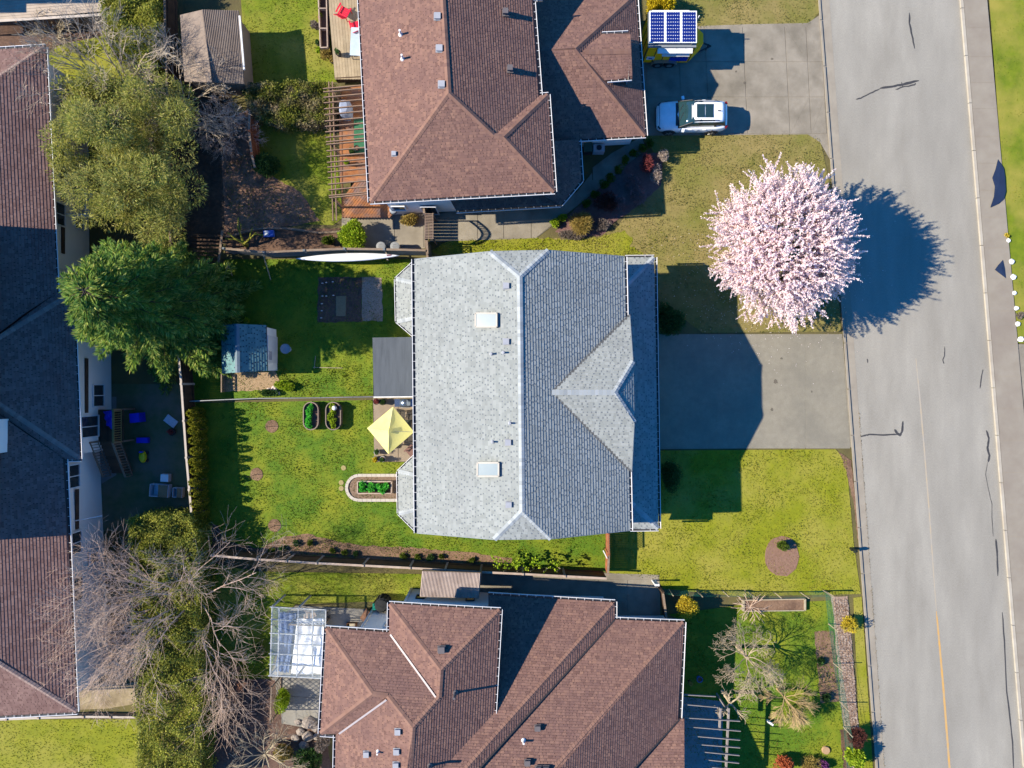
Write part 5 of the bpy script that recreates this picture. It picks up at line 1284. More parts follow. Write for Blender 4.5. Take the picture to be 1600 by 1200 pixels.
# green mesh fence round the lower right garden
NETM = M('green_netting', C(40, 128, 104), C(60, 146, 120), 3, rough=.7)
STAKE = M('pale_stake', C(206, 190, 160), C(188, 170, 140), 4)
def netfence(label, pts, h, name='mesh_fence', extra=None):
    w = [P(x, y_, h) for x, y_ in pts]
    for q in w: q.z = 0
    t = thing(name, label, 'fence', w[0]); m = MB()
    for i in range(len(w) - 1):
        a, b = w[i], w[i + 1]; L = (b - a).length; n = max(2, int(L / .15)); sag = random.uniform(0, .12)
        for k in range(n + 1):
            p = a.lerp(b, k / n); m.bar(p + Vector((0, 0, .03)), p + Vector((0, 0, h - sag * math.sin(math.pi * k / n))), .008, .008)
        for z_ in np.arange(.06, h, .15):
            m.bar(a + Vector((0, 0, z_)), a.lerp(b, .5) + Vector((0, 0, max(.05, z_ - sag * z_ / h))), .008, .008); m.bar(a.lerp(b, .5) + Vector((0, 0, max(.05, z_ - sag * z_ / h))), b + Vector((0, 0, z_)), .008, .008)
    m.build('netting', NETM, t, kind='stuff')
    for p in w: q = MB(); q.bar(p, p + Vector((random.uniform(-.05, .05), random.uniform(-.05, .05), h + .12)), .05, .05); q.build('stake', STAKE, t)
    return t
netfence('green mesh fence along the top of the lower right garden', [(1036, 928), (1052, 930), (1096, 932), (1138, 932), (1180, 934), (1220, 934), (1262, 934), (1300, 932)], 1.3)
netfence('green mesh fence between the mulch strip and the gravel by the road', [(1302, 932), (1308, 985), (1316, 1048), (1326, 1110), (1332, 1150), (1336, 1200), (1340, 1240)], 1.25)
fence('board_fence', 'short dark fence at the corner of the bottom house by the yellow shrub', [(1036, 926), (1042, 970)], 1.3, WOODD, WOODG, 1.2)
fence('rail_fence', 'low pale timber edge fence under the left house eave at the bottom lawn', [(-40, 1126), (60, 1122), (130, 1120), (215, 1121)], .6, WOODP, CAPW, 2.0)

# ================================================================ PERGOLAS, ARBOUR, SCREENS
PG = thing('slatted_pergola', 'slatted timber pergola over the orange deck beside the top brown house', 'pergola', P(545, 240))
PW = M('pergola_wood', C(150, 120, 100), C(176, 146, 124), 3)
yl = [139, 144, 152.5, 161, 170.5, 179.5, 189.5, 198, 206.5, 215, 222, 226, 236, 245, 254, 261.5, 269, 278, 288, 297, 306, 309]
for i, y_ in enumerate(yl):
    m = MB(); a = P(505 + i * .45, y_, 2.62); b = P(570 + i * .36, y_ - 6, 2.62); m.bar(a, b, .05, .14); m.build('rafter', PW, PG)
for x0, x1 in ((514, 520.5), (519.5, 526)):
    m = MB(); m.bar(P(x0, 128, 2.48), P(x1, 345, 2.48), .05, .16); m.build('beam', PW, PG)
for y_ in (140, 228, 312):
    a = P(517 + (y_ - 128) * .03, y_, 2.4); m = MB(); m.bar((a.x, a.y, 0), (a.x, a.y, 2.4), .14, .14); m.build('post', PW, PG)
OD = thing('timber_deck', 'low orange stained deck under the slatted pergola', 'deck', P(560, 240))
m = MB(); z_ = .5; k = (H - z_) / F
for i in range(62):
    y_ = 137 + i * 2.42; x1 = 600; m.bar(P(529 + i * .04, y_, z_), P(x1, y_ - 3, z_), .095, .03)
m.build('deck_boards', WOODO, OD, kind='stuff')
m = MB()
q = [P(535, 283, z_ + .01), P(613, 283, z_ + .01), P(611, 337.5, z_ + .01), P(535, 339, z_ + .01)]
for i in range(30):       # the front part has boards laid on the diagonal
    x = 515 + i * 4.6; a = (x, 340); b = (x + 42, 284)
    if a[0] < 536: t_ = (536 - a[0]) / 42; a = lerp2(a, b, t_)
    if b[0] > 611: t_ = (611 - x) / 42; b = lerp2((x, 340), b, t_)
    if a[0] < 611 and b[0] > 536: m.bar(P(*a, z_ + .012), P(*b, z_ + .012), .13, .03)
m.build('diagonal_boards', WOODO, OD, kind='stuff')
m = MB(); m.bar(P(535, 339.5, .42), P(612, 337.5, .42), .04, .24); m.bar(P(534, 137, .42), P(535.5, 339, .42), .04, .24); m.build('skirt', M('deck_skirt', C(140, 92, 66), C(160, 110, 82), 3), OD)
m = MB(); a, b = P(553, 184, .54), P(574, 240, .54); m.box(((a.x + b.x) / 2, (a.y + b.y) / 2, .535), (abs(b.x - a.x), abs(b.y - a.y), .02))
tag(m.build('outdoor_rug', M('green_rug', C(48, 106, 76), C(62, 122, 90), 5), None), 'green outdoor rug on the orange deck under the pergola', 'rug')
GD = thing('timber_deck', 'grey tan upper deck with red chairs beside the top brown house', 'deck', P(548, 60))
m = MB()
for i in range(13):
    x0 = 511.5 + i * 4.5; m.bar(P(x0 - 1.5, -60, .9), P(x0 + 14, 124.0, .9), .17, .035)
m.build('deck_board', M('tan_deck', C(178, 158, 128), C(196, 176, 146), 2.5, C(154, 134, 110), .8, .6, isl=.12), GD)
m = MB(); m.bar(P(526, 125.5, .6), P(572, 123, .6), .05, .7); m.bar(P(510, -60, .6), P(525.5, 125, .6), .05, .6); m.build('skirt', WOODD, GD)
PL = thing('planter_box', 'long timber planter box beside the upper deck', 'planter', P(507, 40))
m = MB(); k = [P(498, -20, .75), P(511, -20, .75), P(513, 76.5, .75), P(502, 77, .75)]
for i in range(4): m.bar(k[i], k[(i + 1) % 4], .06, .5)
for y_ in (16, 47): m.bar(P(498 + y_ * .05, y_, .75), P(511 + y_ * .02, y_, .75), .06, .5)
m.build('frame', WOODP, PL); m = MB(); m.slab([p - Vector((0, 0, .06)) for p in k], .4); m.build('soil', SOIL, PL)
# glazed cover beside the bottom house
GC = thing('glazed_cover', 'glazed patio cover with pale frame beside the bottom house', 'patio cover', P(465, 1002))
zc = 2.5; fx = [(425, 422), (436, 434), (466, 463.5), (488, 488), (509, 507)]; ry_ = [948.5, 968, 989.5, 1005, 1021.5, 1038, 1056]
def gq(u, v):     # u 0..4 column, v row
    a = fx[u]; y_ = ry_[v] + (a[0] - 425) * .055; x = a[0] + (a[1] - a[0]) * (v / 6); return P(x, y_, zc + u * .06)
FR = M('pale_frame', C(196, 196, 196, .6), rough=.5)
for v in range(0, 7, 2 if False else 1):
    m = MB(); m.bar(gq(0, v) - Vector((.12, 0, .05)), gq(4, v) - Vector((0, 0, .05)), .05 if v % 2 == 0 else .03, .1); m.build('rafter', FR, GC)
for u in range(5):
    m = MB(); m.bar(gq(u, 0) - Vector((0, 0, .02)), gq(u, 6) - Vector((0, 0, .02)), .06, .08); m.build('purlin', FR, GC)
PANE = M('clear_roof_panel', C(206, 220, 226, .7), rough=.1, alpha=.2, spec=.6)
for u in range(4):
    for v in range(6):
        m = MB(); m.add([gq(u, v) + Vector((0, 0, .03)), gq(u + 1, v) + Vector((0, 0, .03)), gq(u + 1, v + 1) + Vector((0, 0, .03)), gq(u, v + 1) + Vector((0, 0, .03))], [(3, 2, 1, 0)]); m.build('pane', PANE, GC)
for u, v in ((0, 0), (0, 6), (2, 0), (2, 6)):
    q = gq(u, v); m = MB(); m.bar((q.x, q.y, 0), (q.x, q.y, q.z - .08), .1, .1); m.build('post', FR, GC)
def cloth(name, label, cat, pts, mat, z0, wr=.06, n=18, par=None):
    """draped sheet: bilinear patch of four px corners with folds"""
    q = [P(p[0], p[1], p[2]) for p in pts]; v, f = [], []; a1, a2, a3 = [random.uniform(0, 6) for _ in range(3)]
    for i in range(n + 1):
        for j in range(n + 1):
            s, t = i / n, j / n; p = q[0].lerp(q[1], s).lerp(q[3].lerp(q[2], s), t)
            p.z += wr * (math.sin(s * 19 + a1 + 2 * math.sin(t * 5 + a2)) * .5 + math.sin(t * 13 + a3 + s * 6) * .4 + .6); v.append(p)
    f = [(i * (n + 1) + j, (i + 1) * (n + 1) + j, (i + 1) * (n + 1) + j + 1, i * (n + 1) + j + 1) for i in range(n) for j in range(n)]
    m = MB(); m.add(v, f); o = m.build(name, mat, None, smooth=True); tag(o, label, cat)
    md = o.modifiers.new('thick', 'SOLIDIFY'); md.thickness = .012; return o
WSHEET = M('white_sheet', C(236, 236, 240, .75), rough=.8)
cloth('cover_sheet', 'crumpled white sheet covering things below the glazed cover', 'cover sheet', [(465, 966, .95), (507, 966, .95), (506, 1052, .8), (455, 1052, .5)], WSHEET, .8, .12)
cloth('cover_sheet', 'dark blue tarpaulin on the ground under the glazed cover', 'tarpaulin', [(437, 956, .3), (464, 958, .5), (452, 1050, .4), (432, 1048, .2)], M('blue_tarp', C(70, 96, 150), C(90, 116, 166), 2, rough=.5), .3, .12)
# lower right pergola
LP = thing('open_pergola', 'open grey timber pergola beside the bottom house on the right', 'pergola', P(1120, 1150))
GW = M('pergola_grey', C(150, 140, 134), C(172, 162, 156), 3)
for (x0, y0, x1, y1) in ((1066, 1085, 1118, 1088), (1066, 1100, 1122, 1105), (1068, 1121, 1156, 1126.5), (1073.5, 1135, 1157, 1142), (1081.5, 1149.5, 1156, 1156), (1088.5, 1162.5, 1156, 1168), (1094.5, 1174, 1155, 1180), (1102, 1186.5, 1154.5, 1192), (1108, 1198, 1153, 1203), (1112, 1210, 1153, 1215)):
    m = MB(); m.bar(P(x0, y0, 2.6), P(x1, y1, 2.6), .045, .14); m.build('rafter', GW, LP)
for (x0, y0, x1, y1) in ((1138.5, 1106, 1133, 1230), (1125.5, 1106, 1124, 1140)):
    m = MB(); m.bar(P(x0, y0, 2.45), P(x1, y1, 2.45), .1, .18); m.build('beam', GW, LP)
for y_ in (1110, 1190): a = P(1137, y_, 2.4); m = MB(); m.bar((a.x, a.y, 0), (a.x, a.y, 2.4), .1, .1); m.build('post', GW, LP)
# garden arbour with curved slats beside the white wall
AR = thing('garden_arbour', 'weathered arbour with slatted arch top over the walk below the top house', 'arbour', P(670, 360))
AW = M('arbour_wood', C(144, 120, 106), C(168, 144, 128), 3)
zz = lambda t: 2.0 + .55 * math.sin(math.pi * t)
for i in range(17):
    t = i / 16; y_ = 334 + 38 * t; m = MB(); m.bar(P(663.5, y_, zz(t)), P(677.5, y_ + .5, zz(t)), .05, .035); m.build('slat', AW, AR)
for x in (664.5, 676.5):
    m = MB(); pts = [P(x, 334 + 38 * i / 12, zz(i / 12) - .05) for i in range(13)]
    for i in range(12): m.bar(pts[i], pts[i + 1] + (pts[i + 1] - pts[i]) * .05, .04, .1)
    m.build('arch_rail', AW, AR)
    for y_ in (334, 372): q = P(x, y_, 2.0); m = MB(); m.bar((q.x, q.y, 0), (q.x, q.y, 2.0), .09, .09); m.build('post', AW, AR)
q = P(665, 353, 1.2); m = MB()
for i in range(8): m.box((q.x, q.y - .75 + i * .21, .75), (.025, .19, 1.4))
m.build('gate_leaf', AW, AR)
fence('board_fence', 'short weathered fence between the arbour and the top house wall', [(661.5, 318), (662.5, 333)], 1.8, WOODG, WOODG, 1.2)
fence('board_fence', 'short weathered lattice topped fence between arbour and grey house', [(665, 373), (668, 404)], 1.55, WOODG, WOODG, 1.3)
def screen(label, a, b, h, mat=WOODG, sp=.14, name='lattice_screen'):
    a, b = P(*a, h), P(*b, h); a.z = b.z = 0; t = thing(name, label, 'lattice screen', (a + b) / 2); m = MB(); lattice(m, a, b, .1, h - .03, sp, .04); m.build('lattice', mat, t, kind='stuff')
    m = MB()
    for p, q in ((a, a + Vector((0, 0, h))), (b, b + Vector((0, 0, h)))): m.bar(p, q, .07, .07)
    m.bar(a + Vector((0, 0, h)), b + Vector((0, 0, h)), .07, .05); m.bar(a + Vector((0, 0, .08)), b + Vector((0, 0, .08)), .05, .05); m.build('frame', mat, t)
screen('lattice screen beside the yellow green bush by the glazed cover', (424, 1075), (422, 1130), 1.9, sp=.2)
screen('lattice screen at the corner of the small blue grey shed', (346, 585), (346, 612), .55, sp=.16)
screen('lattice trellis standing on the grey patio above the glazed cover', (452, 976), (506, 978), 1.5, sp=.2)
screen('lattice strip on top of the fence between arbour and grey house', (667.5, 376), (668.5, 396), 1.9)

# ================================================================ WHITE SUV
def loft(sec):
    """list of rings (same count) -> verts, faces"""
    n = len(sec[0]); v = [p for r in sec for p in r]; f = []
    for i in range(len(sec) - 1):
        for k in range(n): f.append((i * n + k, i * n + (k + 1) % n, (i + 1) * n + (k + 1) % n, (i + 1) * n + k))
    f.append(tuple(range(n))[::-1]); f.append(tuple(range((len(sec) - 1) * n, len(sec) * n))); return v, f
CARP = M('white_car_paint', C(230, 232, 236, .8), rough=.18, spec=.6)
BLACKP = M('black_plastic', (.02, .02, .022, 1), rough=.5)
CGL = M('car_glass', (.012, .03, .034, 1), rough=.05, spec=.8)
p0, p1 = P(1026.5, 182, .5), P(1134, 181, .7)
cx_, cy_ = 11.42, 17.05
SUV = thing('white_suv', 'white sport utility car with dark sunroof parked on the upper driveway', 'car', (cx_, cy_, 0))
Lc = 4.5
def cw(x, y_, z): return (cx_ + x, cy_ + y_, z)
# lower body: stations front (-x) to rear (+x): x, half width, sill z, belt z, top z
st = [(-2.22, .55, .42, .62, .72), (-2.14, .74, .34, .74, .84), (-1.95, .86, .28, .84, .96), (-1.5, .91, .25, .90, 1.03), (-1.0, .93, .24, .94, 1.08), (-.62, .94, .24, .97, 1.10), (0, .94, .24, 1.0, 1.1), (.8, .94, .25, 1.03, 1.12), (1.5, .93, .27, 1.06, 1.14), (1.95, .88, .32, 1.06, 1.12), (2.15, .80, .40, 1.02, 1.06), (2.22, .70, .48, .94, .98)]
rings = []
for x, hw, zs, zb, zt in st:
    pr = [(hw * .84, zs), (hw * .98, zs + .12), (hw, (zs + zb) / 2), (hw * .985, zb - .06), (hw * .93, zb + .01), (hw * .80, zb + (zt - zb) * .7), (hw * .45, zt), (0, zt + .008)]
    q = [cw(x + (.05 if False else 0), y_, z) for y_, z in pr] + [cw(x, -y_, z) for y_, z in pr[-2::-1]]; rings.append(q)
v, f = loft(rings); m = MB(); m.add(v, f); bd = m.build('body', CARP, SUV, smooth=True)
# cabin: glass shell with a white roof skin above
gs = [(-.92, .80, 1.07, 1.07), (-.35, .76, 1.09, 1.46), (-.12, .745, 1.10, 1.60), (.4, .74, 1.11, 1.66), (1.2, .725, 1.12, 1.65), (1.72, .69, 1.12, 1.58), (1.98, .68, 1.11, 1.30), (2.1, .7, 1.06, 1.06)]
rings = []
for x, hw, zb, zt in gs:
    up_ = zt - zb; pr = [(hw * 1.1, zb - .03), (hw * 1.06, zb + up_ * .35), (hw * .98, zb + up_ * .78), (hw * .86, zt - up_ * .04), (hw * .45, zt), (0, zt + .004)]
    rings.append([cw(x, y_, z) for y_, z in pr] + [cw(x, -y_, z) for y_, z in pr[-2::-1]])
v, f = loft(rings); m = MB(); m.add(v, f); m.build('cabin_glass', CGL, SUV, smooth=True)
def patch(xs, wfun, zfun, thick, name, mat, n=9):
    v = []; 
    for x in xs:
        for j in range(n): t = -1 + 2 * j / (n - 1); y_ = t * wfun(x); v.append(cw(x, y_, zfun(x, t)))
    k = len(v); v += [(a, b, c - thick) for a, b, c in v]; N0 = len(xs); f = []
    for i in range(N0 - 1):
        for j in range(n - 1): a = i * n + j; f += [(a, a + n, a + n + 1, a + 1), (k + a, k + a + 1, k + a + n + 1, k + a + n)]
    for i in range(N0 - 1): f += [(i * n, k + i * n, k + (i + 1) * n, (i + 1) * n), (i * n + n - 1, (i + 1) * n + n - 1, k + (i + 1) * n + n - 1, k + i * n + n - 1)]
    for j in range(n - 1): f += [(j, j + 1, k + j + 1, k + j), ((N0 - 1) * n + j, k + (N0 - 1) * n + j, k + (N0 - 1) * n + j + 1, (N0 - 1) * n + j + 1)]
    m = MB(); m.add(v, f); return m.build(name, mat, SUV, smooth=True)
rz_ = lambda x: np.interp(x, [-.2, .1, .5, 1.2, 1.7, 1.9], [1.585, 1.655, 1.685, 1.68, 1.63, 1.58])
patch(list(np.linspace(-.16, 1.88, 12)), lambda x: np.interp(x, [-.2, .2, 1.4, 1.9], [.66, .69, .68, .60]), lambda x, t: rz_(x) - .07 * abs(t) ** 3, .045, 'roof_panel', CARP)
m = MB()
for a, b in (((.12, .02), (.60, .02)),): pass
m.box(cw(.36, 0, 1.695), (.50, .84, .02)); m.box(cw(.90, 0, 1.69), (.50, .84, .02)); m.build('sunroof', CGL, SUV)
for sg in (1, -1):
    m = MB(); m.tube([cw(-.02, sg * .60, 1.66), cw(.1, sg * .60, 1.715), cw(1.4, sg * .595, 1.715), cw(1.55, sg * .59, 1.66)], .022, 6); m.build('roof_rail', BLACKP, SUV)
    m = MB(); m.box(cw(-.62, sg * 1.03, 1.1), (.16, .2, .15), sg * .25); m.bar(cw(-.6, sg * .9, 1.06), cw(-.62, sg * 1.0, 1.08), .06, .05); m.build('wing_mirror', CARP, SUV)
    for x in (-1.36, 1.36):
        m = MB(); y_ = sg * .86
        tr = [(.35, -.11), (.35, .11)]
        for rr_, ww in ((.35, .11),):
            vv = []
            for yy_, r_ in ((-.11, .25), (-.11, .34), (-.08, .36), (.08, .36), (.11, .34), (.11, .25)):
                vv.append([cw(x + r_ * math.cos(a), y_ + yy_, .36 + r_ * math.sin(a)) for a in [2 * math.pi * k / 22 for k in range(22)]])
            v, f = loft(vv); m.add(v, f)
        wh = m.build('wheel', M('tyre_rubber', (.02, .02, .02, 1)), SUV, smooth=False)
        m = MB()
        for k in range(5): a = 2 * math.pi * k / 5; m.bar(cw(x, y_ + sg * .115, .36), cw(x + .22 * math.cos(a), y_ + sg * .115, .36 + .22 * math.sin(a)), .07, .03, (0, 1, 0))
        m.build('rim', METAL, wh)
        m = MB()
        for k in range(12):
            a0, a1 = math.pi * k / 12, math.pi * (k + 1) / 12; m.bar(cw(x + .41 * math.cos(a0), sg * .935, .36 + .41 * math.sin(a0)), cw(x + .41 * math.cos(a1), sg * .935, .36 + .41 * math.sin(a1)), .05, .07, (0, 1, 0))
        m.build('wheel_arch', BLACKP, SUV)
    m = MB(); m.box(cw(-2.0, sg * .70, .80), (.24, .24, .08), -sg * .75); m.build('headlight', GLASS, SUV)
    m = MB(); m.box(cw(2.1, sg * .72, 1.0), (.22, .18, .1), sg * .6); m.build('tail_light', M('tail_red', C(150, 20, 24), rough=.3), SUV)
    for x in (-.15, .75): m = MB(); m.box(cw(x, sg * .945, .98), (.2, .03, .035)); m.build('door_handle', CARP, SUV)
    m = MB(); m.bar(cw(.33, sg * .80, 1.1), cw(.36, sg * .72, 1.62), .09, .02, (0, sg, 0)); m.bar(cw(1.42, sg * .79, 1.1), cw(1.30, sg * .70, 1.60), .14, .03, (0, sg, 0)); m.bar(cw(-.88, sg * .82, 1.08), cw(-.12, sg * .70, 1.61), .06, .04, (0, sg, 0)); m.build('pillar', CARP if False else BLACKP, SUV)
m = MB(); m.box(cw(-2.2, 0, .52), (.1, 1.2, .22)); m.build('front_grille', BLACKP, SUV)
m = MB(); m.box(cw(2.22, 0, .5), (.1, 1.4, .2)); m.build('rear_bumper', BLACKP, SUV)
m = MB(); m.bar(cw(-.98, -.72, 1.075), cw(-.98, .72, 1.075), .16, .03); m.build('windscreen_cowl', BLACKP, SUV)
for sg in (1, -1):
    for x in (-.72, .36, 1.28):
        m = MB(); m.bar(cw(x, sg * .947, .34), cw(x + .03, sg * .947, .96), .014, .012, (0, sg, 0)); m.build('door_seam', BLACKP, SUV)
m = MB(); m.bar(cw(-.86, -.5, 1.12), cw(-.62, .05, 1.30), .025, .015); m.build('wiper', BLACKP, SUV)
m = MB(); m.bar(cw(-.86, .1, 1.12), cw(-.64, .55, 1.28), .025, .015); m.build('wiper', BLACKP, SUV)
m = MB(); m.bar(cw(-2.06, -.66, .915), cw(-2.06, .66, .915), .02, .012); m.build('bonnet_seam', BLACKP, SUV)
m = MB(); m.box(cw(2.235, 0, .86), (.02, .5, .12)); m.build('number_plate', WHITE, SUV)
m = MB(); m.box(cw(1.52, 0, 1.69), (.18, .05, .06)); m.build('roof_aerial', BLACKP, SUV)
# ================================================================ SOLAR TRAILER
TX0, TX1, TY0, TY1, TZ = 8.35, 11.25, 20.62, 22.72, 2.55
TR = thing('solar_trailer', 'yellow box trailer carrying three blue solar panels on its roof', 'trailer', ((TX0 + TX1) / 2, (TY0 + TY1) / 2, 0))
YEL = M('yellow_panel', C(255, 172, 4, 1.0), C(255, 178, 8, 1.0), 1, rough=.5); BLU = M('blue_panel', C(24, 60, 190, .6), rough=.5)
m = MB(); m.prism([(TX0, TY0), (TX1, TY0), (TX1 + .75, TY0 + .75), (TX1 + .75, TY1 - .75), (TX1, TY1), (TX0, TY1)], .45, 1.45); m.box(((TX0 + TX1) / 2, (TY0 + TY1) / 2, 1.95), (TX1 - TX0, TY1 - TY0, 1.0)); m.build('body', YEL, TR)
m = MB()
for k in range(6): m.box((TX0 + .02 + k * (TX1 - TX0 - .04) / 5, TY0 - .012, 1.5), (.04, .03, 1.9))
for k in range(4): m.box((TX0 - .012, TY0 + .05 + k * (TY1 - TY0 - .1) / 3, 1.5), (.03, .04, 1.9))
m.build('panel_seam', DARK, TR)
m = MB(); m.box((10.55, TY0 - .02, .95), (1.15, .03, .5)); m.build('blue_side_panel', BLU, TR)
m = MB(); m.box((8.75, TY0 - .02, 1.1), (.5, .035, .35)); m.build('side_sign', WHITE, TR)
m = MB(); m.box((8.75, TY0 - .042, 1.1), (.22, .012, .12)); m.build('sign_mark', BLU, TR)
m = MB(); m.box(((TX0 + TX1) / 2, (TY0 + TY1) / 2, TZ - .04), (TX1 - TX0 + .04, TY1 - TY0 + .04, .08)); m.build('roof', M('trailer_roof', C(150, 156, 164)), TR)
m = MB(); m.slab([Vector((8.95, TY0 - .28, 2.3)), Vector((11.1, TY0 - .28, 2.3)), Vector((11.1, TY0 + .02, 2.42)), Vector((8.95, TY0 + .02, 2.42))], .04); m.build('awning', WHITE, TR); m = MB(); m.slab([Vector((9.3, TY0 - .3, 1.95)), Vector((11.0, TY0 - .3, 1.95)), Vector((11.0, TY0, 2.0)), Vector((9.3, TY0, 2.0))], .04)
m.build('awning', WHITE, TR); m = MB(); m.slab([Vector((8.6, TY1, 2.45)), Vector((10.9, TY1, 2.45)), Vector((10.9, TY1 + .25, 2.35)), Vector((8.6, TY1 + .25, 2.35))], .04); m.build('awning', WHITE, TR)
z_ = 2.78
CELL = M('solar_cell', C(20, 34, 110, .6), C(28, 46, 130, .6), 5, rough=.2, spec=.6)
pw = (TX1 - TX0 + .0) / 3
for i in range(3):
    x0 = TX0 + i * pw; m = MB(); m.box((x0 + pw / 2, (TY0 + TY1) / 2 + .05, z_), (pw - .02, 1.95, .045)); sp = m.build('solar_panel', M('panel_frame', C(226, 228, 234, .8), rough=.4), TR)
    m = MB()
    for a in range(6):
        for b in range(9):
            cx2, cy2 = x0 + .07 + (a + .5) * (pw - .14) / 6, TY0 + .17 + (b + .5) * 1.83 / 9; s0, s1 = (pw - .14) / 12 * .985, 1.83 / 18 * .985; k = .03
            pts = [(-s0 + k, -s1), (s0 - k, -s1), (s0, -s1 + k), (s0, s1 - k), (s0 - k, s1), (-s0 + k, s1), (-s0, s1 - k), (-s0, -s1 + k)]
            m.add([(cx2 + p, cy2 + q, z_ + .026) for p, q in pts], [tuple(range(8))])
    m.build('solar_cells', CELL, sp, kind='stuff')
m = MB()
for x in (TX0 + .3, TX1 - .3): m.bar((x, TY0 + .1, TZ), (x, TY1 - .1, TZ), .06, .4)
m.build('panel_mount', METAL, TR)
for sg, y_ in ((-1, TY0 - .06), (1, TY1 + .06)):
    for x in (9.35, 10.1):
        m = MB(); m.tube([(x, y_ - .1, .33), (x, y_ + .1, .33)], .33, 16); w_ = m.build('wheel', M('tyre_rubber', (.02, .02, .02, 1)), TR); m = MB(); m.tube([(x, y_ - .12, .33), (x, y_ + .12, .33)], .17, 10); m.build('rim', METAL, w_)
    m = MB(); pts = [(8.9, .5), (9.05, .72), (9.35, .78), (10.1, .78), (10.4, .72), (10.55, .5)]
    for a, b in zip(pts, pts[1:]): m.bar((a[0], y_, a[1]), (b[0], y_, b[1]), .28, .03)
    m.build('mudguard', METAL, TR)
m = MB(); m.bar((TX1 + .7, 21.3, .45), (TX1 + 1.5, 21.66, .45), .07, .08); m.bar((TX1 + .7, 22.0, .45), (TX1 + 1.5, 21.66, .45), .07, .08); m.tube([(TX1 + 1.3, 21.66, 0), (TX1 + 1.3, 21.66, .7)], .04, 6); m.build('drawbar', DARK, TR)
m = MB(); m.tube([(TX1 + .1, TY1 - .4, 2.5), (TX1 + .1, TY1 - .4, 2.95)], .03, 6); m.build('mast', WHITE, TR)
# ================================================================ GARDEN AND PATIO THINGS
def rock(label, px, py, s, mat, group=None, z=0.0, name='rock', cat='rock'):
    c = P(px, py, z); m = MB(); n = 9; rings_ = []
    for i, (r, zz_) in enumerate(((.75, -.03), (1.0, .22), (.86, .52), (.45, .72))):
        rings_.append([Vector((c.x + s * r * math.cos(a) * random.uniform(.8, 1.15), c.y + s * r * .85 * math.sin(a) * random.uniform(.8, 1.15), z + zz_ * s * random.uniform(.85, 1.15))) for a in [2 * math.pi * k / n + i * .2 for k in range(n)]])
    v, f = loft(rings_); m.add(v, f); return tag(m.build(name, mat, None), label, cat, group)
WROCK = M('white_rock', C(236, 232, 226, .7), C(250, 248, 244, .7), 8, bump=.4)
for i, (x, y_) in enumerate(((1575, 376), (1580, 409), (1582.5, 433), (1584, 458), (1587, 482), (1589.5, 506), (1594, 530))):
    rock('white rock at the far lawn edge, %s down from the top' % ORD[i], x, y_, random.uniform(.16, .22), WROCK, 'white rocks along the far lawn edge', .05)
bush('small yellow flowers beside the uppermost white rock', 1573, 367, 4, .25, FORS, 60, 4, .08, .05)
bush('grey green tuft between white rocks on the far lawn', 1593, 492, 6, .3, HEATH, 80, 5, .1, .03)
PROCK = M('pale_pink_stone', C(206, 186, 178, .6), C(226, 208, 200, .6), 5)
for i, (x, y_, s) in enumerate(((420, 609, .18), (429, 607, .22), (434, 614, .18))): rock('pale pinkish stone block by the wire fence, %s from the left' % ORD[i], x, y_, s, PROCK, 'pale stones by the wire fence')
GROCK = M('grey_garden_rock', C(160, 146, 136, .55), C(186, 172, 160, .55), 4, C(120, 108, 98), 1, .6, bump=.5)
for i, (x, y_, s) in enumerate(((484, 1128, .5), (494, 1136, .35), (470, 1142, .3), (482, 1150, .4), (496, 1150, .3), (466, 1128, .25), (476, 1163, .35), (462, 1152, .28))):
    rock('grey tan boulder of the pile by the bottom house corner, %s listed from its top' % ORD[i], x, y_, s, GROCK, 'boulders of the rock pile')
# cast shadows painted as thin navy sheets over the far pavement edge
SHADOW_NAVY = M('painted_shadow', C(24, 44, 78, .5), C(30, 52, 88, .5), 1.5, rough=.85)
def shadow_patch(label, poly, z):
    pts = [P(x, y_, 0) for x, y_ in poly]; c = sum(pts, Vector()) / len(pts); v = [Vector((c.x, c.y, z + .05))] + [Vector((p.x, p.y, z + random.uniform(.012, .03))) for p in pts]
    n = len(pts); m = MB(); m.add(v, [(0, i + 1, (i + 1) % n + 1) for i in range(n)]); o = m.build('painted_shadow', SHADOW_NAVY, None); tag(o, label, 'painted shadow'); md = o.modifiers.new('thick', 'SOLIDIFY'); md.thickness = .012
shadow_patch('larger painted navy shadow across the far sidewalk and lawn edge', [(1557, 250), (1561, 256), (1566, 264), (1568, 278), (1569, 300), (1566, 312), (1558, 319), (1545, 325), (1551, 308), (1552, 292), (1548, 279), (1553, 266)], .12)
shadow_patch('smaller painted navy triangular shadow on the far sidewalk', [(1564, 407), (1567, 420), (1569, 435), (1561, 429), (1552, 422), (1557, 415)], .13)
# short dark marker post on the verge
c = P(1329, 857); HY = thing('marker_post', 'short dark post with side arm on the lawn edge beside the kerb', 'post', c)
m = MB(); m.lathe([(.09, 0), (.09, .6), (.12, .62), (.12, .72), (.06, .85)], c, 12); m.build('barrel', M('dark_green_paint', C(30, 40, 36), rough=.5), HY)
m = MB(); m.tube([c + Vector((-.18, 0, .5)), c + Vector((.18, 0, .5))], .05, 8); m.tube([c + Vector((0, -.16, .5)), c + Vector((0, .1, .5))], .06, 8); m.build('side_arm', M('dark_green_paint', C(30, 40, 36), rough=.5), HY)
for i, x in enumerate((1024.5, 1028.5)):
    c = P(x, 914, 1.1); m = MB(); m.box((c.x, c.y, .55), (.1, .1, 1.1)); m.box((c.x, c.y, 1.12), (.13, .13, .05)); tag(m.build('gate_post', WHITE, None), 'pale gate post at the end of the side walk, ' + ('left one' if i == 0 else 'right one'), 'post')

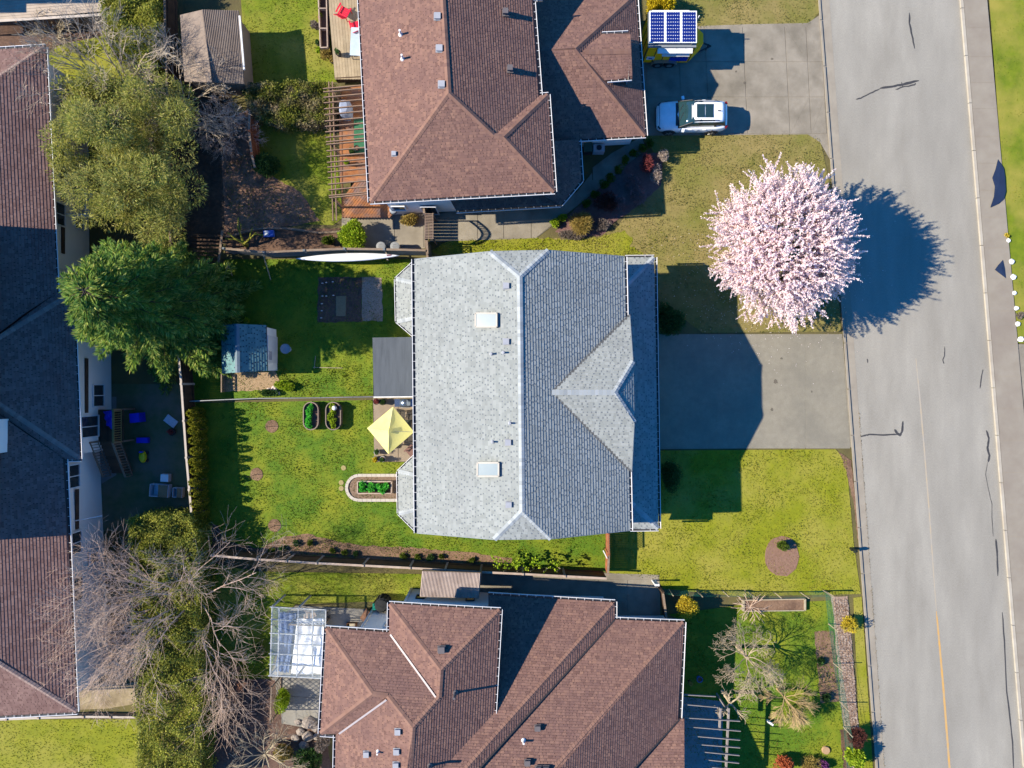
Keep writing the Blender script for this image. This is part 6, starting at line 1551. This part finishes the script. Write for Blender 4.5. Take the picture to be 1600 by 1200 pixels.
# kayak
KY = thing('kayak', 'long white kayak hanging beside the blue grey fence', 'kayak', P(543, 402, .9))
kx0, kx1 = P(463, 404.5, 1.15), P(624.5, 399.5, 1.15); rings_ = []; n = 12
for i in range(27):
    t = i / 26; c = kx0.lerp(kx1, t); w_ = .27 * max(.02, math.sin(math.pi * t)) ** .75; h_ = .05 + .14 * math.sin(math.pi * t) ** .6
    rings_.append([Vector((c.x, c.y + w_ * math.cos(a), c.z + h_ * math.sin(a) + .06 * abs(2 * t - 1) ** 2)) for a in [2 * math.pi * k / n for k in range(n)]])
v, f = loft(rings_); m = MB(); m.add(v, f); m.build('hull', M('kayak_white', C(232, 232, 236, .8), rough=.3), KY, smooth=True)
m = MB(); c = kx0.lerp(kx1, .9); m.box((c.x, c.y + .02, c.z + .16), (.3, .1, .012), .1); m.build('hull_mark', M('kayak_mark', C(150, 110, 120)), KY)
for x in (540, 601):
    a, b = P(x, 388.5, 1.1), P(x + 5, 404, 1.05); m = MB(); m.bar(a + Vector((0, 0, -.1)), b + Vector((0, -.1, -.1)), .06, .06); m.bar(b + Vector((0, -.1, -.1)), b + Vector((0, -.1, .25)), .06, .06); tag(m.build('kayak_bracket', WOODP, None), 'timber bracket on the fence under the kayak, ' + ('middle one' if x == 540 else 'right end one'), 'bracket')
# poles and frame in the shaded corner
for lab, a, b in (('thin pale pole leaning near the left end of the kayak fence', P(411, 397, 1.6), P(423, 437, .05)), ('thin brown prop stick leaning below the fence corner', P(356, 412, 1.3), P(363, 431, .05)), ('grey prop stick crossing near the fence corner', P(357, 411, 1.35), P(348, 440, .05))):
    m = MB(); m.tube([a, b], .035, 6); tag(m.build('pole', STAKE, None), lab, 'pole')
CBN = thing('compost_bay', 'dark slatted compost bay at the left end of the kayak fence', 'compost bay', P(320, 392))
for i in range(9):
    y_ = 368 + i * 6; m = MB(); m.bar(P(300, y_, .9), P(344 - i * .4, y_ + 1, .9), .1, .03); m.build('slat', WOODD, CBN)
for a, b in (((347.5, 360), (341, 414)),): m = MB(); m.bar(P(*a, 1.0), P(*b, 1.0), .14, .05); m.bar(P(*a, .5), P(*b, .5), .14, .05); m.build('end_board', WOODG, CBN)
for x, y_ in ((300, 368), (300, 414), (344, 368), (341, 414)): q = P(x, y_, .9); m = MB(); m.bar((q.x, q.y, 0), (q.x, q.y, .92), .08, .08); m.build('post', WOODD, CBN)
LE = thing('log_edging', 'grey log edging curving along the bed above the kayak fence', 'edging', P(440, 360)); pts = [(352, 370), (366, 368), (380, 363), (400, 358), (420, 357), (445, 357), (470, 360), (500, 364), (532, 362)]
for a, b in zip(pts, pts[1:]): m = MB(); m.tube([P(*a, .06), P(*b, .06)], random.uniform(.07, .1), 7); m.build('log', WOODG, LE)
c = P(420.5, 365.5, .15); BG = thing('storage_bag', 'blue and white bag lying in the bed above the kayak fence', 'bag', (c.x, c.y, 0))
m = MB(); m.box(c, (.66, .42, .28), .05); m.build('bag_body', M('blue_bag', C(70, 110, 200, .6)), BG); m = MB(); m.box(c + Vector((-.14, .02, .146)), (.26, .3, .01), .05); m.build('bag_print', WHITE, BG)
def lidded(label, px, py, r, h, mat, name='barrel', cat='barrel', z=0):
    c = P(px, py, z + h); t = thing(name, label, cat, (c.x, c.y, z)); m = MB(); m.lathe([(r * .85, z), (r, z + h * .4), (r * .92, z + h)], (c.x, c.y, 0), 16); m.build('barrel_body', mat, t)
    m = MB(); m.lathe([(r * 1.02, z + h), (r * 1.02, z + h + .03), (r * .5, z + h + .06)], (c.x, c.y, 0), 16)
    for k in range(5): m.bar((c.x - r * .8, c.y + (k - 2) * r * .35, z + h + .05), (c.x + r * .8, c.y + (k - 2) * r * .35, z + h + .05), .02, .02)
    m.build('lid', mat, t); return t
BAR = M('grey_barrel', C(160, 160, 160), C(178, 178, 178), 2)
lidded('round grey lidded barrel beside the fence, left one of the pair', 595, 385, .29, .9, BAR); lidded('round grey lidded barrel beside the fence, right one of the pair', 617, 385, .29, .9, BAR)
lidded('round pale tub at the corner of the orange deck by the wall', 614, 328, .22, .45, M('pale_tub', C(170, 178, 190)), 'tub', 'tub', .5)
c = P(936, 231, .7); AC = thing('heat_pump', 'pale blue grey outdoor unit in the shaded corner of the top house', 'heat pump', (c.x, c.y, 0)); m = MB(); m.box((c.x, c.y, .4), (.72, .45, .7)); m.build('case', M('unit_case', C(196, 204, 212)), AC)
m = MB(); m.lathe([(.17, 0), (.17, .012)], (c.x, c.y, .752), 16)
for k in range(4): m.bar((c.x - .16, c.y - .12 + k * .08, .77), (c.x + .16, c.y - .12 + k * .08, .77), .02, .015)
m.build('fan_grille', DARK, AC)
c = P(919, 230, .8); BN = thing('wheelie_bin', 'dark bin with green lid in the shaded corner of the top house', 'bin', (c.x, c.y, 0)); m = MB(); m.prism([(c.x - .24, c.y - .26), (c.x + .24, c.y - .26), (c.x + .24, c.y + .26), (c.x - .24, c.y + .26)], .05, .8); m.build('bin_body', DARK, BN); m = MB(); m.box((c.x, c.y, .84), (.54, .58, .07)); m.bar((c.x - .2, c.y + .31, .86), (c.x + .2, c.y + .31, .86), .05, .05); m.build('lid', M('green_lid', C(70, 110, 96)), BN)

def pot(label, px, py, r, h, mat, leafm=None, dens=70, z=0.0, pr=None, ph=.35):
    c = P(px, py, z + h); t = thing('plant_pot', label, 'plant pot', (c.x, c.y, z)); m = MB()
    m.lathe([(r * .72, z), (r, z + h * .92), (r * 1.08, z + h * .92), (r * 1.08, z + h), (r * .93, z + h), (r * .9, z + h - .06)], (c.x, c.y, 0), 16); m.build('pot', mat, t)
    m = MB(); m.lathe([(r * .9, z + h - .05), (r * .89, z + h - .045)], (c.x, c.y, 0), 14); m.build('soil', SOIL, t)
    if leafm: lumpy(t, (c.x, c.y, z + h + ph * .4), ((pr or r * .9), (pr or r * .9), ph), 5, leafm, dens, .1, .06, trunk=False)
POTW = M('pale_pot', C(206, 204, 200, .6)); POTD = M('dark_pot', C(52, 52, 60)); POTB = M('blue_grey_pot', C(140, 150, 166)); POTT = M('terracotta', C(176, 110, 80))
pot('dark pot with reddish plant at the upper left patio corner', 588, 627.5, .19, .4, POTD, REDB); pot('dark pot beside the reddish planted pot at the upper patio corner', 598, 628, .2, .4, POTD, GREENB, 40)
pot('small white pot at the lower left patio corner above two other pots', 588.5, 706.5, .17, .4, POTW, GREENB, 40); pot('blue grey pot with golden plant at the lower left patio corner', 587, 717.5, .2, .4, POTB, GOLD, 45); pot('speckled pale pot with thin plant at the lower patio edge', 597.5, 717.5, .18, .4, POTW, GREENB, 45)
pot('brown pot with green plant at the head of the timber planter', 503, 26, .25, .45, POTT, LIME, 70); pot('dark pot on the end of the grey tan deck', 528, 82, .17, .4, POTD, GREENB, 30, .9); pot('small pot with green plant beside the timber planter', 497, 67, .15, .35, POTD, GREENB, 60); pot('dark pot in front of the leafy plant below the planter', 519, 94, .17, .35, POTD, DRYG, 60)
pot('dark pot on the green rug under the pergola, upper one', 557, 231, .17, .35, POTD, None, 0, .5); pot('dark pot on the green rug under the pergola, lower one', 550, 237, .18, .35, POTD, GREENB, 40, .5); pot('dark pot with green plant on the orange deck', 542, 254, .16, .4, POTD, LIME, 50, .5)
pot('blue pot in the shade of the bottom house right wall', 1093.5, 1062, .18, .35, M('blue_glaze', C(40, 110, 190, .6), rough=.2), None); pot('small olive pot in the shade of the bottom house right wall', 1078, 1066, .11, .25, POTD, DRYG, 40)
pot('square dark pot beside the white board in the left yard', 268, 675, .22, .3, POTD, REDB, 40)

# barbecue on the patio
c = P(633, 629.5, .95); BQ = thing('barbecue', 'blue grey steel barbecue with side shelves beside the patio cover', 'barbecue', (c.x, c.y, 0)); STEEL = M('brushed_steel', C(150, 164, 182), rough=.25, metal=.8)
m = MB(); m.box((c.x, c.y, .45), (.62, .5, .8)); m.build('cabinet', DARK, BQ); m = MB(); rings_ = []
for x in (-.33, .33): rings_.append([Vector((c.x + x, c.y + .27 * math.cos(a), .88 + .2 * math.sin(a))) for a in [math.pi * k / 8 for k in range(9)]])
v, f = loft(rings_); m.add(v, f); m.build('lid', STEEL, BQ, smooth=True)
for sg in (-1, 1): m = MB(); m.box((c.x + sg * .5, c.y, .88), (.36, .5, .04)); m.build('side_shelf', STEEL, BQ)
m = MB(); m.tube([(c.x - .28, c.y - .31, 1.0), (c.x + .28, c.y - .31, 1.0)], .02, 6)
for k in range(5): m.tube([(c.x - .24 + k * .12, c.y - .26, .8), (c.x - .24 + k * .12, c.y - .31, .8)], .03, 6)
m.build('handle', METAL, BQ)
# yellow parasol, table and chairs
UB = thing('patio_parasol', 'square pale yellow parasol open over the patio table', 'parasol', P(611, 671)); ZU = 2.2
cr = [P(614, 635.5, ZU), P(647, 675, ZU), P(607, 709.5, ZU), P(573.5, 669, ZU)]; ap = sum(cr, Vector()) / 4 + Vector((0, 0, .62))
YC = M('yellow_canvas', C(232, 222, 130, .62), C(240, 232, 150, .62), .8, rough=.8)
v, f = [], []; n = 10
for s in range(4):
    a, b = cr[s], cr[(s + 1) % 4]; o = len(v)
    for i in range(n + 1):
        r = i / n
        for j in range(n + 1):
            t = j / n; e = a.lerp(b, t); p = ap.lerp(e, r); sag = 4 * t * (1 - t) * r * (1 - .3 * r); p.z -= .10 * sag + .05 * math.sin(math.pi * r); p -= (e - (a + b) / 2) * 0; v.append(p)
    f += [(o + i * (n + 1) + j, o + (i + 1) * (n + 1) + j, o + (i + 1) * (n + 1) + j + 1, o + i * (n + 1) + j + 1) for i in range(n) for j in range(n)]
m = MB(); m.add(v, f); cp = m.build('canopy', YC, UB, smooth=False)
m = MB(); k = .15; vt = [ap + (c_ - ap) * k + Vector((0, 0, .09)) for c_ in cr]; m.add(vt + [ap + Vector((0, 0, .13))], [(0, 1, 4), (1, 2, 4), (2, 3, 4), (3, 0, 4)]); m.build('top_vent', YC, cp)
m = MB(); m.tube([(ap.x, ap.y, 0), (ap.x, ap.y, ap.z)], .025, 8); m.build('pole', METAL, UB); m = MB()
for c_ in cr: m.tube([ap - Vector((0, 0, .05)), c_ + Vector((0, 0, -.02))], .012, 5)
m.build('ribs', METAL, UB); m = MB(); m.lathe([(.28, 0), (.28, .06), (.05, .1)], (ap.x, ap.y, .03), 14); m.build('base', DARK, UB)
c = P(624, 668, .72); TB = thing('patio_table', 'dark patio table under the yellow parasol', 'table', (c.x, c.y, 0)); m = MB(); m.box((c.x, c.y, .72), (1.5, .95, .03)); m.build('tabletop', M('dark_tabletop', C(70, 74, 70), rough=.3), TB)
for sx in (-1, 1):
    for sy in (-1, 1): m = MB(); m.tube([(c.x + sx * .68, c.y + sy * .4, 0), (c.x + sx * .68, c.y + sy * .4, .71)], .025, 6); m.build('leg', DARK, TB)
def chair(name, label, px, py, rz, mat, fmat, z=0.0, group=None, adiron=False, arms=True):
    c = P(px, py, z + .45); t = thing(name, label, 'chair', (c.x, c.y, z), group); R = Matrix.Rotation(rz, 3, 'Z'); o = Vector((c.x, c.y, z))
    def L(x, y_, zz): return o + R @ Vector((x, y_, zz))
    w, d, h = (.32, .30, .38) if adiron else (.25, .24, .45)
    m = MB(); nb = 5
    for i in range(nb): y_ = -d + (i + .5) * 2 * d / nb; m.bar(L(-w, y_, h), L(w, y_, h - (0 if not adiron else .0)), 2 * d / nb * .9, .025)
    m.build('seat', mat, t); m = MB(); rec = .30 if adiron else .14
    for i in range(5): x = -w + (i + .5) * 2 * w / 5; m.bar(L(x, -d, h + .02), L(x, -d - rec, h + .58 - abs(i - 2) * (.05 if adiron else 0)), 2 * w / 5 * .88, .025, (0, 0, 1) if False else R @ Vector((0, 1, .3)))
    m.build('backrest', mat, t)
    for sx in (-1, 1):
        for sy in (-1, 1): m = MB(); m.bar(L(sx * w, sy * d, 0), L(sx * w, sy * d, h), .04, .04); m.build('leg', fmat, t)
        if arms: m = MB(); m.bar(L(sx * (w + .04), -d, h + .2), L(sx * (w + .04), d + .05, h + .2), .09 if adiron else .035, .03); m.bar(L(sx * (w + .04), d, h), L(sx * (w + .04), d, h + .2), .035, .035); m.build('armrest', mat if adiron else fmat, t)
    return t
MESHC = M('dark_mesh', C(84, 78, 72)); 
for lab, x, y_, rz in (('dark patio chair under the right edge of the parasol, upper one', 643, 652, 2.0), ('dark patio chair under the right edge of the parasol, lower one', 644, 685, 1.2), ('dark patio chair at the upper side of the patio table', 626, 648, 3.0), ('dark patio chair hidden below the parasol at the lower table side', 622, 690, .1)):
    chair('patio_chair', lab, x, y_, rz, MESHC, DARK)
chair('lounge_chair', 'reddish brown lounge chair at the lower right patio corner by the bay', 644, 706, 2.3, M('reddish_slats', C(140, 104, 96)), DARK, adiron=True)
REDC = M('red_plastic', C(216, 30, 56, .62), C(226, 44, 66, .62), 2, rough=.4)
chair('garden_chair', 'red slatted garden chair on the deck, upper left one', 537, 18, -.5, REDC, REDC, .9, adiron=True); chair('garden_chair', 'red garden chair half under the top house gutter beside the pale table', 557, 40, .25, REDC, REDC, .9, adiron=True)
c = P(557, 65, 1.6); T2 = thing('deck_table', 'long pale blue white table on the grey tan deck', 'table', (c.x, c.y, .9)); m = MB(); m.box((c.x + .05, c.y, 1.6), (.85, 1.75, .03), -.05); m.build('tabletop', M('pale_table', C(190, 204, 216, .6), rough=.2), T2)
for sx in (-1, 1):
    for sy in (-1, 1): m = MB(); m.bar((c.x + sx * .36, c.y + sy * .8, .9), (c.x + sx * .36, c.y + sy * .8, 1.59), .05, .05); m.build('leg', METAL, T2)
c = P(538, 168, 1.4); CG = thing('covered_barbecue', 'barbecue under a pale grey cover beneath the pergola', 'barbecue', (c.x, c.y, .5)); rings_ = []
for zz_, sx, sy in ((.52, .36, .52), (1.1, .38, .54), (1.45, .32, .46), (1.6, .2, .32)): rings_.append([Vector((c.x + sx * math.copysign(abs(math.cos(a)) ** .6, math.cos(a)), c.y + sy * math.copysign(abs(math.sin(a)) ** .6, math.sin(a)), zz_)) for a in [2 * math.pi * k / 16 for k in range(16)]])
v, f = loft(rings_); m = MB(); m.add(v, f); m.build('cover', M('grey_cover', C(150, 160, 186, .6), rough=.6), CG); m = MB()
for sx in (-.25, .25): m.tube([(c.x + sx, c.y - .4, .53), (c.x + sx, c.y - .4, .66)], .07, 8)
m.build('wheels', DARK, CG)

# oval raised beds on the lawn
def stadium(cx, cy, rx, ry, n=10):
    """px outline of an upright stadium"""
    return [(cx + rx * math.cos(a), cy - (ry - rx) + rx * math.sin(a)) for a in [math.pi + math.pi * k / n for k in range(n + 1)]] + [(cx + rx * math.cos(a), cy + (ry - rx) + rx * math.sin(a)) for a in [math.pi * k / n for k in range(n + 1)]]
CORR = M('corrugated_bed_steel', C(150, 130, 116), C(170, 150, 136), 3, rough=.5, metal=.4)
for i, cx2 in enumerate((485.5, 520.5)):
    cy2, hh = 650, .5; c = P(cx2, cy2, hh); t = thing('raised_bed', 'oval steel raised bed with ' + ('leafy green plants, left one' if i == 0 else 'lime plants and a white globe, right one'), 'raised bed', (c.x, c.y, 0))
    o = [P(*q, hh) for q in stadium(cx2, cy2, 11.5, 21.5)]; n = len(o); m = MB()
    for k in range(n):
        a, b = o[k], o[(k + 1) % n]; m.bar((a.x, a.y, hh / 2), (b.x, b.y, hh / 2), .035, hh); m.bar((a.x, a.y, hh), (b.x, b.y, hh), .06, .03)
    m.build('bed_wall', CORR, t); m = MB(); m.prism([(p.x * 1.0 + (c.x - p.x) * .05, p.y + (c.y - p.y) * .04) for p in o], .02, hh - .12); m.build('soil', DSOIL, t)
    for j in range(8):
        x, y_ = c.x - .05 + random.uniform(-.1, .1), c.y + .62 - j * .18; q = thing('vegetable_plant', '', 'plant', (x, y_, hh - .12)); tag(q, '%s plant in the %s oval raised bed, %s from the top' % ('leafy green' if i == 0 else 'lime green', 'left' if i == 0 else 'right', ORD[j]), 'plant', 'vegetable plants in the %s oval bed' % ('left' if i == 0 else 'right'))
        lumpy(q, (x, y_, hh + .02), (.2, .16, .16), 4, BRIGHT if i == 0 else LIME, 36, .13, .09, trunk=False)
        m = MB(); m.tube([(x, y_, hh - .12), (x, y_, hh + .05)], .01, 4); m.build('stem', LIME, q)
c = P(522.5, 637.5, .7); m = MB(); m.lathe([(.02, -.15), (.1, -.13), (.15, -.05), (.15, .05), (.1, .13), (.03, .15)], c, 14); tag(m.build('garden_globe', WHITE, None, smooth=True), 'white globe sitting in the right oval raised bed', 'globe')
# stone ringed bed with rectangular planter in front of the lower bay
RB = thing('ringed_bed', 'brown mulch bed with pale stone edging beside the lower bay window', 'flower bed', P(585, 761.5))
out = [(628, 740.5), (560, 740.5)] + [(560 + 20.5 * math.cos(a), 762 + 21.5 * math.sin(a)) for a in [-math.pi / 2 - math.pi * k / 12 for k in range(1, 12)]] + [(560, 783.5), (628, 783.5)]
m = MB(); m.prism([P(*p) for p in out], .0, .03); m.build('mulch', M('fine_mulch', C(142, 116, 96), C(166, 138, 116), 8, bump=.7), RB)
CURB = M('cast_stone', C(212, 200, 184), C(226, 214, 200), 4, bump=.2)
def stones(pts, w, hh, n):
    q = [P(*p) for p in pts]; seg = [(q[i + 1] - q[i]).length for i in range(len(q) - 1)]; T = sum(seg)
    def at(s):
        i = 0
        while i < len(seg) - 1 and s > seg[i]: s -= seg[i]; i += 1
        return q[i].lerp(q[i + 1], min(1, s / seg[i]))
    for k in range(n):
        a, b = at(T * k / n + .006), at(T * (k + 1) / n - .006); m = MB(); z_ = hh + random.uniform(-.006, .006); m.bar(a + Vector((0, 0, z_ / 2)), b + Vector((0, 0, z_ / 2)), w, z_); m.build('edging_stone', CURB, RB)
stones([(624, 742.5)] + [(560, 742.5)] + [(560 + 18.3 * math.cos(a), 762 + 19.3 * math.sin(a)) for a in [-math.pi / 2 - math.pi * k / 10 for k in range(1, 10)]] + [(560, 781.3), (624, 781.3)], .19, .09, 26)
c = P(585, 761.5, .45); PB = thing('planter_box', 'rectangular timber planter of bright green vegetables inside the stone ringed bed', 'planter', (c.x, c.y, 0))
k = [P(558.5, 752.5, .45), P(611.5, 752.5, .45), P(611.5, 771, .45), P(558.5, 771, .45)]
for i in range(4):
    m = MB()
    a, b = k[i], k[(i + 1) % 4]
    for z_ in (.11, .33): m.bar((a.x, a.y, z_), (b.x, b.y, z_), .05, .21)
    m.bar((a.x, a.y, .455), (b.x, b.y, .455), .07, .025); m.build('side_board', WOODP, PB)
m = MB(); m.slab([p - Vector((0, 0, .13)) for p in k], .25); m.build('soil', SOIL, PB)
for j, (x, y_, r) in enumerate(((566, 757, 5.5), (567, 765, 5), (581, 762, 7.5), (592, 759, 5), (596, 766, 4.5), (603, 761, 6.5))):
    p = P(x, y_, .45); q = thing('vegetable_plant', 'bright green leafy vegetable in the rectangular planter, %s from the left' % ORD[j], 'plant', (p.x, p.y, .32), 'vegetables in the rectangular planter'); lumpy(q, (p.x, p.y, .46), (r * .042, r * .04, .16), 5, BRIGHT, 60, .14, .1, trunk=False)
    m = MB(); m.tube([(p.x, p.y, .3), (p.x, p.y, .5)], .012, 4); m.build('stem', BRIGHT, q)
for i, (x, y_) in enumerate(((537, 731), (533.5, 754), (533.5, 763))):
    c = P(x, y_); m = MB(); m.lathe([(.16, 0), (.17, .03), (.15, .04)], c, 9); tag(m.build('stepping_stone', M('tan_paver', C(176, 160, 104), C(190, 172, 120), 5), None), 'tan stepping stone in the lawn left of the ringed bed, ' + ('uppermost', 'middle', 'lowest')[i], 'stepping stone')
# birdbath, markers, sticks
c = P(446, 545, .7); BB = thing('bird_bath', 'pale round bird bath in the shade right of the small shed', 'bird bath', (c.x, c.y, 0)); m = MB(); m.lathe([(.18, 0), (.07, .08), (.06, .62)], (c.x, c.y, 0), 12); m.build('pedestal', POTW, BB); m = MB(); m.lathe([(.08, .62), (.32, .7), (.32, .74), (.28, .73), (.1, .68)], (c.x, c.y, 0), 16); m.build('basin', M('pale_basin', C(190, 194, 200), C(150, 160, 172), 9), BB)
for lab, x, y_ in (('top row, left one', 505, 443), ('top row, middle one', 511, 442), ('top row, right one', 521, 441), ('second row, left one', 505, 463), ('second row, middle one', 511, 463), ('second row, right one', 522, 462), ('left side, just below the second row', 504, 475), ('left side, last but one', 504, 486), ('left side, lowest one', 503, 497)):
    c = P(x, y_); m = MB(); m.box((c.x, c.y, .12), (.07, .015, .24), .3); m.box((c.x, c.y, .22), (.1, .03, .07), .3); tag(m.build('plant_marker', WHITE, None), 'small white marker in the dark soil bed, ' + lab, 'plant marker', 'white markers in the dark soil bed')
for lab, a, b in (('pale stick lying on the shaded lawn, upright one', (493, 556), (491, 576)), ('pale stick lying on the shaded lawn below the soil bed, level one', (489, 574), (535, 575))):
    m = MB(); m.tube([P(*a, .04), P(*b, .04)], .022, 5); tag(m.build('stick', STAKE, None), lab, 'stick')
m = MB(); q = [P(525, 463, .05), P(541, 462, .05), P(540, 494, .05), P(525, 494, .05)]; m.slab(q, .03); tag(m.build('painted_sun_patch', M('sun_patch_tan', C(150, 128, 96), C(170, 146, 112), 8), None), 'tan sheet painted as a sunlit patch on the dark soil bed', 'mat')  # patch of sunlight on the soil, painted as a thin tan sheet
# vegetable mulch bed box by the mesh fence
RX = thing('raised_bed', 'long timber edged soil bed along the green mesh fence in the lower right garden', 'raised bed', P(1210, 946)); k = [P(1162, 938, .25), P(1258, 936, .25), P(1258, 954, .25), P(1162, 955, .25)]
m = MB(); m.slab([p - Vector((0, 0, .05)) for p in k], .2); m.build('soil', MULCH, RX)
for i in range(4): m = MB(); m.bar(k[i] - Vector((0, 0, .12)), k[(i + 1) % 4] - Vector((0, 0, .12)), .06 if i % 2 == 0 else .12, .26); m.build('edge_board', STAKE, RX)
c = P(1291, 1173, .12); m = MB(); m.lathe([(.27, 0), (.25, .1), (.24, .13)], (c.x, c.y, 0), 16); tag(m.build('tree_stump', M('cut_wood', C(206, 170, 130), C(190, 152, 112), 10), None), 'low round cut stump in the lower right lawn', 'stump')
m = MB(); c = P(1203, 1129, .2); m.box(c, (.4, .12, .3), -.6); tag(m.build('white_bucket', WHITE, None), 'small white box on the lower right lawn below the bare trees', 'box')
# left yard things
def cbox(label, px, py, z, size, rz, mat, name='box', cat='box', lid=None):
    c = P(px, py, z + size[2]); t = thing(name, label, cat, (c.x, c.y, z)); m = MB(); s = size; R = Matrix.Rotation(rz, 3, 'Z'); o = Vector((c.x, c.y, z))
    for dx, dy, sx, sy in ((-1, 0, .03, s[1]), (1, 0, .03, s[1]), (0, -1, s[0], .03), (0, 1, s[0], .03)): m.box(o + R @ Vector((dx * (s[0] / 2 - .0151), dy * (s[1] / 2 - .0152), s[2] / 2)), (sx - (.002 if dx else .06), sy - (.002 if dy else 0), s[2]), rz)
    m.box(o + Vector((0, 0, .02)), (s[0] * .9, s[1] * .9, .03), rz); m.build('box_sides', mat, t)
    if lid:
        m = MB(); m.box(o + R @ Vector((s[0] * lid[0], 0, s[2] + .01)), (s[0] * lid[1], s[1] * .98, .02), rz); m.build('lid', lid[2], t)
    return t
PALEB = M('pale_board', C(206, 212, 220, .7)); CARD = M('cardboard', C(176, 140, 104)); BLUEP = M('blue_plastic', C(30, 50, 220, .6), rough=.4); 
c = P(267, 658, .06); t = thing('white_board', 'white speckled board lying flat in the shaded left yard', 'board', (c.x, c.y, 0)); m = MB(); m.box(c, (.82, .52, .05), -.65); m.build('sheet', M('speckled_board', C(206, 214, 222, .7), C(170, 180, 190, .7), 14), t); m = MB(); m.box(c + Vector((.0, .0, -.04)), (.7, .1, .04), -.65); m.build('batten', WOODG, t)
cbox('large open pale grey box in the shaded left yard', 248, 767, 0, (1.2, .8, .5), -.08, PALEB, lid=(.22, .5, CARD)); cbox('small white box above the large pale grey box', 257, 747, 0, (.5, .48, .4), -.05, PALEB, lid=(0, 1, WHITE)); cbox('small crate with tan cardboard beside the left fence', 277, 770, 0, (.62, .62, .4), -.05, PALEB, lid=(.2, .5, CARD))
cbox('blue plastic bin beside the deck stairs of the left house', 210, 653, 0, (.6, .6, .8), .1, BLUEP, 'plastic_bin', 'bin', lid=(0, 1, BLUEP)); cbox('low blue tub lying in the left yard below the bin', 222, 688, 0, (.75, .35, .25), 0, BLUEP, 'plastic_tub', 'tub', lid=(0, .9, BLUEP))
cloth('tarpaulin', 'bright blue tarpaulin heaped on the left house deck landing', 'tarpaulin', [(164, 643, 1.6), (177, 641, 2.0), (177, 671, 1.8), (168, 664, 1.6)], BLUEP, 1.6, .14)
c = P(222, 714, .35); TY = thing('toy_car', 'small yellow ride on toy at the foot of the left house deck', 'toy', (c.x, c.y, 0)); m = MB(); rings_ = [[Vector((c.x + r * .25 * math.cos(a), c.y + r * .4 * math.sin(a), z_)) for a in [2 * math.pi * k / 12 for k in range(12)]] for z_, r in ((.12, .8), (.25, 1), (.38, .8), (.44, .4))]; v, f = loft(rings_); m.add(v, f); m.build('toy_body', M('toy_yellow', C(230, 210, 30, .6), rough=.4), TY)
for sx in (-1, 1):
    for sy in (-1, 1): m = MB(); m.tube([(c.x + sx * .18, c.y + sy * .25, .1), (c.x + sx * .25, c.y + sy * .25, .1)], .1, 10); m.build('wheel', DARK, TY)
m = MB(); m.box((c.x, c.y + .33, .45), (.2, .08, .22)); m.build('handle', BLUEP, TY)
# things on the grey patio above the glazed cover
chair('garden_chair', 'pale wooden slatted armchair on the grey patio', 485, 966, 3.1, WOODP, WOODP, group=None, adiron=True)
pot('green bucket at the corner of the grey patio', 450.5, 966.5, .16, .35, M('green_bucket', C(46, 160, 70, .6)), None); 
c = P(573, 961, .3); DR = thing('tipped_barrel', 'rusty brown drum lying beside the white wall of the bottom house', 'barrel', (c.x, c.y, 0)); m = MB(); m.tube([(c.x - .2, c.y - .3, .28), (c.x + .2, c.y + .3, .28)], .27, 16); m.build('drum', M('rusty_drum', C(120, 86, 66), C(146, 106, 82), 4), DR); m = MB(); m.tube([(c.x - .28, c.y - .1, .3), (c.x - .65, c.y - .75, .1)], .02, 6); m.build('handle', METAL, DR)
c = P(596, 946, .9); CM = thing('compost_bin', 'black ribbed compost bin by the white wall corner of the bottom house', 'compost bin', (c.x, c.y, 0)); m = MB(); m.lathe([(.5, 0), (.45, .85), (.4, .9)], (c.x, c.y, 0), 14)
for k in range(14): a = 2 * math.pi * k / 14; m.bar((c.x + .5 * math.cos(a), c.y + .5 * math.sin(a), 0), (c.x + .45 * math.cos(a), c.y + .45 * math.sin(a), .86), .05, .05)
m.build('bin_body', M('black_bin', C(44, 46, 48)), CM); m = MB(); m.lathe([(.4, .9), (.36, .98), (.1, 1.02)], (c.x, c.y, 0), 14); m.build('lid', M('black_bin', C(44, 46, 48)), CM)
cbox('small teal plastic bin beside the black compost bin', 586, 948, 0, (.3, .42, .7), 0, M('teal_plastic', C(30, 140, 120, .6), rough=.4), 'plastic_bin', 'bin', lid=(0, 1.05, M('teal_plastic', C(30, 140, 120, .6))))
cbox('wooden crate of firewood under the upper gutter of the bottom house', 549, 979, 0, (.62, .4, .35), 0, WOODB, 'wooden_crate', 'crate', lid=(.1, .6, STAKE))
m = MB(); c = P(462, 960, .02); m.box((c.x, c.y, .05), (.42, .42, .03), .2); tag(m.build('door_mat', M('brown_mat', C(120, 98, 84)), None), 'square brown mat on the grey patio beside the green bucket', 'mat')
BN2 = thing('garden_bench', 'dark metal bench frame beside the pale armchair on the grey patio', 'bench', P(503, 962)); a, b = P(497, 957, .45), P(513, 956, .45)
m = MB()
for k in range(5): m.bar(a + Vector((0, -.08 * k, 0)), b + Vector((0, -.08 * k, 0)), .05, .03)
m.build('seat', DARK, BN2); m = MB()
for k in range(4): m.bar(a + Vector((0, .06, .1 + .1 * k)), b + Vector((0, .06, .1 + .1 * k)), .03, .03)
m.build('backrest', DARK, BN2)
for p in (a, b): m = MB(); m.bar((p.x, p.y, 0), (p.x, p.y, .85), .04, .04); m.bar((p.x, p.y - .36, 0), (p.x, p.y - .36, .45), .04, .04); m.build('leg', DARK, BN2)
